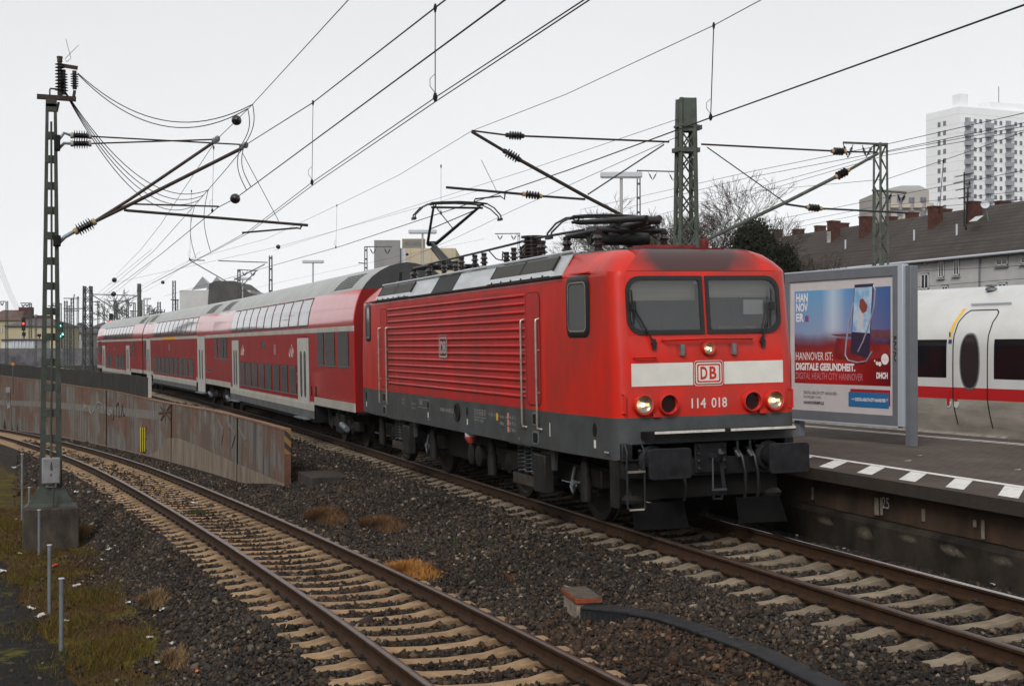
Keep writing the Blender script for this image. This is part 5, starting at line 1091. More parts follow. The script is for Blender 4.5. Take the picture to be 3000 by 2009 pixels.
# ------------------------------------------------------------------ billboard on the platform
BR_, BL_ = atz(2652, 1308, PZ), None
bang = R(7.5)
def bbp(u, v, o=0.):       # point on the billboard face (o = metres towards the near track)
    P = atplane(u, v, (BR_.x, BR_.y), bang); n_ = Vector((math.sin(bang), -math.cos(bang), 0)); return P + n_ * o
bdir = Vector((math.cos(bang), math.sin(bang), 0)); bnrm = Vector((math.sin(bang), -math.cos(bang), 0))
bb = thing('billboard', 'grey framed platform billboard with a blue and red advertising poster', 'billboard')
def bquad(mb, u0, v0, u1, v1, o, mi=0):    # upright rectangle on the billboard given by two opposite corners
    A, B = bbp(u0, v0, o), bbp(u1, v1, o); mb.add([(A.x, A.y, B.z), (B.x, B.y, B.z), (B.x, B.y, A.z), (A.x, A.y, A.z)], [(0, 1, 2, 3)], mi)
def bbox(p0, p1, z0, z1, d0, d1, name, mat, par, bev=.006):
    mb = MB(); q = [p0 - bnrm * d0, p1 - bnrm * d0, p1 - bnrm * d1, p0 - bnrm * d1]; mb.add([(a.x, a.y, z0) for a in q] + [(a.x, a.y, z1) for a in q], [(0, 3, 2, 1), (4, 5, 6, 7), (0, 1, 5, 4), (1, 2, 6, 5), (2, 3, 7, 6), (3, 0, 4, 7)]); return mb.build(name, mat, par, bevel=bev)
ztop = bbp(2648, 778).z; zbot = bbp(2648, 1250).z; aL = bbp(2302, 1000); aR = bbp(2634, 1000)
bbox(aL, aR, zbot, ztop, .0, .09, 'case', FRAMEG, bb)
zi0, zi1 = bbp(2617, 1217).z, bbp(2617, 808).z; wL, wR = bbp(2316, 1000), bbp(2618, 1000)
bbox(aL, aR, zi1, ztop - .004, -.03, .0, 'top_frame', FRAMEG, bb); bbox(aL, aR, zbot + .004, zi0, -.03, .0, 'bottom_frame', FRAMEG, bb)
bbox(wR, aR, zi0, zi1, -.03, .0, 'side_frame', FRAMEG, bb); bbox(aL, wL, zi0, zi1, -.03, .0, 'side_frame', FRAMEG, bb)
bbox(aR, bbp(2649, 1000), zbot, ztop + .03, -.035, .095, 'silver_trim', FRAMEL, bb); bbox(aL, aR, ztop - .003, ztop + .03, -.035, .095, 'top_trim', FRAMEL, bb); bbox(aL, aR, zbot - .03, zbot + .003, -.035, .095, 'bottom_trim', FRAMEL, bb)
P0 = bbp(2650, 1000); bbox(P0 - bdir * .0 - bnrm * .02, P0 + bdir * .13 - bnrm * .02, PZ, ztop, .0, .165, 'post', FRAMEG, bb)
P0 = bbp(2322, 1000); bbox(P0 - bnrm * .02, P0 + bdir * .15 - bnrm * .02, PZ, zbot, .02, .16, 'post', FRAMEG, bb)
mb = MB(); bquad(mb, 2312, 1219, 2620, 806, .004); poster = mb.build('poster', M('poster_paper', (.50, .47, .47), .35, var=.05, vs=3, coat=.1), bb, smooth=0)
def poster_mat():
    m = bpy.data.materials.new('printed_artwork'); m.use_nodes = True; n = m.node_tree; L = n.links.new; b = n.nodes['Principled BSDF']; b.inputs['Roughness'].default_value = .3
    A, B = bbp(2330, 1120), bbp(2610, 840); tc = n.nodes.new('ShaderNodeTexCoord'); sp = n.nodes.new('ShaderNodeSeparateXYZ'); L(tc.outputs['Object'], sp.inputs[0])
    mz = n.nodes.new('ShaderNodeMapRange'); mz.inputs[1].default_value = A.z; mz.inputs[2].default_value = B.z; L(sp.outputs['Z'], mz.inputs[0])
    mx_ = n.nodes.new('ShaderNodeMapRange'); mx_.inputs[1].default_value = A.x; mx_.inputs[2].default_value = B.x; L(sp.outputs['X'], mx_.inputs[0])
    nz = n.nodes.new('ShaderNodeTexNoise'); nz.inputs['Scale'].default_value = 1.2; mp = n.nodes.new('ShaderNodeMapping'); mp.inputs['Scale'].default_value = (2.2, 2.2, .35); L(tc.outputs['Object'], mp.inputs[0]); L(mp.outputs[0], nz.inputs['Vector'])
    ad = n.nodes.new('ShaderNodeMath'); ad.operation = 'MULTIPLY_ADD'; ad.inputs[1].default_value = .16; L(nz.outputs['Fac'], ad.inputs[0]); s_ = n.nodes.new('ShaderNodeMath'); s_.operation = 'ADD'; s_.inputs[1].default_value = -.08; L(mz.outputs[0], s_.inputs[0]); L(s_.outputs[0], ad.inputs[2])
    rp = n.nodes.new('ShaderNodeValToRGB'); e = rp.color_ramp.elements; L(ad.outputs[0], rp.inputs[0])
    cs = [(.0, (.38, .012, .012)), (.28, (.36, .028, .018)), (.40, (.20, .025, .028)), (.47, (.17, .10, .15)), (.55, (.25, .30, .44)), (1, (.12, .30, .50))]
    while len(e) < len(cs): e.new(.5)
    for i, (p, c) in enumerate(cs): e[i].position = p; e[i].color = (*c, 1)
    r2 = n.nodes.new('ShaderNodeValToRGB'); e = r2.color_ramp.elements; L(mx_.outputs[0], r2.inputs[0])
    cs = [(.0, (.85, .92, 1)), (.2, (.9, 1, 1)), (.36, (1.0, 1.0, 1.0)), (.48, (1, 1, 1)), (.55, (.9, .92, 1)), (.8, (.55, .45, .62)), (1, (.32, .34, .55))]
    while len(e) < len(cs): e.new(.5)
    for i, (p, c) in enumerate(cs): e[i].position = p; e[i].color = (*c, 1)
    r3 = n.nodes.new('ShaderNodeValToRGB'); e = r3.color_ramp.elements; L(mx_.outputs[0], r3.inputs[0]); e[0].position = .30; e[0].color = (0, 0, 0, 1); e[1].position = .55; e[1].color = (0, 0, 0, 1); q = e.new(.42); q.color = (.55, .55, .55, 1)
    gz = n.nodes.new('ShaderNodeMath'); gz.operation = 'MULTIPLY'; g2 = n.nodes.new('ShaderNodeMapRange'); g2.inputs[1].default_value = .45; g2.inputs[2].default_value = .6; L(mz.outputs[0], g2.inputs[0]); L(r3.outputs[0], gz.inputs[0]); L(g2.outputs[0], gz.inputs[1])
    m1 = n.nodes.new('ShaderNodeMix'); m1.data_type = 'RGBA'; m1.blend_type = 'MULTIPLY'; m1.inputs[0].default_value = 1; L(rp.outputs[0], m1.inputs[6]); L(r2.outputs[0], m1.inputs[7])
    m2_ = n.nodes.new('ShaderNodeMix'); m2_.data_type = 'RGBA'; m2_.inputs[7].default_value = (.62, .68, .72, 1); L(gz.outputs[0], m2_.inputs[0]); L(m1.outputs[2], m2_.inputs[6]); L(m2_.outputs[2], b.inputs['Base Color']); return m
mb = MB(); bquad(mb, 2329, 1121, 2610, 838, .007); mb.build('printed_picture', poster_mat(), poster, smooth=0)
def bpoly(uv, o, name, mat, par=poster):
    mb = MB(); mb.face([bbp(u, v, o) for u, v in uv]); return mb.build(name, mat, par, smooth=0)
PDARK = M('print_dark', (.03, .025, .05), .3); PSCREEN = M('print_screen_blue', (.16, .34, .55), .3, var=.35, vs=5, col2=(.45, .55, .62))
bpoly([(2434, 979), (2452, 984), (2610, 993), (2610, 966), (2548, 966), (2545, 975)], .009, 'printed_tray', M('print_brown', (.12, .045, .06), .3, var=.25, vs=4))
bpoly([(2452, 990), (2610, 1010), (2610, 1040), (2530, 1060), (2440, 1050)], .0085, 'printed_table', M('print_dark_red', (.22, .02, .02), .3, var=.4, vs=2))
mb = MB(); pts = [bbp(u, v, .012) for u, v in ((2503, 884), (2488, 950), (2480, 1010), (2478, 1040), (2486, 1055), (2512, 1062), (2540, 1058), (2556, 1030))]; mb.tube(pts, .016, 5); pts = [bbp(u, v, .012) for u, v in ((2560, 836), (2566, 850), (2562, 900), (2548, 950), (2530, 1000), (2515, 1030))]; mb.tube(pts, .014, 5); mb.build('printed_holder', M('print_glass_edge', (.28, .25, .33), .25), poster, smooth=0)
bpoly([(2505, 834), (2560, 830), (2548, 1050), (2492, 1034)], .010, 'printed_phone', PDARK)
bpoly([(2506, 843), (2557, 840), (2550, 976), (2498, 972)], .0115, 'phone_screen', PSCREEN)
bpoly([(2520, 878), (2530, 874), (2543, 895), (2540, 912), (2528, 918), (2519, 900)], .0125, 'screen_shape', M('print_rust', (.22, .05, .03), .3))
bpoly([(2515, 915), (2528, 905), (2532, 935), (2524, 970), (2512, 965)], .0122, 'screen_shape', M('print_pale', (.5, .48, .52), .3))
PTXT = M('print_white', (.72, .68, .68), .4); PTX2 = M('print_pink', (.50, .25, .30), .4); PTXD = M('print_text_dark', (.04, .04, .05), .4)
def bt(s, u0, v0, u1, v1, mi, bold=0.):    # text between left-bottom and right-top marks
    A, B = bbp(u0, v0, .011), bbp(u1, v1, .011); A2 = bbp(u0, v1, .011); return (s, A, bdir, (0, 0, 1), (Vector((B.x, B.y)) - Vector((A.x, A.y))).length, A2.z - A.z, mi, bold)
lettering([bt('HANNOVER IST:', 2333, 1054, 2441, 1031, 0, .0), bt('DIGITALE GESUNDHEIT.', 2333, 1084, 2507, 1062, 0, .045), bt('DIGITAL HEALTH CITY HANNOVER', 2333, 1109, 2529, 1090, 1, -.012)], 'headline', [PTXT, PTX2], poster)
lettering([bt('HAN', 2334, 886, 2368, 860, 0, .03), bt('NOV', 2334, 914, 2368, 889, 0, .03), bt('ER', 2334, 943, 2356, 919, 0, .03)], 'city_logo', PTXT, poster)
mb = MB(); bquad(mb, 2360, 942, 2365, 925, .011, 0); bquad(mb, 2365, 942, 2370, 925, .011, 1); mb.build('logo_square', [M('print_blue', (.03, .10, .35), .4), M('print_red', (.45, .02, .03), .4)], poster, smooth=0)
lettering([bt('DIGITAL HEALTH CITY HANNOVER -', 2356, 1153, 2456, 1144, 0), bt('EIN PROJEKT VON', 2356, 1167, 2406, 1158, 0), bt('HANNOVERIMPULS', 2356, 1182, 2415, 1173, 0, .03)], 'small_print', PTXD, poster)
mb = MB(); bquad(mb, 2492, 1183, 2609, 1143, .008, 0); mb.build('red_banner', M('print_banner_red', (.34, .012, .02), .4), poster, smooth=0)
mb = MB(); bquad(mb, 2487, 1190, 2605, 1152, .0095, 0); mb.build('blue_banner', M('print_banner_blue', (.02, .13, .30), .4), poster, smooth=0)
lettering([bt('www.', 2496, 1171, 2506, 1166, 0), bt('DIGITAL-HEALTH-CITY-HANNOVER', 2507, 1174, 2596, 1164, 0, .03), bt('.de', 2597, 1174, 2603, 1166, 0)], 'web_address', PTXT, poster)
def bdisc(u, v, r, name, mat):
    c = bbp(u, v, .011); mb = MB(); mb.face([c + bdir * (r * math.cos(t)) + Vector((0, 0, r * math.sin(t))) for t in [2 * math.pi * i / 20 for i in range(20)]]); mb.build(name, mat, poster, smooth=0)
for u, v, r in ((2594, 1052, .098), (2579, 1066, .042), (2571, 1064, .034), (2564, 1057, .02)): bdisc(u, v, r, 'printed_bubble', PTXT)
lettering([bt('medix', 2587, 1055, 2601, 1050, 0)], 'bubble_text', PTX2, poster); lettering([bt('DHCH', 2569, 1109, 2602, 1090, 0, .05)], 'partner_logo', PTXT, poster)
mb = MB()
for (u0, v0), (u1, v1) in [((2622, 984), (2630, 992)), ((2630, 984), (2623, 996)), ((2622, 1000), (2630, 1004)), ((2630, 1004), (2624, 1014)), ((2623, 1018), (2630, 1024)), ((2622, 1030), (2630, 1034)), ((2628, 1036), (2624, 1046)), ((2624, 1050), (2629, 1058))]: mb.bar(bbp(u0, v0, .034), bbp(u1, v1, .034), .02, .006, up=bnrm)
mb.build('graffiti_scribble', GD, bb)

# ------------------------------------------------------------------ masts
def atx(u, v, x):
    d = ray(u, v); return Vector(CLOC + d * ((x - CLOC[0]) / d[0]))
def ladder_mast(name, label, P, z0, z1, w0, w1, ch0, ch1, bats, mat, group=None, depth=.16, ang=0., bh=.16):
    t = thing(name, label, 'mast', (P[0], P[1], 0), (0, 0, ang), group)
    mb = MB()
    for s in (-1, 1):
        o0, o1, a0, a1 = s * w0 / 2, s * w1 / 2, s * (w0 / 2 - ch0), s * (w1 / 2 - ch1)
        mb.rings([[(-depth / 2, o0, z0), (depth / 2, o0, z0), (depth / 2, a0, z0), (-depth / 2, a0, z0)], [(-depth / 2, o1, z1), (depth / 2, o1, z1), (depth / 2, a1, z1), (-depth / 2, a1, z1)]], 0, True, True, True)
    for z in bats:
        k = (z - z0) / (z1 - z0); w_ = w0 + (w1 - w0) * k - .02
        for x in (-depth / 2 - .004, depth / 2 + .004): mb.bx(x - .005, x + .005, -w_ / 2, w_ / 2, z - bh / 2, z + bh / 2)
    mb.build('battened_column', mat, t, smooth=0)
    return t
def lattice_mast(name, label, P, z0, z1, w0, w1, mat, n, leg=.07, group=None, ang=0., solid=0., bar=.035):
    t = thing(name, label, 'mast', (P[0], P[1], 0), (0, 0, 0), group); mb = MB(); br = MB(); rz_ = Matrix.Rotation(ang, 4, 'Z')
    def c(z, sx, sy): w_ = (w0 + (w1 - w0) * (z - z0) / (z1 - z0)) / 2; return rz_ @ Vector((sx * w_, sy * w_, z))
    for sx in (-1, 1):
        for sy in (-1, 1): mb.bar(c(z0, sx, sy), c(z1, sx, sy), leg, leg)
    if solid:
        for s in (-1, 1): mb.bx(s * w1 / 2 - .01, s * w1 / 2 + .01, -w1 / 2, w1 / 2, z1 - solid, z1, mat=rz_); mb.bx(-w1 / 2, w1 / 2, s * w1 / 2 - .01, s * w1 / 2 + .01, z1 - solid, z1, mat=rz_)
    mb.build('corner_angles', mat, t, smooth=0)
    zz = [z0 + (z1 - solid - z0) * i / n for i in range(n + 1)]
    for i in range(n):
        s = 1 if i % 2 else -1
        for q in (-1, 1): br.bar(c(zz[i], q, -s), c(zz[i + 1], q, s), bar, bar * .6); br.bar(c(zz[i], -s, q), c(zz[i + 1], s, q), bar, bar * .6)
        if w0 > .4:
            for q in (-1, 1): br.bar(c(zz[i], q, s), c(zz[i + 1], q, -s), bar, bar * .6)
    br.build('lattice_bars', mat, t, smooth=0); return t
def ltube(mb, pts, r, par, n=7, mi=0): mb.tube([Vector(p) - par.location for p in pts], r, n, mi)

# left foreground mast
MX = -4.97
m1 = ladder_mast('catenary_mast', 'green channel-steel catenary mast on a concrete block in the left foreground', (MX, -8.43), -.62, 7.55, .45, .215, .115, .062, [2.5334 + (1017 - v) / 4039.56 * 28 for v in (303, 316, 398, 467, 545, 617, 691, 765, 838, 912, 987, 1061, 1135, 1210, 1284, 1358)], MASTG, depth=.11, bh=.15)
mb = MB(); mb.rings([[(-.22, -.50, -.68), (.22, -.50, -.68), (.22, .50, -.68), (-.22, .50, -.68)], [(-.16, -.42, -.62), (.16, -.42, -.62), (.16, .42, -.62), (-.16, .42, -.62)], [(-.10, -.25, -.30), (.10, -.25, -.30), (.10, .25, -.30), (-.10, .25, -.30)]], 0, True, True, True); mb.build('base_plate', MASTG, m1, smooth=0)
mb = MB(); mb.bx(-.55, .5, -.54, .54, -1.75, -.68); mb.build('concrete_block', CONC, m1, bevel=.03)
def p1(u, v, x=MX): return atx(u, v, x) - Vector((MX, -8.43, 0))
mb = MB(); a, b = p1(122, 1415), p1(177, 1337); mb.bx(.10, .26, a.y, b.y, a.z, b.z); bx_ = mb.build('switch_box', M('switch_box_grey', (.20, .20, .205), .5, var=.15, vs=5), m1, bevel=.03)
lettering([('1', (.263, p1(148, 1390).y, p1(148, 1392).z), (0, 1, 0), (0, 0, 1), .018, .06, 0, 0), ('E 14', (.263, p1(162, 1366).y, p1(162, 1366).z), (0, 1, 0), (0, 0, 1), .06, .025, 0, 0)], 'box_number', BLACK, bx_)
mb = MB(); mb.tube([(.06, p1(149, 1412).y, p1(149, 1412).z), (.10, p1(152, 1000).y, p1(152, 1000).z), (.08, 0, 7.1)], .022, 6); mb.tube([(.27, p1(150, 1345).y, p1(150, 1372).z), (.18, p1(150, 1345).y, p1(150, 1300).z)], .02, 6); mb.tube([(.3, p1(155, 1440).y, -.3), (.3, p1(156, 1580).y, -1.3)], .022, 6); mb.build('switch_rod', MASTG, m1, smooth=50)
mb = MB(); y_ = p1(156, 1580).y; mb.lathe([(.04, 0), (.04, .12)], (.3, y_, -1.42), (0, 0, 1), 8); mb.build('white_sleeve', LAMPG, m1)
# head of the mast: crossbar with the switch insulators
mb = MB(); a, b = p1(108, 283), p1(223, 291); mb.bar(a, b, .12, .09); mb.bar(p1(172, 300), p1(166, 328), .04, .05); mb.bar(p1(146, 290), p1(146, 262), .03, .03); mb.bar(p1(146, 260), p1(172, 262), .03, .03); mb.build('head_crossbar', WIRET, m1)
for u0, v0, u1, v1, nn, r in ((176, 282, 175, 170, 9, .10), (188, 278, 186, 205, 7, .085), (219, 262, 218, 208, 6, .085)):
    mb = MB(); shed_insulator(mb, p1(u0, v0), p1(u1, v1), r, nn, .45, 0, 1, .12); mb.build('switch_insulator', [INSUL, WIRET], m1, smooth=40)
mb = MB(); mb.bar(p1(180, 192), p1(228, 200), .07, .07); mb.tube([p1(175, 172), p1(175, 166)], .06, 8); mb.bar(p1(219, 266), p1(215, 288), .09, .06); mb.build('switch_arm', WIRET, m1)
mb = MB(); mb.tube([p1(196, 182), p1(208, 172), p1(193, 115)], .007, 4); mb.tube([p1(196, 182), p1(191, 172), p1(230, 133)], .007, 4); mb.build('bird_spikes', GALV, m1)
def ins_tube(u0, v0, u1, v1, plane, par, off, cap=INSCAP, r=.105, n=6):
    mb = MB(); shed_insulator(mb, atx(u0, v0, plane) - off, atx(u1, v1, plane) - off, r * (1.15 if plane == MX else .92), n, .42, 0, 1, .15); return mb.build('insulator', [INSUL, cap], par, smooth=40)
o1 = m1.location
def tb(par, plane, pts, r, name='tube', mat=WIRET):
    mb = MB(); mb.tube([atx(u, v, plane) - par.location for u, v in pts], r, 8); return mb.build(name, mat, par, smooth=50)
mb = MB(); mb.bx(-.12, .12, p1(158, 1000).y, p1(176, 1000).y, p1(170, 442).z, p1(170, 397).z); mb.build('cantilever_bracket', BLACK, m1, bevel=.02); mb = MB(); mb.bx(-.12, .12, p1(155, 1000).y, p1(178, 1000).y, p1(170, 722).z, p1(170, 690).z); mb.build('cantilever_bracket', BLACK, m1, bevel=.02)
for a, b, c in (((172, 410), (188, 390), (208, 397)), ((172, 436), (188, 420), (208, 421))): tb(m1, MX, (a, b, c), .03, 'bracket_link', GALV)
ins_tube(206, 397, 268, 399, MX, m1, o1); ins_tube(206, 421, 268, 421, MX, m1, o1)
tb(m1, MX, ((266, 400), (708, 424)), .016, 'top_tie'); tb(m1, MX, ((266, 421), (625, 409)), .016, 'top_tie')
tb(m1, MX, ((172, 712), (190, 694), (222, 676)), .04, 'bracket_link', GALV); ins_tube(218, 680, 280, 648, MX, m1, o1, INSCAPO, .12, 6)
tb(m1, MX, ((276, 650), (378, 586), (628, 416)), .033, 'cantilever_tube'); tb(m1, MX, ((276, 650), (372, 604), (706, 436)), .038, 'cantilever_tube')
tb(m1, MX, ((392, 598), (641, 605)), .018, 'registration_tube'); tb(m1, MX, ((363, 615), (375, 617), (902, 660)), .030, 'registration_tube')
tb(m1, MX, ((884, 660), (880, 670), (870, 668), (709, 682)), .020, 'steady_arm'); tb(m1, MX, ((711, 450), (813, 641), (816, 648)), .007, 'hanger_wire')
for u, v in ((628, 414), (637, 408), (708, 432), (720, 426)):
    mb = MB(); mb.lathe([(.03, -.06), (.055, -.02), (.055, .04), (.03, .07)], atx(u, v, MX) - o1, (0, 0, 1), 8); mb.build('messenger_clamp', GALV, m1)

# mast on the platform carrying the wire over the red train
MX2 = -3.8; P2 = at(2010, 1000, 31.3)
m2m = lattice_mast('catenary_mast', 'tall green lattice catenary mast rising from behind the locomotive roof', (P2.x, P2.y), PZ, 8.17, .50, .30, MASTB, 14, .075, ang=R(-8), solid=.75, bar=.045)
mb = MB(); mb.bx(-.21, .21, -.21, .21, 7.52, 7.57); mb.bx(-.2, .1, .15, .36, 7.48, 7.58); mb.build('clamp_band', MASTB, m2m); mb = MB(); mb.bx(-.20, .20, -.26, .26, 6.95, 7.05); mb.build('clamp_band', MASTB, m2m)
for (t0, i0, i1, t1) in [((1960, 416), (1535, 399), (1482, 396), (1382, 383))]:
    tb(m2m, MX2, (t0, i0), .022, 'top_tie'); ins_tube(*i0, *i1, MX2, m2m, m2m.location, WIRET, .105, 5); tb(m2m, MX2, (i1, t1), .02, 'top_tie')
tb(m2m, MX2, ((1985, 735), (1815, 627), (1720, 578), (1525, 470)), .042, 'cantilever_tube'); ins_tube(1525, 470, 1475, 441, MX2, m2m, m2m.location, WIRET, .115, 5); tb(m2m, MX2, ((1478, 443), (1382, 386)), .036, 'cantilever_tube')
tb(m2m, MX2, ((1945, 424), (1722, 570)), .016, 'brace'); tb(m2m, MX2, ((1714, 584), (1588, 575)), .026, 'registration_tube', PANTO); ins_tube(1588, 575, 1530, 568, MX2, m2m, m2m.location, INSCAPO, .10, 5); tb(m2m, MX2, ((1532, 569), (1307, 549)), .028, 'registration_tube', PANTO)
tb(m2m, MX2, ((1480, 562), (1478, 584), (1466, 575), (1392, 583), (1389, 592)), .018, 'steady_arm', PANTO)
tb(m2m, MX2, ((1410, 469), (1454, 558)), .006, 'hanger_wire')
tb(m2m, MX2, ((2055, 423), (2445, 443)), .022, 'top_tie'); ins_tube(2436, 443, 2478, 445, MX2, m2m, m2m.location, INSCAPO, .105, 4); tb(m2m, MX2, ((2476, 445), (2570, 446)), .02, 'top_tie')
tb(m2m, MX2, ((2040, 722), (2075, 700), (2300, 594), (2446, 520)), .042, 'cantilever_tube', MASTB); ins_tube(2446, 520, 2488, 498, MX2, m2m, m2m.location, INSCAPO, .115, 4); tb(m2m, MX2, ((2486, 499), (2572, 450)), .036, 'cantilever_tube', MASTB)
tb(m2m, MX2, ((2072, 432), (2298, 592)), .014, 'brace'); tb(m2m, MX2, ((2300, 598), (2362, 607)), .026, 'registration_tube', PANTO); ins_tube(2362, 607, 2408, 611, MX2, m2m, m2m.location, INSCAPO, .10, 4); tb(m2m, MX2, ((2406, 611), (2655, 624)), .024, 'registration_tube', PANTO)

# right lattice mast beyond the express train, with a crossarm
P3 = at(2580, 1000, 38.0); m3 = lattice_mast('catenary_mast', 'slim lattice mast with a crossarm and hanging insulators above the billboard', (P3.x, P3.y), -.3, 8.15, .34, .24, MASTB, 22, .06, ang=R(10), bar=.035)
def p3(u, v): return at(u, v, 38.0) - m3.location
mb = MB(); mb.bar(p3(2470, 418), p3(2592, 423), .09, .05); mb.bar(p3(2568, 424), p3(2594, 424), .25, .06); mb.build('crossarm', MASTB, m3); mb = MB(); mb.bar(p3(2555, 558), p3(2655, 565), .07, .05); mb.bar(p3(2563, 560), p3(2560, 770), .06, .06); mb.build('crossarm', MASTB, m3)
for u0, v0, u1, v1 in ((2470, 420, 2484, 463), (2499, 424, 2484, 463), (2526, 426, 2538, 460), (2556, 428, 2538, 460), (2612, 566, 2602, 588), (2630, 568, 2638, 592), (2652, 568, 2642, 592)):
    mb = MB(); a, b = p3(u0, v0), p3(u1, v1); shed_insulator(mb, a.lerp(b, .2), a.lerp(b, .8), .05, 4, .4, 0, 1, .12); mb.tube([a, b], .012, 4); mb.build('hanging_insulator', [INSUL, WIRET], m3, smooth=40)

# ------------------------------------------------------------------ overhead wires
def wire(label, pts, r, name='overhead_wire', group='overhead wires'):
    t = thing(name, label, 'wire', (0, 0, 0), (0, 0, 0), group); mb = MB(); mb.tube(pts, r, 5); mb.build('conductor', WIRE, t, smooth=60); return t
def W(*a): return [at(u, v, D) for u, v, D in a]
def ext(pts, k=1.6):   # carry the first span on past the frame edge
    return [pts[0] + (pts[0] - pts[1]).normalized() * k * 6] + pts
def dropper(par, a, b, r=.006):
    mb = MB(); mb.tube([a, b], r, 4); mb.lathe([(.010, -.05), (.022, 0), (.010, .04)], a, (0, 0, 1), 6); mb.lathe([(.012, -.04), (.030, 0), (.016, .05)], b, (0, 0, 1), 6); mb.tube([b + Vector((0, 0, .05)), b + Vector((-.02, -.05, .12)), b + Vector((-.02, -.05, .2)), b + Vector((0, 0, .25))], .004, 4); mb.build('dropper', WIRE, par, smooth=40)
def ball(par, c, r=.11, d=None):
    mb = MB(); mb.lathe([(.001, -r), (r * .5, -r * .92), (r * .88, -r * .5), (r, 0), (r * .88, r * .5), (r * .5, r * .92), (r * .3, r * 1.05), (.02, r * 1.1)], c, d or (1, 0, .1), 16); mb.build('ball_weight', M('glossy_black_ball', (.012, .012, .012), .15, coat=.5), par, smooth=60)
w1 = wire('thin carrying wire with a black ball ending at the upper arm of the left mast', ext(W((1021, 0, 17.6), (740, 306, 26.6), (693, 353, 28.0), (634, 410, 29.2), (472, 656, 45), (413, 731, 58), (340, 805, 85))), .007)
ball(w1, at(693, 353, 28.0), .105)
w2 = wire('carrying wire running to the lower arm end of the left mast', ext(W((1305, 0, 13.8), (1275, 23, 14.2), (917, 301, 22.5), (721, 424, 29.0), (665, 493, 32.5), (612, 554, 36.4), (570, 602, 40), (448, 738, 62), (300, 862, 105))), .009)
w3 = wire('single contact wire with a black ball under the carrying wires left of centre', ext(W((1480, 0, 11.8), (689, 582, 27.8), (638, 608, 29.0), (470, 746, 44), (280, 885, 95))), .009)
ball(w3, at(689, 582, 27.6), .105)
w4 = wire('doubled contact wire rising from the left mast to the top edge of the picture', ext(W((1711, 0, 9.9), (1275, 286, 14.4), (916, 533, 21.5), (728, 677, 29.3), (598, 749, 38), (446, 829, 60), (363, 880, 84))), .006)
mb = MB(); mb.tube(ext(W((1727, 0, 9.85), (1282, 294, 14.3), (920, 540, 21.4), (730, 682, 29.2), (598, 751, 38), (446, 830, 60))), .006, 5); mb.build('conductor', WIRE, w4, smooth=60)
dropper(w2, at(1275, 23, 14.2), at(1275, 287, 14.35)); dropper(w2, at(917, 301, 22.5), at(914, 535, 21.6)); dropper(w2, at(626, 432, 29.6), at(622, 618, 30), .005); dropper(w2, at(561, 560, 44), at(556, 760, 44), .005)
w5 = wire('contact wire above the red train reaching the raised pantograph', ext(W((3000, 15, 12.2), (2082, 345, 18.4), (1663, 499, 24.6), (1389, 592, 29.7), (1000, 721, 46), (700, 806, 75), (480, 868, 130))), .010)
w6 = wire('thin carrying wire above the red train held by the platform mast', ext(W((2230, 0, 16), (2091, 75, 17.8), (1660, 276, 23.5), (1382, 384, 29.8), (1169, 513, 37), (987, 602, 47), (780, 700, 62), (555, 762, 74), (400, 846, 120))), .006)
dropper(w6, at(2091, 75, 17.8), at(2082, 345, 18.4), .007); dropper(w6, at(1292, 487, 33), at(1292, 625, 33), .004); dropper(w6, at(987, 602, 47), at(984, 725, 47), .005)
for i, (lab, pts, r) in enumerate([
    ('thin feeder wire crossing behind the raised pantograph', ((1990, 348, 31.2), (1541, 500, 45), (1000, 671, 75), (800, 735, 100)), .007),
    ('faint feeder wire sloping down behind the roof insulators', ((1992, 398, 31.2), (1948, 417, 32), (1500, 618, 50), (1332, 699, 62), (1000, 840, 100)), .008),
    ('uppermost of the wires running to the right edge past the tower block', ((3100, 309, 30), (2593, 424, 38), (2200, 503, 50), (1700, 615, 78)), .009),
    ('second wire below the uppermost one at the right edge', ((3100, 340, 30), (2593, 444, 38), (2200, 519, 50), (1650, 655, 90)), .009),
    ('third wire in the bundle at the right edge', ((3100, 352, 31), (2593, 447, 38.5), (2200, 555, 52), (1750, 680, 90)), .008),
    ('fourth wire in the bundle at the right edge', ((3100, 364, 31), (2593, 456, 38.5), (2200, 571, 52)), .008),
    ('wire with a long dropper in front of the tower block', ((3100, 352, 26), (2764, 470, 32), (2598, 525, 37), (2251, 556, 52), (1990, 570, 80)), .007),
    ('wire passing in front of the lower tower block storeys', ((3100, 480, 28), (2659, 566, 36), (2276, 643, 52), (2100, 676, 70)), .007),
    ('low wire just above the chimneys of the terraced houses', ((3100, 549, 30), (2557, 607, 40), (2322, 653, 50)), .006),
    ('lowest wire skimming the roof ridge of the terraced houses', ((3100, 575, 34), (2557, 622, 42), (2322, 668, 52)), .006),
    ('wire in front of the grey terraced house eaves', ((3100, 690, 44), (2640, 725, 50), (2300, 752, 60)), .006),
    ('wire in front of the upper windows of the grey house', ((3100, 772, 40), (2690, 795, 50)), .008),
    ('wire just above the white express train roof', ((3100, 808, 40), (2670, 842, 50)), .008)]):
    wr = wire(lab, W(*pts), r)
    if 'long dropper' in lab: dropper(wr, at(2764, 472, 32), at(2752, 622, 33), .008)
    if 'in front of the lower tower' in lab: dropper(wr, at(2840, 535, 32), at(2830, 670, 33), .006)
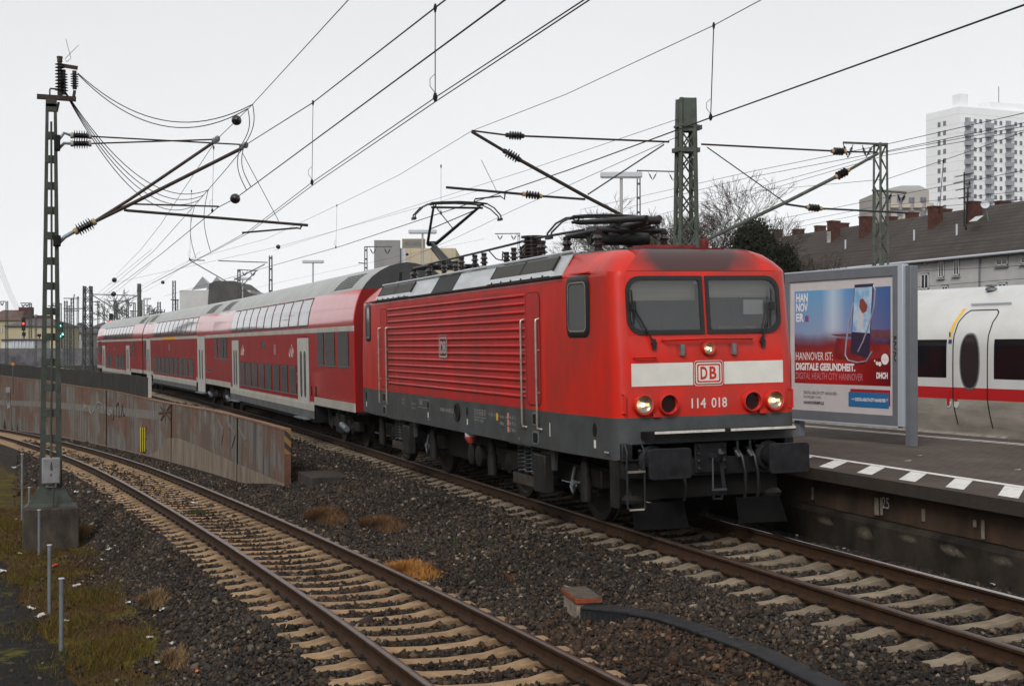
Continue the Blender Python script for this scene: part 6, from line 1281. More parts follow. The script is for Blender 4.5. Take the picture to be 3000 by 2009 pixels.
for i, (lab, pts, sag) in enumerate([
    ('upper of two slack feeder cables hanging from the left mast head', ((228, 215, 28), (737, 308, 26.6)), 0.62), ('lower of two slack feeder cables hanging from the left mast head', ((228, 218, 28), (726, 319, 26.8)), 0.68),
    ('slack cable from the mast head, highest of the four in the lower bundle', ((191, 268, 28), (612, 556, 36.4)), 0.80), ('slack cable from the mast head, second of the lower bundle', ((191, 269, 28), (597, 572, 37.5)), 0.84),
    ('slack cable from the mast head, third of the lower bundle', ((190, 270, 28), (585, 586, 38.5)), 0.88), ('slack cable from the mast head, lowest of the lower bundle', ((190, 271, 28), (570, 602, 40)), 0.92)]):
    P = W(*pts); t_ = thing('feeder_cable', lab, 'cable', group='slack feeder cables'); mb = MB(); mb.tube(catenary(P[0], P[1], sag, 20), .010, 5); mb.build('conductor', WIRE, t_, smooth=60)
def bow(a, b, off, lab):
    t_ = thing('jumper_cable', lab, 'cable', group='jumper cables'); a, b = at(*a), at(*b); o_2 = _rt * off; pts = [a.lerp(b, i / 12) + Vector(o_2) * math.sin(math.pi * i / 12) * (1 if i < 7 else 1) for i in range(13)]; mb = MB(); mb.tube(pts, .009, 5); mb.build('conductor', WIRE, t_, smooth=60)
bow((740, 306, 26.6), (716, 426, 28.6), .10, 'right jumper cable between the two carrying wires by the black ball'); bow((726, 320, 26.8), (704, 430, 28.8), .10, 'left jumper cable between the two carrying wires by the black ball')
bow((714, 430, 28.8), (735, 547, 26.5), -.10, 'right jumper cable dropping to the contact wire below the arm end'); bow((702, 434, 28.8), (722, 556, 26.8), -.10, 'left jumper cable dropping to the contact wire below the arm end')
bow((610, 556, 36.4), (617, 737, 36), -.14, 'right jumper cable hanging to the doubled contact wire'); bow((570, 604, 40), (574, 757, 40), -.14, 'left jumper cable hanging to the doubled contact wire')
for i, (a, b, r) in enumerate((((815, 723, 60), (1400, 560, 60), .10), ((1193, 745, 90), (1420, 700, 90), .10))):
    t_ = wire(('thin wire with a dark ball above the second coach', 'thin wire with a dark ball in front of the cream tower')[i], [at(a[0] - 500, a[1] + 110, a[2] + 25), at(*a), at(*b)], .006); ball(t_, at(*a), r)
for i, (u, v, D) in enumerate(((335, 820, 62), (333, 861, 62), (477, 827, 85))):
    t_ = wire(('wire with the upper of two dark balls near the far coach', 'wire with the lower of two dark balls near the far coach', 'thin wire with a small dark ball over the middle coach')[i], [at(u - 60, v + (50 if i < 2 else 30), D + 20), at(u, v, D), at(u + 110, v - 90, D - 12)], .006); ball(t_, at(u, v, D), .115)
for i in range(4):
    P = [at(-60, 560 + i * 22, 60), at(128 + i * 3, 915 + i * 4, 120)]; t_ = thing('feeder_cable', 'slack cable at the far left edge, %s of four' % ('first', 'second', 'third', 'last')[i], 'cable', group='slack cables at the left edge'); mb = MB(); mb.tube(catenary(P[0], P[1], 2.6, 16), .006, 5); mb.build('conductor', WIRE, t_, smooth=60)

# ------------------------------------------------------------------ platform lamps
def lamp_post(u, v, D, wpx, label, double=False):
    P = at(u, v, D); t = thing('platform_lamp', label, 'lamp post', (P.x, P.y, 0), (0, 0, R(-19)), 'platform lamps'); h = P.z; w_ = wpx / CF * D
    mb = MB(); mb.lathe([(.085, PZ - 1), (.085, 3.2), (.06, 3.3), (.055, h - .12)], (0, 0, 0), (0, 0, 1), 10); mb.build('pole', LAMPP, t)
    mb = MB(); mb.bx(-.13, .13, -w_ / 2, w_ / 2, h - .13, h + .07); mb.build('lamp_head', LAMPG, t, bevel=.03); mb = MB(); mb.bx(-.1, .1, -w_ / 2 + .05, w_ / 2 - .05, h - .15, h - .128); mb.build('diffuser', M('lamp_diffuser', (.5, .52, .53), .3), t, smooth=0)
lamp_post(1820, 510, 50, 122, 'pale grey T-shaped platform lamp beside the platform mast'); lamp_post(1238, 677, 75, 82, 'T-shaped platform lamp behind the raised pantograph'); lamp_post(917, 765, 98, 62, 'T-shaped platform lamp above the first coach roof'); lamp_post(711, 815, 115, 50, 'T-shaped platform lamp beside the dark-roofed building'); lamp_post(2251, 717, 86, 70, 'T-shaped lamp in front of the dark evergreen tree')
lamp_post(431, 874, 170, 22, 'small distant T-shaped lamp among the masts on the left')

# ------------------------------------------------------------------ distant masts
def bg_mast(u, vt, D, wpx, label, arms=(), style='lat', vees=(), z0=-.3):
    P = at(u, vt, D); w_ = wpx / CF * D; nm = 'distant_mast'; grp = 'distant catenary masts'; n = max(6, int((P.z - z0) / (w_ * 1.3)))
    if style == 'lat': t = lattice_mast(nm, label, (P.x, P.y), z0, P.z, w_ * 1.25, w_, MASTF, min(n, 26), w_ * .20, grp, R(-19), 0, w_ * .12)
    elif style == 'lad': t = ladder_mast(nm, label, (P.x, P.y), z0, P.z, w_ * 1.3, w_, w_ * .3, w_ * .28, list(np.arange(z0 + .5, P.z, max(.6, w_ * 1.8))), MASTF, grp, w_ * .6, R(-19), w_ * .5)
    else:
        t = thing(nm, label, 'mast', (P.x, P.y, 0), (0, 0, R(-19)), grp); mb = MB(); mb.bx(-w_ / 2, w_ / 2, -w_ / 2, w_ / 2, z0, P.z); mb.bx(-w_ / 2 - .03, w_ / 2 + .03, -w_ / 2 - .03, w_ / 2 + .03, P.z - .6, P.z - .5); mb.build('post', MASTB, t, bevel=.02)
    inv = (Matrix.Rotation(R(19), 4, 'Z') if style != 'lat' else Matrix.Identity(4)) @ Matrix.Translation(-t.location)
    if arms:
        mb = MB()
        for u0, v0, u1, v1 in arms: mb.bar(inv @ at(u0, v0, D), inv @ at(u1, v1, D), max(.05, 2.2 / CF * D), max(.05, 2.6 / CF * D))
        mb.build('crossarm', MASTF, t, smooth=0)
    for u0, u1, v in vees:
        mb = MB(); um = (u0 + u1) / 2; dv = abs(u1 - u0) * .95; r_ = max(.02, 1.3 / CF * D)
        for uu in (u0, u1): mb.tube([inv @ at(uu, v, D), inv @ at(um, v + dv, D)], r_ * .5, 4); shed_insulator(mb, inv @ at(uu + (um - uu) * .3, v + dv * .3, D), inv @ at(uu + (um - uu) * .85, v + dv * .85, D), r_ * 1.8, 3, .5, 0, 0, .1)
        mb.build('hanging_insulator', INSUL, t, smooth=0)
    return t
bg_mast(257, 838, 88, 19, 'broad green lattice mast standing just beyond the farthest coach end', style='lat')
bg_mast(408, 831, 105, 10, 'solid dark green post with a cantilever above the far coaches', ((403, 866, 268, 862), (383, 931, 268, 863), (400, 868, 330, 898)), 'post')
bg_mast(793, 749, 75.3, 10, 'ladder mast behind the coaches whose cantilever reaches to the left', ((784, 769, 640, 764), (600, 763, 555, 762), (555, 762, 600, 788), (600, 788, 740, 868), (776, 774, 686, 820)), 'lad')
bg_mast(700, 790, 88, 9, 'ladder mast with a crossarm carrying two V insulators above the second coach', ((696, 790, 755, 793), (686, 862, 752, 792)), 'lad', ((708, 726, 792), (732, 750, 793)))
bg_mast(1072, 722, 95, 9, 'ladder mast with V insulators in front of the grey tower', ((1070, 723, 1148, 723), (1050, 770, 1075, 772)), 'lad', ((1082, 1104, 724), (1124, 1146, 724)))
bg_mast(1871, 500, 58, 11, 'ladder mast with a crossarm beside the platform lamp', ((1866, 500, 1975, 503),), 'lad', ((1898, 1926, 502), (1958, 1986, 504)), .5)
bg_mast(1520, 683, 120, 7, 'far ladder mast with V insulators above the roof busbar', ((1450, 685, 1524, 684),), 'lad', ((1456, 1474, 686), (1496, 1514, 686)))
L_ = [(89, 888, 190, 6, ((60, 888, 91, 888), (75, 924, 110, 924)), ((62, 74, 889), (74, 84, 889)), 'with a one-sided crossarm near the red signal', 'lat'),
      (105, 921, 150, 5, (), (), 'shaped like a ladder in front of the yellow house', 'lad'),
      (177, 889, 185, 5, ((153, 889, 180, 889),), ((154, 164, 890),), 'just right of the foreground mast with a short arm', 'lat'),
      (193, 881, 170, 7, ((186, 904, 244, 904),), (), 'in the cluster right of the green signal', 'lat'), (200, 894, 175, 6, (), (), 'shorter, standing between two taller cluster masts', 'lat'),
      (212, 873, 165, 7, ((186, 874, 232, 874), (190, 910, 232, 910), (216, 873, 218, 862)), (), 'tallest of the cluster with a long top crossarm', 'lat'),
      (228, 868, 240, 4, ((205, 905, 250, 903),), (), 'thin, directly left of the broad lattice mast', 'lat'),
      (288, 881, 230, 4, ((270, 884, 292, 884),), (), 'thin, right of the broad lattice mast', 'lat'), (304, 906, 210, 4, ((300, 924, 318, 924),), (), 'short, beside the signal over the far coach', 'lat'),
      (339, 882, 190, 7, ((318, 882, 378, 882),), (), 'left leg of the portal above the far coach', 'lat'), (374, 881, 190, 5, (), (), 'right leg of the portal above the far coach', 'lat'),
      (394, 887, 200, 5, ((376, 887, 396, 887),), ((378, 388, 888),), 'beside the solid green post', 'lat'), (386, 909, 180, 4, ((380, 911, 404, 912),), (), 'short, at the foot of the solid green post', 'lat'),
      (419, 878, 165, 6, (), (), 'right of the solid green post', 'lat'), (440, 894, 190, 5, ((425, 895, 442, 895),), (), 'low, with a short arm over the middle coach', 'lat'),
      (466, 884, 150, 7, ((450, 914, 482, 914), (450, 906, 450, 918), (458, 906, 458, 918), (474, 906, 474, 918), (482, 906, 482, 918)), (), 'carrying a row of upright insulators', 'lat'),
      (510, 822, 140, 7, ((500, 878, 524, 878),), (), 'tall, left of the white-walled building', 'lat'), (518, 878, 150, 6, (), (), 'short twin left of the white-walled building', 'lat'),
      (20, 882, 170, 5, ((-10, 884, 15, 883),), ((0, 12, 884),), 'cut by the left edge, with one V insulator', 'lat'), (150, 896, 260, 4, ((140, 896, 156, 896),), (), 'thin and pale behind the foreground mast', 'lat')]
for u, vt, D, wp, arms, vees, lab, st in L_: bg_mast(u, vt, D, wp, 'distant mast ' + lab, arms, st, vees)

# ------------------------------------------------------------------ signals
def signal(u, v0, v1, D, label, lights):
    P = at(u, v1, D); t = thing('railway_signal', label, 'signal', (P.x, P.y, 0), (0, 0, CYAW - math.pi), 'colour light signals'); ht, hb = at(u, v0, D).z, P.z; w_ = 11 / CF * D
    mb = MB(); mb.bx(-.1, .1, -w_ / 2, w_ / 2, hb, ht); mb.build('signal_head', BLACK, t, bevel=.05); mb = MB(); mb.tube([(-.1, 0, -.3), (-.1, 0, hb + .2)], .09, 6); mb.build('signal_post', MASTF, t)
    for lu, lv, col in lights:
        Q = at(lu, lv, D); yy = (Q.x - P.x) * _rt[0] + (Q.y - P.y) * _rt[1]; mb = MB(); mb.lathe([(.001, .13), (.11, .12), (.15, .10)], (0, yy, Q.z), (1, 0, 0), 12); m = {'r': M('signal_red', (.8, .02, .01), .3, emit=(1, .05, .03), es=1.6), 'g': M('signal_green', (.1, .8, .6), .3, emit=(.25, 1, .75), es=1.3)}[col]; mb.build('signal_lamp', m, t)
signal(69, 930, 968, 195, 'black signal head showing red in front of the yellow house', [(69, 948, 'r')]); signal(180, 944, 972, 195, 'black signal head showing green right beside the foreground mast', [(179, 954, 'g')]); signal(181, 974, 990, 195, 'low signal head with two green lights beside the foreground mast', [(184, 979, 'g'), (178, 985, 'g')])
signal(325, 918, 947, 195, 'signal head with a red light over the far coach roof', [(325, 941, 'r')]); signal(70, 973, 984, 195, 'small unlit signal head under the red signal', []); signal(115, 978, 986, 195, 'small unlit signal left of the foreground mast', [])
P = at(38, 1066, 84); t_ = thing('track_sign', 'small orange track sign on a post at the panel fence', 'sign', (P.x, P.y, 0)); mb = MB(); mb.lathe([(.10, 0), (.10, .03)], (0, 0, P.z), (1, -.3, 0), 16); mb.build('sign_disc', M('orange_sign', (.45, .18, .03), .5), t_); mb = MB(); mb.tube([(-.02, 0, -.3), (-.02, 0, P.z)], .04, 6); mb.build('post', MASTF, t_)

# ------------------------------------------------------------------ buildings
PLASTERG = M('grey_plaster', (.42, .415, .405), .85, var=.10, vs=.5, bump=.1, bs=8); PLASTERY = M('yellow_plaster', (.50, .40, .25), .85, var=.12, vs=.5)
def roof_mat(name, c1, c2):
    m = bpy.data.materials.new(name); m.use_nodes = True; n = m.node_tree; L = n.links.new; b = n.nodes['Principled BSDF']; b.inputs['Roughness'].default_value = .8
    tc = n.nodes.new('ShaderNodeTexCoord'); wv = n.nodes.new('ShaderNodeTexWave'); wv.bands_direction = 'Z'; wv.inputs['Scale'].default_value = 1.1; wv.inputs['Distortion'].default_value = .6; wv.inputs['Detail'].default_value = 2; wv.inputs['Detail Scale'].default_value = 3; L(tc.outputs['Object'], wv.inputs['Vector'])
    nz = n.nodes.new('ShaderNodeTexNoise'); nz.inputs['Scale'].default_value = .35; nz.inputs['Detail'].default_value = 8; nz.inputs['Roughness'].default_value = .75; L(tc.outputs['Object'], nz.inputs['Vector'])
    rp = n.nodes.new('ShaderNodeValToRGB'); rp.color_ramp.elements[0].position = .38; rp.color_ramp.elements[1].position = .66; rp.color_ramp.elements[0].color = (*c1, 1); rp.color_ramp.elements[1].color = (*c2, 1); L(nz.outputs['Fac'], rp.inputs[0])
    r2 = n.nodes.new('ShaderNodeMapRange'); r2.inputs[3].default_value = .55; r2.inputs[4].default_value = 1.15; L(wv.outputs['Fac'], r2.inputs[0])
    br = n.nodes.new('ShaderNodeTexBrick'); br.inputs['Scale'].default_value = 1; br.inputs['Brick Width'].default_value = .3; br.inputs['Row Height'].default_value = 50; br.inputs['Color1'].default_value = (1, 1, 1, 1); br.inputs['Color2'].default_value = (.8, .8, .8, 1); br.inputs['Mortar'].default_value = (.6, .6, .6, 1); br.inputs['Mortar Size'].default_value = .03; L(tc.outputs['Object'], br.inputs['Vector'])
    mx = n.nodes.new('ShaderNodeMix'); mx.data_type = 'RGBA'; mx.blend_type = 'MULTIPLY'; mx.inputs[0].default_value = 1; L(rp.outputs[0], mx.inputs[6]); L(r2.outputs[0], mx.inputs[7])
    m3_ = n.nodes.new('ShaderNodeMix'); m3_.data_type = 'RGBA'; m3_.blend_type = 'MULTIPLY'; m3_.inputs[0].default_value = .7; L(mx.outputs[2], m3_.inputs[6]); L(br.outputs['Color'], m3_.inputs[7]); L(m3_.outputs[2], b.inputs['Base Color']); return m
ROOFB = roof_mat('brown_tiles', (.028, .018, .014), (.050, .033, .026)); ROOFM = roof_mat('mossy_brown_tiles', (.030, .019, .015), (.062, .050, .040))
BRICK = M('chimney_brick', (.070, .028, .022), .85, var=.3, vs=4); WINF = M('white_window_frame', (.62, .62, .61), .5); WPANE = M('house_window_pane', (.03, .034, .038), .08, coat=.3); SHUT = M('grey_roller_shutter', (.33, .33, .32), .6)
FY = 50.4; RY, RZ, EZ = 55.0, 12.45, 8.95
def hx(u, y=FY): return aty(u, 1000, y).x
def terrace(label, x0, x1, wallm, roofm, wins, chims, pipes=(), gables=(0, 0)):
    t = thing('terraced_house', label, 'house', ((x0 + x1) / 2, FY, 0), (0, 0, 0), 'terraced houses beyond the station'); o = t.location
    mb = MB(); mb.bx(x0 - o.x, x1 - o.x, 0, 9.2, -.3, EZ); mb.add([(x0 - o.x, 0, EZ), (x0 - o.x, 9.2, EZ), (x0 - o.x, RY - FY, RZ), (x1 - o.x, 0, EZ), (x1 - o.x, 9.2, EZ), (x1 - o.x, RY - FY, RZ)], [(0, 2, 1), (3, 4, 5)]); mb.build('wall', wallm, t, smooth=0)
    mb = MB(); e = .45; k = (RZ - EZ) / (RY - FY); pr = [(-e, EZ - e * k + .1), (RY - FY, RZ + .1), (9.2 + e, EZ - e * k + .1), (9.2 + e, EZ - e * k - .05), (RY - FY, RZ - .05), (-e, EZ - e * k - .05)]
    mb.prism([(x0 - o.x, a, b) for a, b in pr], (x1 - x0, 0, 0)); rf = mb.build('roof', roofm, t, smooth=0)
    mb = MB(); mb.tube([(x0 - o.x, -e - .06, EZ - e * k - .02), (x1 - o.x, -e - .06, EZ - e * k - .02)], .09, 8); mb.build('gutter', LAMPG, t); mb = MB(); mb.bx(x0 - o.x, x1 - o.x, -.25, .0, EZ - .35, EZ - .12); mb.build('cornice', M('pale_cornice', (.40, .39, .37), .7), t, smooth=0)
    for (u0, v0, u1, v1, kind) in wins:
        A, B = aty(u0, v0, FY), aty(u1, v1, FY); xa, xb, zt, zb = A.x - o.x, B.x - o.x, A.z, B.z
        if kind == 'round':
            r = (xb - xa) / 2; mb = MB(); c = ((xa + xb) / 2, -.02, (zt + zb) / 2); mb.lathe([(r, 0), (r, .06), (r * .75, .06)], (c[0], 0, c[2]), (0, -1, 0), 18, cap=False); w_ = mb.build('round_window', SHUT, t); mb = MB(); mb.lathe([(.001, .03), (r * .76, .03)], (c[0], 0, c[2]), (0, -1, 0), 18, cap=False); mb.build('pane', WPANE, w_); continue
        mb = MB(); mb.bx(xa - .06, xb + .06, -.012, .01, zb - .06, zt + .06); w_ = mb.build('window', M('window_reveal', (.15, .148, .145), .8), t, smooth=0)
        mb = MB(); fw = .075; y0, y1 = -.05, -.014
        for q in ((xa, xb, zb, zb + fw), (xa, xb, zt - fw, zt), (xa, xa + fw, zb, zt), (xb - fw, xb, zb, zt), ((xa + xb) / 2 - .035, (xa + xb) / 2 + .035, zb, zt)):
            mb.bx(q[0], q[1], y0, y1, q[2], q[3])
        mb.build('frame', WINF, w_, smooth=0)
        mb = MB(); mb.bx(xa + .02, xb - .02, -.030, -.02, zb + .02, zt - .02); mb.build('pane', WPANE, w_, smooth=0)
        if kind == 'shut': mb = MB(); mb.bx(xa, xb, -.055, -.04, zb + (zt - zb) * .48, zt + .05); mb.build('roller_shutter', SHUT, w_, smooth=0)
        mb = MB(); mb.bx(xa - .12, xb + .12, -.16, .0, zb - .13, zb - .06); mb.build('sill', SHUT, w_)
    for u, vt, vb, wpx, pale in chims:
        yy = 53.6 if (pale or u in (2533, 2737, 2850)) else 55.8; Pt = aty(u, vt, yy); w_ = wpx / CF * np.linalg.norm(np.array(Pt) - CLOC); zb = 9 ; mb = MB(); x = Pt.x - o.x; mb.bx(x - w_ * .38, x + w_ * .38, yy - FY - .35, yy - FY + .55, EZ + 1.5, Pt.z); mb.bx(x - w_ * .42, x + w_ * .42, yy - FY - .4, yy - FY + .6, Pt.z - .12, Pt.z - .002); c_ = mb.build('chimney', BRICK, rf, smooth=0)
        if pale: mb = MB(); mb.bx(x - w_ * .39, x + w_ * .39, yy - FY - .36, yy - FY - .352, EZ + 1.6, Pt.z - .9); mb.build('worn_render', M('pale_render', (.32, .30, .28), .9, var=.4, vs=3), c_, smooth=0)
    for u in pipes:
        mb = MB(); x = hx(u) - o.x; mb.tube([(x, -e, EZ - e * k - .1), (x, -.10, EZ - .55), (x, -.10, -.2)], .07, 6); mb.build('downpipe', GALV, t)
    return t, rf
xs_ = hx(2535); xA, xB = hx(2150), hx(2660); xC = hx(3000) + 14
terrace('yellow-fronted terraced house with a long brown tiled roof behind the billboard', xA - 4, xs_, PLASTERY, ROOFB, [(2340, 790, 2352, 830, 'w'), (2400, 783, 2413, 826, 'w'), (2460, 778, 2473, 822, 'w')], [(2275, 672, 700, 16, 0), (2336, 671, 690, 26, 0), (2400, 661, 680, 20, 0), (2439, 647, 685, 26, 1), (2466, 653, 670, 24, 0)])
th, rf = terrace('grey-fronted terraced house with brick chimneys above the white express train', xs_ + .02, xC, PLASTERG, ROOFM, [(2657, 771, 2674, 792, 'w'), (2750, 763, 2766, 812, 'w'), (2794, 758, 2811, 806, 'w'), (2699, 803, 2721, 846, 'w'), (2702, 756, 2716, 780, 'round'), (2919, 744, 2953, 776, 'shut'), (2992, 738, 3030, 770, 'shut'), (2760, 838, 2778, 880, 'w'), (2925, 830, 2950, 880, 'w')],
    [(2533, 634, 690, 26, 0), (2609, 634, 650, 20, 0), (2669, 622, 640, 24, 0), (2737, 604, 665, 30, 0), (2765, 612, 630, 25, 0), (2850, 590, 640, 34, 0), (2934, 589, 615, 32, 0)], (2873,))
mb = MB()
for u, v in ((2477, 732), (2678, 705), (2803, 690)): P = aty(u, v, 52.2) - th.location; mb.tube([P, P + Vector((0, 0, .8))], .07, 6)
mb.build('vent_pipe', LAMPG, rf)
P = aty(2650, 716, 52.4) - th.location; mb = MB(); mb.bx(0, .1, 0, .1, 0, .1); mb = MB(); a = aty(2838, 650, 52.0) - th.location; mb.add([a + Vector(q) for q in ((0, 0, 0), (.9, 0, .0), (1.1, .4, .36), (.2, .4, .36))], [(0, 1, 2, 3)]); mb.build('zinc_flashing', LAMPG, rf, smooth=0)
an = thing('roof_antenna', 'tall television antenna mast on the grey terraced house roof', 'antenna', tuple(aty(2825, 690, 53))); mb = MB(); h = aty(2825, 505, 53).z - an.location.z; mb.tube([(0, 0, -.4), (0, 0, h)], .05, 6); mb.tube([(.25, 0, .9), (.4, 0, h * .75)], .04, 5); mb.build('pole', WIRE, an)
mb = MB()
for z, L_a in ((h - .2, 1.6), (h * .86, 1.9), (h * .74, 1.4), (h * .6, .8)):
    mb.tube([(-L_a / 2, -.2, z - .08), (L_a / 2, .2, z + .12)], .022, 4)
    for i in range(7): x = -L_a / 2 + L_a * i / 6; mb.tube([(x, -.3, z), (x, .3, z)], .012, 4)
mb.build('aerial_elements', WIRE, an)
sd_ = thing('satellite_dish', 'pale satellite dish on a chimney of the grey terraced house', 'dish', tuple(aty(2886, 600, 53))); mb = MB(); mb.lathe([(.001, .0), (.16, .02), (.27, .06), (.30, .09)], (0, 0, 0), (.9, -.6, .3), 18, cap=False); mb.build('dish', LAMPG, sd_); mb = MB(); mb.tube([(0, 0, 0), (0, .3, -1.2)], .04, 6); mb.build('stand', GALV, sd_)
# tower block
TW = M('white_tower_panel', (.74, .75, .765), .7, var=.04, vs=.1); TB = M('tower_balcony_grey', (.27, .28, .305), .7); TWIN = M('tower_window', (.115, .12, .14), .4, var=.3, vs=.8); TREC = M('tower_recess', (.22, .225, .245), .6)
c0 = at(2811, 312, 400); cl = at(2713, 335, 413.5); dl_ = Vector((cl.x - c0.x, cl.y - c0.y, 0)); lenL = dl_.length; dl_.normalize(); dr_ = Vector((-dl_.y, dl_.x, 0))
if dr_.dot(Vector(_rt)) < 0: dr_ = -dr_
TZ = c0.z; tow = thing('tower_block', 'white high-rise apartment block with grey balconies rising above the terraced roofs', 'apartment block', (c0.x, c0.y, 0))
lenR = 62
def tq(mb, a, b, s, z, d0, d1, face): # box on a face: along a..b, up s..z, from depth d0 to d1 outward
    along, out = (dl_, -dr_) if face == 'L' else (dr_, -dl_)
    q = [along * a + out * d0, along * b + out * d0, along * b + out * d1, along * a + out * d1]; mb.add([(p.x, p.y, s) for p in q] + [(p.x, p.y, z) for p in q], [(0, 3, 2, 1), (4, 5, 6, 7), (0, 1, 5, 4), (1, 2, 6, 5), (2, 3, 7, 6), (3, 0, 4, 7)])
mb = MB(); q = [Vector((0, 0, 0)), dr_ * lenR, dr_ * lenR + dl_ * lenL, dl_ * lenL]; mb.prism([(p.x, p.y, 0) for p in q], (0, 0, TZ)); mb.build('wall', TW, tow, smooth=0)
mb = MB()
for i in range(26):
    z = TZ - 2.1 - i * 2.74; tq(mb, 0, lenL, z, z + .10, .0, .02, 'L'); tq(mb, 0, lenR, z, z + .10, .0, .02, 'R')
mb.build('panel_joints', M('panel_joint', (.55, .56, .58), .8), tow, smooth=0)
mb = MB(); tq(mb, lenL * .15, lenL * .15 + 3.2, TZ, TZ + 4.2, -5, -2, 'L'); mb.build('lift_house', TW, tow, smooth=0); mb = MB(); tq(mb, 14, 50, TZ, TZ + 2.8, -8, -3, 'R'); mb.build('penthouse', TW, tow, smooth=0)
mb = MB(); q = dr_ * 19 + dl_ * 5; mb.tube([(q.x, q.y, TZ), (q.x, q.y, TZ + 8)], .12, 5); q = dr_ * 31 + dl_ * 5; mb.tube([(q.x, q.y, TZ), (q.x, q.y, TZ + 8)], .06, 5); mb.build('rooftop_aerial', GALV, tow)
cnt = 0
wp_ = None
def cpart(mb, name, mat):
    return mb.build(name, mat, tow, smooth=0)
for i in range(11):
    z = TZ - 3.3 - i * 2.74
    for f in (.42, .26):
        a = lenL * (1 - f) if False else lenL * f + .0
    for u_ in ((2752, 2768)[0], (2752, 2768)[1]):
        f = (2811 - u_) / (2811 - 2713.) * 1.0; a = lenL * f; mb = MB(); tq(mb, a - .62, a + .62, z - 1.45, z, .0, .03, 'L'); cpart(mb, 'window', TWIN)
    for j in range(4):
        a = 3.0 + j * 7.55; w_ = 2.0
        if a < 40:
            mb = MB(); tq(mb, a - w_ / 2, a + w_ / 2, z - 1.5, z + .25, .0, .05, 'R'); r_ = cpart(mb, 'balcony_door', TREC); mb = MB(); tq(mb, a + .25, a + .75, z - 1.2, z + .1, .05, .07, 'R'); mb.build('pane', M('tower_pale_pane', (.30, .31, .33), .3), r_, smooth=0)
            mb = MB(); tq(mb, a - w_ * .62, a + w_ * .62, z - 2.45, z - 1.05, .0, 1.1, 'R'); cpart(mb, 'balcony', TB)
        for k in (2.75, 4.75):
            b_ = a + k; mb = MB(); tq(mb, b_ - .50, b_ + .50, z - 1.25, z, .0, .03, 'R')
            if b_ < 30: cpart(mb, 'window', TWIN)
# lower block left of the tower, cream tower and dark roofed building further left
def block(label, u0, u1, vt, D0, D1, mat, cat='apartment block', floors=0, cols=0, depth=14., roofm=None, winm=None, extra=None, zb=-.3):
    A, B = at(u0, vt, D0), at(u1, vt, D1); t = thing('apartment_building', label, cat, (A.x, A.y, 0)); d = Vector((B.x - A.x, B.y - A.y, 0)); L_ = d.length; d.normalize(); n_ = Vector((-d.y, d.x, 0))
    if n_.dot(Vector(_fw)) < 0: n_ = -n_
    zt = (A.z + B.z) / 2; mb = MB(); q = [Vector((0, 0, 0)), d * L_, d * L_ + n_ * depth, n_ * depth]; mb.prism([(p.x, p.y, zb) for p in q], (0, 0, zt - zb)); mb.build('wall', mat, t, smooth=0)
    def bxw(a, b, z0, z1, o, name, m, par=t):
        mb = MB(); q = [d * a - n_ * o, d * b - n_ * o, d * b + n_ * .0, d * a + n_ * .0]; mb.add([(p.x, p.y, z0) for p in q] + [(p.x, p.y, z1) for p in q], [(0, 3, 2, 1), (4, 5, 6, 7), (0, 1, 5, 4), (1, 2, 6, 5), (2, 3, 7, 6), (3, 0, 4, 7)]); return mb.build(name, m, par, smooth=0)
    for f in range(floors):
        for c in range(cols):
            a = L_ * (c + .5) / cols; z = zt - 2.2 - f * 2.8; bxw(a - L_ / cols * .25, a + L_ / cols * .25, z - .7, z + .6, .06, 'window', winm or TWIN)
    return t, d, n_, L_, zt, bxw
BEI = M('beige_block_wall', (.34, .32, .30), .8, var=.08, vs=.2)
t_, d, n_, L_, zt, bxw = block('beige stepped apartment block directly left of the white tower', 2585, 2722, 557, 300, 300, BEI, floors=8, cols=4, depth=20)
for f in range(8):
    for c in range(4): a = L_ * (c + .5) / 4; bxw(a + L_ * .03, a + L_ * .20, zt - 3.9 - f * 2.8, zt - 2.9 - f * 2.8, .9, 'balcony', M('beige_balcony', (.42, .38, .33), .8))
mb = MB(); mb.add([(0, 0, zt), (d * L_).to_tuple()[:2] + (zt,), (d * L_ + n_ * 18).to_tuple()[:2] + (zt,), (n_ * 18).to_tuple()[:2] + (zt,), (d * L_ * .6 + n_ * 7).to_tuple()[:2] + (zt + 1.8,), (d * L_ * 1.0 + n_ * 7).to_tuple()[:2] + (zt + 1.8,)], [(0, 1, 5, 4), (1, 2, 5), (2, 3, 4, 5), (3, 0, 4)]); mb.build('roof', M('grey_sheet_roof', (.30, .30, .30), .7), t_, smooth=0)
t_, d, n_, L_, zt, bxw = block('grey and cream high block behind the raised pantograph', 1173, 1335, 727, 235, 235, M('cream_tower_wall', (.43, .37, .27), .8, var=.08, vs=.15), depth=18, zb=-.3)
bxw(-4.4, 0, 0, zt + 1.3, .8, 'grey_stair_tower', M('grey_tower_wall', (.22, .215, .215), .8, var=.1, vs=.2)); bxw(.3, L_ * .45, zt, zt + 1.6, .0, 'upper_storey', M('upper_cream_wall', (.36, .32, .24), .8)); bxw(.8, L_ * .42, zt + .5, zt + 1.1, .05, 'window_band', TWIN); bxw(0.1, .9, zt - 3.5, zt - .1, .1, 'glass_strip', M('pale_glass_strip', (.42, .45, .50), .3)); bxw(L_ * .09, L_ * .15, zt - 3.2, zt - 2.4, .1, 'window', TWIN)
for k in range(5): bxw(L_ * (.18 + .19 * k), L_ * (.18 + .19 * k) + .08, 0, zt - .05, .03, 'panel_joint', M('cream_joint', (.33, .28, .2), .8))
WGB = M('white_works_wall', (.48, .48, .47), .8, var=.1, vs=.3)
t_, d, n_, L_, zt, bxw = block('white-walled works building with a dark gable roof behind the second coach', 526, 733, 850, 150, 150, WGB, 'building', depth=12)
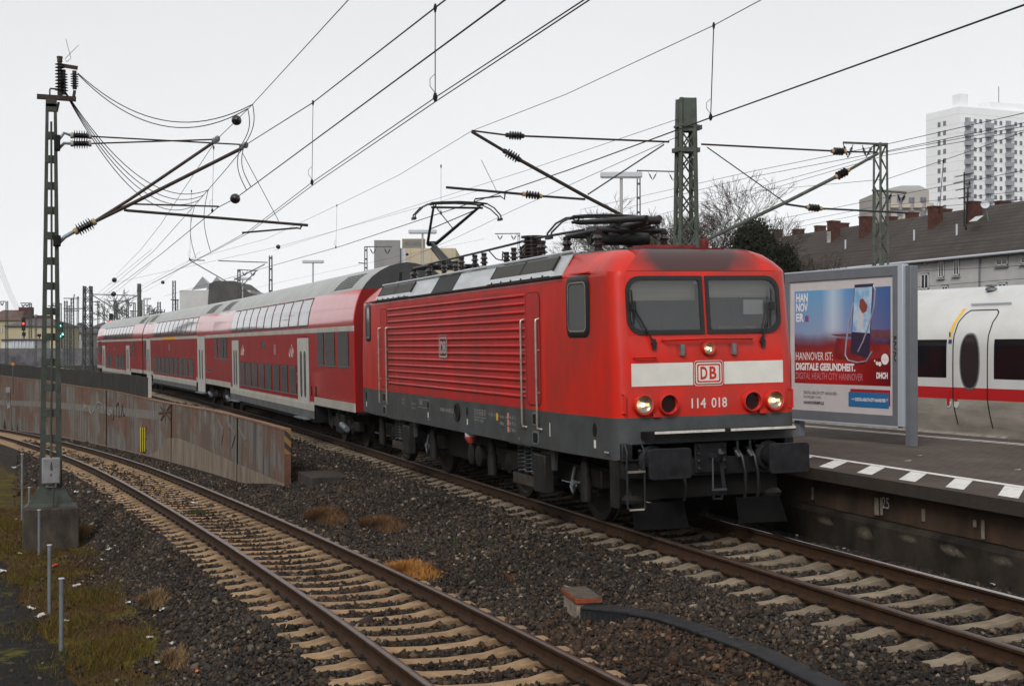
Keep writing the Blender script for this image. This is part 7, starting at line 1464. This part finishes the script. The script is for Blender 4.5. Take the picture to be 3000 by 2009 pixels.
for k in range(3): bxw(1.0 + k * 1.1, 1.25 + k * 1.1, zt - 3.3, zt - 2.3, .05, 'window', TWIN)
mb = MB(); a0, a1 = L_ * .36, L_ * 1.0
q = [(a0 - .1, -.3), (a0 + .5, zt + .7), (a0 + 1.2, zt + 1.0), (a0 + 3.2, zt + 1.0), (a1 + .4, zt - .6), (a1 + .4, -.3)]; mb.prism([tuple((d * a - n_ * .25).to_tuple()[:2]) + (z,) for a, z in q], n_ * 10); mb.build('dark_gable', M('dark_slate_gable', (.075, .072, .07), .7, var=.2, vs=.6), t_, smooth=0)
mb = MB()
for a in (L_ * .30, L_ * .50): mb.add([tuple((d * (a - 1.0)).to_tuple()[:2]) + (zt,), tuple((d * (a + 1.1)).to_tuple()[:2]) + (zt + .3,), tuple((d * (a + .2)).to_tuple()[:2]) + (zt + 1.5,)], [(0, 1, 2)]); mb.add([tuple((d * (a + 1.1)).to_tuple()[:2]) + (zt + .3,), tuple((d * (a + 1.1) + n_ * 3).to_tuple()[:2]) + (zt + .3,), tuple((d * (a + .2)).to_tuple()[:2]) + (zt + 1.5,)], [(0, 1, 2)])
mb.build('roof_skylight', M('skylight_glass', (.25, .27, .28), .2), t_, smooth=0)
# houses on the left behind the yard
def hip(label, u0, u1, ve, vr, D, wallm, roofm, hipin, wins=(), chim=None, vb=None, depth=10, wname='window', wm=None):
    A, B = at(u0, ve, D), at(u1, ve, D); t = thing('house', label, 'house', (A.x, A.y, 0)); d = Vector((B.x - A.x, B.y - A.y, 0)); L_ = d.length; d.normalize(); n_ = Vector((-d.y, d.x, 0)); n_ = n_ if n_.dot(Vector(_fw)) > 0 else -n_
    z = A.z; zr = at(u0, vr, D + depth / 2).z; T = lambda a, b, c: ((d * a + n_ * b).x, (d * a + n_ * b).y, c)
    mb = MB(); mb.prism([T(0, 0, -.3), T(L_, 0, -.3), T(L_, depth, -.3), T(0, depth, -.3)], (0, 0, z + .3)); mb.build('wall', wallm, t, smooth=0)
    mb = MB(); mb.add([T(-.4, -.4, z), T(L_ + .4, -.4, z), T(L_ + .4, depth + .4, z), T(-.4, depth + .4, z), T(hipin, depth / 2, zr), T(L_ - hipin, depth / 2, zr)], [(0, 1, 5, 4), (1, 2, 5), (2, 3, 4, 5), (3, 0, 4), (0, 3, 2, 1)]); r_ = mb.build('roof', roofm, t, smooth=0)
    for wu0, wv0, wu1, wv1 in wins:
        a0, a1 = L_ * (wu0 - u0) / (u1 - u0), L_ * (wu1 - u0) / (u1 - u0); mb = MB(); q = [T(a0, -.06, 0), T(a1, -.06, 0), T(a1, .0, 0), T(a0, .0, 0)]; z0, z1 = at(u0, wv1, D).z, at(u0, wv0, D).z; mb.prism([(p[0], p[1], z0) for p in q], (0, 0, z1 - z0)); w_ = mb.build(wname, wm or TWIN, t, smooth=0)
        mb = MB(); q = [T((a0 + a1) / 2 - .06, -.09, 0), T((a0 + a1) / 2 + .06, -.09, 0), T((a0 + a1) / 2 + .06, -.06, 0), T((a0 + a1) / 2 - .06, -.06, 0)]; mb.prism([(p[0], p[1], z0) for p in q], (0, 0, z1 - z0)); mb.build('mullion', WINF, w_, smooth=0)
    if chim: cu, cv = chim; a = L_ * (cu - u0) / (u1 - u0); mb = MB(); q = [T(a - 1.1, depth / 2 - .6, 0), T(a + 1.1, depth / 2 - .6, 0), T(a + 1.1, depth / 2 + .6, 0), T(a - 1.1, depth / 2 + .6, 0)]; mb.prism([(p[0], p[1], zr - 1.5) for p in q], (0, 0, at(cu, cv, D + depth / 2).z - zr + 1.5)); mb.build('chimney', BRICK, r_, smooth=0)
    return t
CREAM = M('cream_house_wall', (.40, .345, .225), .8, var=.1, vs=.2); RB1 = M('brown_roof', (.11, .072, .062), .8, var=.2, vs=.5); RG1 = M('grey_brown_roof', (.105, .092, .088), .8, var=.2, vs=.5)
hip('cream house with a red-brown roof and big chimney at the far left', -40, 58, 938, 908, 230, CREAM, RB1, 1.0, [(2, 960, 7, 975), (14, 962, 20, 978)], (46, 900))
hip('cream house with a wide hipped roof behind the red signal', 14, 168, 955, 930, 205, CREAM, RG1, 3.0, [(132, 972, 137, 985), (138, 996, 143, 1013), (148, 972, 152, 985), (60, 985, 64, 992)], (98, 924))
hip('low white annex with a row of pale blue windows in front of the cream house', 4, 102, 994, 992, 185, M('white_annex_wall', (.50, .50, .49), .8), RG1, .5, [(36, 998, 43, 1017), (48, 998, 54, 1017), (57, 998, 64, 1017), (70, 998, 76, 1017), (79, 998, 86, 1017), (93, 998, 100, 1017)], None, wm=M('blue_annex_window', (.33, .40, .52), .3), depth=6)
hip('grey-roofed house right of the foreground mast', 172, 244, 975, 945, 240, M('pale_grey_house_wall', (.30, .29, .28), .8), RG1, 2.5, [(230, 980, 240, 995)])
hip('blue-grey industrial hall between the far masts', 272, 305, 958, 945, 300, M('blue_grey_hall', (.17, .20, .23), .8, var=.15, vs=.3), RG1, .5, [])
gw = thing('yard_wall', 'far yard wall covered in dark graffiti below the cream houses', 'wall', tuple(at(-20, 1020, 172))); P2_ = at(290, 1020, 185) - gw.location; gm_ = M('graffiti_wall', (.10, .10, .115), .8, var=.6, vs=.7, col2=(.26, .25, .26)); mb = MB(); mb.add([(0, 0, 0), (P2_.x, P2_.y, 0), (P2_.x, P2_.y, -2.3), (0, 0, -2.3), (-.4, 0, 0), (P2_.x - .4, P2_.y, 0), (P2_.x - .4, P2_.y, -2.3), (-.4, 0, -2.3)], [(0, 1, 2, 3), (4, 7, 6, 5), (0, 4, 5, 1), (1, 5, 6, 2), (3, 2, 6, 7), (0, 3, 7, 4)]); mb.build('wall_face', gm_, gw, smooth=0)
# yard tracks curving away behind the fence
for lab, pts in (('curved yard track with sandy sleepers behind the panel fence', ((40, 1062, 110), (120, 1068, 105), (180, 1080, 96), (215, 1092, 89))), ('curved yard track farther behind the panel fence', ((-10, 1063, 140), (70, 1050, 150), (150, 1047, 165), (260, 1046, 180)))):
    t_ = thing('railway_track', lab, 'railway track', group='yard tracks'); P = [atz(u, v, -.12) for u, v, D in pts]; P = [P[0].lerp(P[1], i / 6) for i in range(6)] + [P[1].lerp(P[2], i / 6) for i in range(6)] + [P[2].lerp(P[3], i / 6) for i in range(7)]
    mb = MB(); mb.rings([[p + Vector((-.4, -1.3, 0)), p + Vector((.4, 1.3, 0))] for p in P], 0, False); mb.build('sleeper_band', SLEEPG, t_, smooth=0)
    for s in (-1, 1): mb = MB(); mb.tube([p + Vector((.25 * s, .72 * s, .09)) for p in P], .055, 5); mb.build('rail', RAILM, t_)

# ------------------------------------------------------------------ trees
def bare_tree(label, base, h, spread, seed, depth=6, group=None, twig=.012, nb=3):
    rnd = random.Random(seed); t = thing('bare_tree', label, 'tree', tuple(base), group=group); tk = MB(); cr = MB()
    def grow(p, d, L_, r, k):
        n_ = 3; pts = [p]; q = p
        for i in range(n_): d = (d + Vector((rnd.gauss(0, .10), rnd.gauss(0, .10), rnd.gauss(.03, .06)))).normalized(); q = q + d * L_ / n_; pts.append(q)
        rs = [r * (1 - .4 * i / n_) for i in range(n_ + 1)]; (tk if k >= depth - 1 else cr).tube(pts, rs, 6 if k >= depth - 1 else 3, cap=False)
        if k == 0: return
        for j in range(nb if k < depth else nb + 1):
            a = rnd.uniform(.35, .8) * spread; ph = rnd.uniform(0, 6.28); e = d.orthogonal().normalized(); f = d.cross(e); nd = (d * math.cos(a) + (e * math.cos(ph) + f * math.sin(ph)) * math.sin(a)).normalized(); nd.z = nd.z * .8 + .12
            grow(pts[-1] if j else pts[-2], nd, L_ * rnd.uniform(.62, .86), max(twig, r * .55), k - 1)
    grow(Vector((0, 0, 0)), Vector((0, 0, 1)), h * .27, h * .022, depth)
    bk = M('winter_bark', (.075, .062, .05), .9, var=.3, vs=3); tk.build('trunk', bk, t, smooth=60, recalc=False); cr.build('crown', bk, t, smooth=0, recalc=False)
def g0(u, D, z=-.3): P = at(u, 1000, D); return (P.x, P.y, z)
bare_tree('bare winter tree behind the tall platform mast', g0(2075, 78), 12.4, .9, 3, 8, twig=.010)
bare_tree('bare winter tree left of the tall platform mast', g0(1925, 84), 12.0, .9, 5, 8, twig=.010); bare_tree('bare winter tree above the dark evergreen', g0(2165, 84), 11.4, 1.0, 8, 8, twig=.010)
bare_tree('low bare shrub behind the roof insulators', g0(1660, 90), 8.2, 1.1, 11, 6, twig=.018); bare_tree('bare shrub in front of the yellow terraced house', g0(2330, 80), 7.2, 1.0, 12, 6, twig=.016); bare_tree('small bare tree left of the yellow terraced house roof', g0(2300, 96), 10.5, .9, 14, 6, twig=.016)
bare_tree('pale bare tree among the far masts', g0(350, 260), 15, 1.0, 21, 5, twig=.05); bare_tree('far bare tree behind the portal mast', g0(440, 250), 12, 1.0, 22, 5, twig=.05)
def leafy(label, name, base, lobes, n, size, mat, seed):
    r_ = np.random.default_rng(seed); t = thing(name, label, 'tree', base); mb = MB(); mb.tube([(0, 0, 0), (.1, .1, lobes[0][2] * .6), (0, 0, lobes[0][2])], [.28, .2, .08], 8); mb.build('trunk', M('winter_bark', (.075, .062, .05)), t)
    V = []; 
    for cx, cy, cz, rx, rz in lobes:
        d = r_.normal(size=(n, 3)); d /= np.linalg.norm(d, axis=1)[:, None]; rr = r_.random(n) ** .45; P = d * rr[:, None] * np.array([rx, rx, rz]) + np.array([cx, cy, cz]); P += r_.normal(size=(n, 3)) * .10
        a = r_.normal(size=(n, 3)); a /= np.linalg.norm(a, axis=1)[:, None]; b = np.cross(a, r_.normal(size=(n, 3))); b /= np.linalg.norm(b, axis=1)[:, None]; s = size * r_.uniform(.6, 1.5, n)[:, None]
        V.append(np.stack([P - a * s, P + b * s * .6, P + a * s, P - b * s * .6], 1))
    V = np.concatenate(V).reshape(-1, 3); m = len(V) // 4; me = bpy.data.meshes.new('crown'); me.from_pydata(V.tolist(), [], np.arange(4 * m).reshape(-1, 4).tolist()); me.materials.append(mat); o = bpy.data.objects.new('crown', me); COL.objects.link(o); o.parent = t
EVG = M('dark_evergreen_leaf', (.012, .017, .009), .8, vs=1.2, col2=(.024, .024, .014))
leafy('dark evergreen tree between the platform mast and the terraced house', 'evergreen_tree', g0(2205, 74), [(0, 0, 5.6, 1.9, 3.0), (-.5, .4, 8.2, 1.2, 1.6), (1.2, .4, 4.6, 1.6, 2.6), (-1.4, -.3, 4.2, 1.2, 2.6), (.5, -.3, 7.8, 1.2, 1.7), (1.9, .6, 7.0, 1.0, 1.3)], 7000, .075, EVG, 4)
leafy('ivy-clad tree right beside the platform mast', 'ivy_tree', g0(2125, 76), [(0, 0, 4.6, 1.1, 2.4), (.3, .2, 6.4, .7, 1.3), (-.8, .2, 3.6, 1.0, 2.0)], 4200, .07, EVG, 6)

# ------------------------------------------------------------------ small things by the tracks
GRASSO = M('orange_dry_grass', (.30, .135, .035), .8, var=.4, vs=30); GRASSB = M('brown_dry_grass', (.115, .062, .03), .85, var=.4, vs=30); GRASSP = M('pale_dry_grass', (.17, .11, .055), .85, var=.4, vs=30)
def tuft(label, u, v, z, rx, ry, n, hgt, mat, seed):
    r_ = np.random.default_rng(seed); P0 = atz(u, v, z); P0.z = float(zg(P0.x, P0.y)); t = thing('dry_grass_tuft', label, 'grass', tuple(P0), group='dry grass tufts'); mb = MB()
    for i in range(n):
        a, q = r_.uniform(0, 6.28), r_.random() ** .6; x, y = rx * q * math.cos(a), ry * q * math.sin(a); h = hgt * r_.uniform(.5, 1.1) * (1.1 - .6 * q); dx, dy = r_.normal(0, .5, 2); w_ = .006
        c = Vector((x, y, -.02)); e = Vector((math.cos(a + 1), math.sin(a + 1), 0)) * w_; m_ = c + Vector((dx * h * .35, dy * h * .35, h * .6)); tp = c + Vector((dx * h * 1.0, dy * h * 1.0, h * .95))
        mb.add([c - e, c + e, m_ + e * .7, m_ - e * .7, tp], [(0, 1, 2, 3), (3, 2, 4)])
    mb.build('grass_blades', mat, t, smooth=0, recalc=False)
tuft('bright orange dry grass clump beside the curving track', 1210, 1612, -.28, .75, .38, 2600, .24, GRASSO, 1); tuft('brown dry grass clump near the end of the wall', 965, 1465, -.35, 1.1, .45, 1800, .28, GRASSB, 2); tuft('sparse brown grass clump above the orange one', 1140, 1500, -.32, 1.0, .5, 1200, .2, GRASSB, 3)
tuft('pale dry grass at the foot of the concrete block', 250, 1500, -.95, .55, .35, 900, .35, GRASSP, 4); tuft('pale dry grass at the lower edge of the gravel slope', 470, 1720, -.8, .5, .3, 700, .26, GRASSP, 5); tuft('dark dead bush left of the mast', 85, 1357, -.9, .6, .35, 900, .35, GRASSB, 6); tuft('pale weeds at the bottom of the gravel slope', 530, 1880, -.85, .4, .25, 500, .22, GRASSP, 7)
for i, (u, v) in enumerate(((2700, 1640), (2810, 1660), (2600, 1610))): tuft(('brown grass growing at the platform wall, left clump', 'brown grass growing at the platform wall, right clump', 'small grass clump at the platform wall')[[0, 1, 2][i]], u, v, -.28, .7, .12, 700, .38, GRASSB, 20 + i)
WEED = M('green_weed', (.05, .055, .02), .8)
for i, (u, v, lab) in enumerate([(1330, 1560, 'tiny brown weed right of the orange grass clump'), (905, 1520, 'tiny brown weed left of the sparse grass clumps'), (760, 1480, 'tiny weed on the stones beside the curving track below the wall'), (1500, 1660, 'tiny weed on the stones left of the cable trough block'), (420, 1560, 'tiny weed on the gravel slope below the mast'), (350, 1690, 'small weed where grass meets the gravel slope')]): tuft(lab, u, v, -.3 if i != 4 and i != 5 else -.8, .22, .15, 120, .13, GRASSB if i % 2 else WEED, 50 + i)
# weeds between the rails of the curving track
for u, v, lab in ((580, 1475, 'weeds growing between the rails of the curving track'),): tuft(lab, u, v, -.65, .5, .3, 260, .18, M('green_weed', (.05, .055, .02), .8), 31)
# grass cover of the left bank (uncountable)
def grass_cover():
    N = 260000; x = rng.uniform(-14, 11.5, N); y = rng.uniform(-13, -6.5, N); offl = yl(x) - y; D = (x - CLOC[0]) * _fw[0] + (y - CLOC[1]) * _fw[1]; lat = (x - CLOC[0]) * _rt[0] + (y - CLOC[1]) * _rt[1]; u = CW / 2 + CF * lat / D
    noise = np.sin(x * 1.3 + 2 * np.sin(y * .9)) * np.cos(y * 1.7 + np.sin(x)) ; path_y = np.interp(x, [-16, -6, 0, 4, 8.6, 13.5], [-10.6, -9.4, -8.85, -8.45, -7.95, -7.75])
    k = (offl > 2.0 + .5 * rng.random(N)) & (u > -40) & (u < 800) & (rng.random(N) < .55 + .35 * noise) & ((y > path_y + .1) | (rng.random(N) < .03 + .8 * np.exp(-np.maximum(0, path_y - .1 - y) * 3.0))) & ~((np.abs(x - MX) < .55) & (np.abs(y + 8.43) < .56))
    x, y = x[k], y[k]; n = len(x); z = zg(x, y); a = rng.uniform(0, 6.28, n); h = rng.uniform(.025, .085, n) * (1 + .6 * (noise[k] > .3)); lx, ly = rng.normal(0, .7, n) * h, rng.normal(0, .7, n) * h; w_ = .005
    V = np.stack([np.stack([x - np.cos(a) * w_, y - np.sin(a) * w_, z - .01], -1), np.stack([x + np.cos(a) * w_, y + np.sin(a) * w_, z - .01], -1), np.stack([x + lx, y + ly, z + h], -1)], 1)
    me = bpy.data.meshes.new('grass'); me.from_pydata(V.reshape(-1, 3).tolist(), [], np.arange(3 * n).reshape(-1, 3).tolist())
    pal = np.array([(.085, .042, .016), (.13, .075, .032), (.060, .040, .012), (.095, .085, .008)]); col = pal[np.clip((rng.random(n) * 3 + (noise[k] > .1) * 1.2).astype(int), 0, 3)] * rng.uniform(.6, 1.2, (n, 1)); ca = np.concatenate([np.repeat(col, 3, 0), np.ones((3 * n, 1))], 1).astype(np.float32)
    at_ = me.color_attributes.new('blade', 'FLOAT_COLOR', 'POINT'); at_.data.foreach_set('color', ca.reshape(-1)); m = bpy.data.materials.new('dry_grass_blade'); m.use_nodes = True; an = m.node_tree.nodes.new('ShaderNodeAttribute'); an.attribute_name = 'blade'; b = m.node_tree.nodes['Principled BSDF']; b.inputs['Roughness'].default_value = .9; b.inputs['Specular IOR Level'].default_value = .1; m.node_tree.links.new(an.outputs['Color'], b.inputs['Base Color']); me.materials.append(m); o = bpy.data.objects.new('grass', me); COL.objects.link(o); o['kind'] = 'stuff'
grass_cover()
# cable trough running out of a rust-topped block
tro = thing('cable_trough', 'dark ribbed cable trough lying in the ballast with a rust-topped end block', 'cable trough'); TRM = M('dark_trough_plastic', (.022, .023, .025), .6, var=.25, vs=6, bump=.2, bs=25)
cp = [atz(u, v, -.10) for u, v in ((1716, 1722), (1840, 1732), (1950, 1748), (2060, 1785), (2249, 1852), (2452, 1946), (2640, 2040), (2900, 2200))]
fine = []
for a, b in zip(cp[:-1], cp[1:]): fine += [a.lerp(b, i / 8) for i in range(8)]
for i, p in enumerate(fine): p.z = float(zg(p.x, p.y)) + np.interp(i, [0, 8, 16, 60], [.16, .10, .055, .045])
def sweep(pts, prof, name, mat, par, cap=True):
    mb = MB(); rs = []
    for i, p in enumerate(pts):
        t = pts[min(i + 1, len(pts) - 1)] - pts[max(i - 1, 0)]; t.z = 0; t.normalize(); n_ = Vector((-t.y, t.x, 0)); rs.append([p + n_ * a + Vector((0, 0, b)) for a, b in prof])
    mb.rings(rs, 0, True, cap, cap); return mb.build(name, mat, par, smooth=20)
sweep(fine, [(-.11, -.2), (.11, -.2), (.11, -.012), (-.11, -.012)], 'trough_body', TRM, tro)
for j in range(0, len(fine) - 5, 5): sweep([q + Vector((0, 0, .006 * ((j * 7) % 5 - 2))) + Vector((0, .012 * ((j * 3) % 3 - 1), 0)) for q in fine[j:j + 6]], [(-.125, -.012), (.125, -.012), (.125, .004 + .003 * (j % 3)), (.105, .012 + .003 * (j % 3)), (-.105, .012 + .003 * (j % 3)), (-.125, .004 + .003 * (j % 3))], 'trough_lid', TRM, tro)
mb = MB()
for i in range(0, 22): 
    p = fine[0].lerp(fine[-1], 0) if False else fine[i]; q = fine[i + 1]; d = (q - p).normalized(); n_ = Vector((d.y, -d.x, 0)); c = p + n_ * .115; mb.bar(c + Vector((0, 0, -.2)), c + Vector((0, 0, -.015)), .025, .02)
mb.build('trough_ribs', TRM, tro, smooth=0)
P = atz(1705, 1760, -.30); P.z = float(zg(P.x, P.y)); eb = Matrix.Translation(P) @ Matrix.Rotation(R(-8), 4, 'Z')
mb = MB(); mb.bx(-.36, .30, -.13, .13, -.1, .165, mat=eb); mb.build('end_block', M('weathered_block', (.21, .17, .135), .85, var=.3, vs=9, bump=.4, bs=40), tro, bevel=.012)
mb = MB(); mb.bx(-.40, .33, -.15, .15, .166, .225, mat=eb); mb.build('rusty_lid', M('rusty_lid_edge', (.26, .055, .02), .7, var=.5, vs=9, col2=(.13, .05, .03), bump=.3), tro, bevel=.008)
mb = MB(); mb.bx(-.395, .325, -.145, .145, .2255, .230, mat=eb); mb.build('lid_top', M('worn_lid_top', (.085, .067, .055), .8, var=.3, vs=9), tro, smooth=0)
# marker stakes
for u, vt, vb, D, lab in ((115, 1494, 1642, 26.6, 'thin grey steel stake standing before the concrete block'), (145, 1597, 1800, 19.7, 'middle grey steel stake with a flat cap behind the nearest one'), (180, 1695, 1925, 17.0, 'nearest grey steel stake with a pale flat cap'), (65, 1330, 1450, 33, 'leaning grey steel stake farthest left'), (86, 1428, 1500, 31, 'short grey stake beside the leaning one')):
    P = at(u, vb, D); gz_ = float(zg(P.x, P.y)); t_ = thing('marker_stake', lab, 'stake', (P.x, P.y, gz_), group='steel marker stakes'); top = at(u, vt, D) - t_.location
    mb = MB(); mb.tube([(0, 0, -.2), top], .030, 8); mb.build('shaft', GALV, t_, smooth=50); mb = MB(); mb.lathe([(.038, 0), (.038, .012)], top, (0, 0, 1), 8); mb.build('cap', LAMPG, t_)
# litter
LW = M('litter_white', (.46, .46, .45), .6); LR = M('litter_red', (.55, .05, .03), .5); LO = M('litter_orange', (.38, .12, .06), .6)
def litter(label, u, v, s, mat, seed, z=-.9, name='paper_scrap', flat=.35):
    r_ = random.Random(seed); s *= .48; P = atz(u, v, z)
    for _ in range(6): P = atz(u, v, float(zg(P.x, P.y)) + .02)
    mb = MB(); n = 5; vs = [(s * ((i / (n - 1)) - .5) * r_.uniform(.8, 1.2), s * ((j / (n - 1)) - .5) * r_.uniform(.5, .8), s * flat * r_.random()) for i in range(n) for j in range(n)]; mb.add(vs, [(i * n + j, i * n + j + 1, (i + 1) * n + j + 1, (i + 1) * n + j) for i in range(n - 1) for j in range(n - 1)])
    o = mb.build(name, mat, None, smooth=0); o.location = P; o.rotation_euler = (r_.uniform(-.25, .25), r_.uniform(-.25, .25), r_.uniform(0, 6)); sm = o.modifiers.new('thickness', 'SOLIDIFY'); sm.thickness = .004; tag(o, label, 'litter', 'litter on the bank')
for i, (u, v, s, m_, lab) in enumerate([(225, 1717, .24, LW, 'long white scrap to the right of the nearest stake'), (90, 1783, .22, LW, 'crumpled white scrap left of the middle stake'), (120, 1804, .28, LW, 'white and grey scrap below the middle stake'), (192, 1819, .18, LW, 'white scrap directly behind the nearest stake shaft'), (160, 1658, .26, LR, 'red wrapper beside the middle stake'), (380, 1765, .16, LW, 'small white scrap in the grass left of the gravel slope'), (447, 1757, .30, LW, 'standing white sheet at the edge of the gravel slope'), (480, 1787, .2, LW, 'white scrap on the lowest stones of the slope'), (462, 1943, .26, LW, 'white torn sheet at the bottom of the bank'), (440, 1868, .18, LW, 'white scrap above the torn sheet at the bottom'), (578, 1968, .22, LO, 'orange-brown paper near the bottom of the gravel slope'), (5, 1676, .4, LW, 'white sheet at the left picture edge'), (60, 1622, .2, LW, 'white scrap left of the concrete block'), (320, 1610, .26, LW, 'white scraps on the slope right of the concrete block'), (268, 1536, .24, LW, 'white scrap high on the slope beside the block'), (225, 1443, .3, LW, 'white plastic sheet behind the mast foot'), (45, 1370, .5, LW, 'white rubbish heap by the leaning stake'), (570, 1476, .32, LW, 'white sheet lying between the rails of the curving track'), (1132, 1738, .12, LO, 'orange leaf between the rails in the foreground'), (340, 1600, .16, LW, 'small white scrap near the gravel right of the block'), (300, 1640, .18, LW, 'white scrap in the grass below the block'), (505, 1885, .14, LW, 'tiny white scrap among pale weeds')]): litter(lab, u, v, s, m_, 100 + i)
for i, (u, v, s, lab) in enumerate([(2335, 1568, .10, 'white scrap beside the far rail nearest the locomotive'), (2473, 1608, .12, 'white scrap between the rail and the platform wall'), (2550, 1615, .22, 'thin white strip by the platform wall'), (2915, 1712, .16, 'crumpled pale foil at the foot of the platform wall')]): litter(lab, u, v, s, LW, 200 + i, -.3)
for i, (u, v, s, lab) in enumerate([(2650, 1349, .10, 'white scrap lying on the platform paving by the billboard'), (2688, 1334, .07, 'tiny scrap farther along the platform paving'), (2972, 1375, .09, 'pale scrap on the platform near the right edge')]):
    P = atz(u, v, PZ + .012); mb = MB(); mb.add([(0, 0, 0), (s, .02, .004), (s * .9, s * .6, .01), (.02, s * .5, .003)], [(0, 1, 2, 3)]); o = mb.build('paper_scrap', LW, None, smooth=0); o.location = P; sm = o.modifiers.new('thickness', 'SOLIDIFY'); sm.thickness = .003; tag(o, lab, 'litter', 'litter on the platform')

# unseen buildings, added so the train's paint and windows reflect a dark skyline
stb = thing('added_skyline_block', 'long dark brick block left of the tracks, added unseen for the reflected skyline', 'building', (-20, -46, 0)); SBR = M('dark_brick', (.075, .05, .042), .9, var=.3, vs=.6)
for i, (a, b_, h) in enumerate(((-75, -48, 9), (-47.9, -20, 11), (-19.9, 6, 10), (6.1, 34, 13), (34.1, 62, 11))):
    mb = MB(); mb.bx(a, b_, -12, 0, -2, h); wl = mb.build('wall', SBR, stb, smooth=0); mb = MB(); mb.prism([(a, .4, h), (a, -6, h + 5), (a, -12.4, h)], (b_ - a, 0, 0)); mb.build('roof', RB1, stb, smooth=0)
    for k in range(int((b_ - a) / 4)):
        mb = MB()
        for z in (2.5, 6): mb.bx(a + 1.4 + k * 4, a + 3 + k * 4, .0, .06, z, z + 2)
        mb.build('window', WPANE, stb, smooth=0)
skl = thing('added_skyline_row', 'row of dark house blocks far along the left, added unseen for the reflected skyline', 'building', (0, -52, 0)); rs_ = random.Random(5); x = -80.0  # added row, heights set for the skyline mirrored in the coach paint
while x > -520:
    wd, h = rs_.uniform(8, 20), rs_.uniform(9, 15); mb = MB(); mb.bx(x - wd, x, -12, 0, -2, h); mb.build('wall', SBR, skl, smooth=0); mb = MB(); mb.prism([(x - wd, .3, h), (x - wd, -6, h + rs_.uniform(2, 5)), (x - wd, -12.3, h)], (wd, 0, 0)); mb.build('roof', RB1, skl, smooth=0); x -= wd + rs_.choice((.1, .1, 3, 7))
hall = thing('added_rear_block', 'broad dark block behind the camera, added unseen to darken the train reflections', 'building', (75, 5, 0)); mb = MB(); mb.bx(0, 8, -45, 45, 6.5, 17); mb.build('wall', SBR, hall, smooth=0)  # added out of view so the locomotive front and windscreen reflect something dark
for y in (-44, -24, -9, 4.2, 18, 44): mb = MB(); mb.bx(0, 1, y - .5, y + .5, -2, 6.5); mb.build('pillar', SBR, hall)

# far wood and roofs closing the horizon (reads as one grey mass)
def far_wood():
    r_ = np.random.default_rng(9); V = []; 
    for k in range(420):
        t = k / 419; th = R(100) + R(170) * t; rad = 520 + r_.uniform(-60, 90); cx, cy = 20 + rad * math.cos(th), min(430, max(-430, rad * math.sin(th))); h = r_.uniform(6, 11); w_ = r_.uniform(5, 9); n = 90
        d = r_.normal(size=(n, 3)); d /= np.linalg.norm(d, axis=1)[:, None]; P = d * (r_.random(n) ** .4)[:, None] * np.array([w_, w_, h * .55]) + np.array([cx, cy, h * .5]); e = r_.normal(size=(n, 2, 3)); V.append(np.stack([P + e[:, 0] * .9, P + e[:, 1] * .9, P - e[:, 0] * .9, P - e[:, 1] * .9], 1))
    V = np.concatenate(V).reshape(-1, 3); me = bpy.data.meshes.new('far_wood'); me.from_pydata(V.tolist(), [], np.arange(len(V)).reshape(-1, 4).tolist()); me.materials.append(M('far_wood_bark', (.06, .055, .045), .9)); o = bpy.data.objects.new('far_wood', me); COL.objects.link(o); o['kind'] = 'stuff'
far_wood()
# ------------------------------------------------------------------ thin winter haze
mb = MB(); mb.bx(-1000, 330, -640, 640, -5.2, 96); hz = mb.build('haze', [], None, smooth=0); hz['kind'] = 'stuff'; hm = bpy.data.materials.new('haze'); hm.use_nodes = True; hn = hm.node_tree; hn.nodes.clear(); ho = hn.nodes.new('ShaderNodeOutputMaterial'); pv = hn.nodes.new('ShaderNodeVolumePrincipled'); pv.inputs['Color'].default_value = (.985, .99, 1, 1); pv.inputs['Density'].default_value = .00015; pv.inputs['Anisotropy'].default_value = .2; hn.links.new(pv.outputs[0], ho.inputs['Volume']); hz.data.materials.append(hm)
for o in bpy.data.objects:
    if o.get('label') and len(o['label'].split()) > 16: print('LONG LABEL', o['label'])
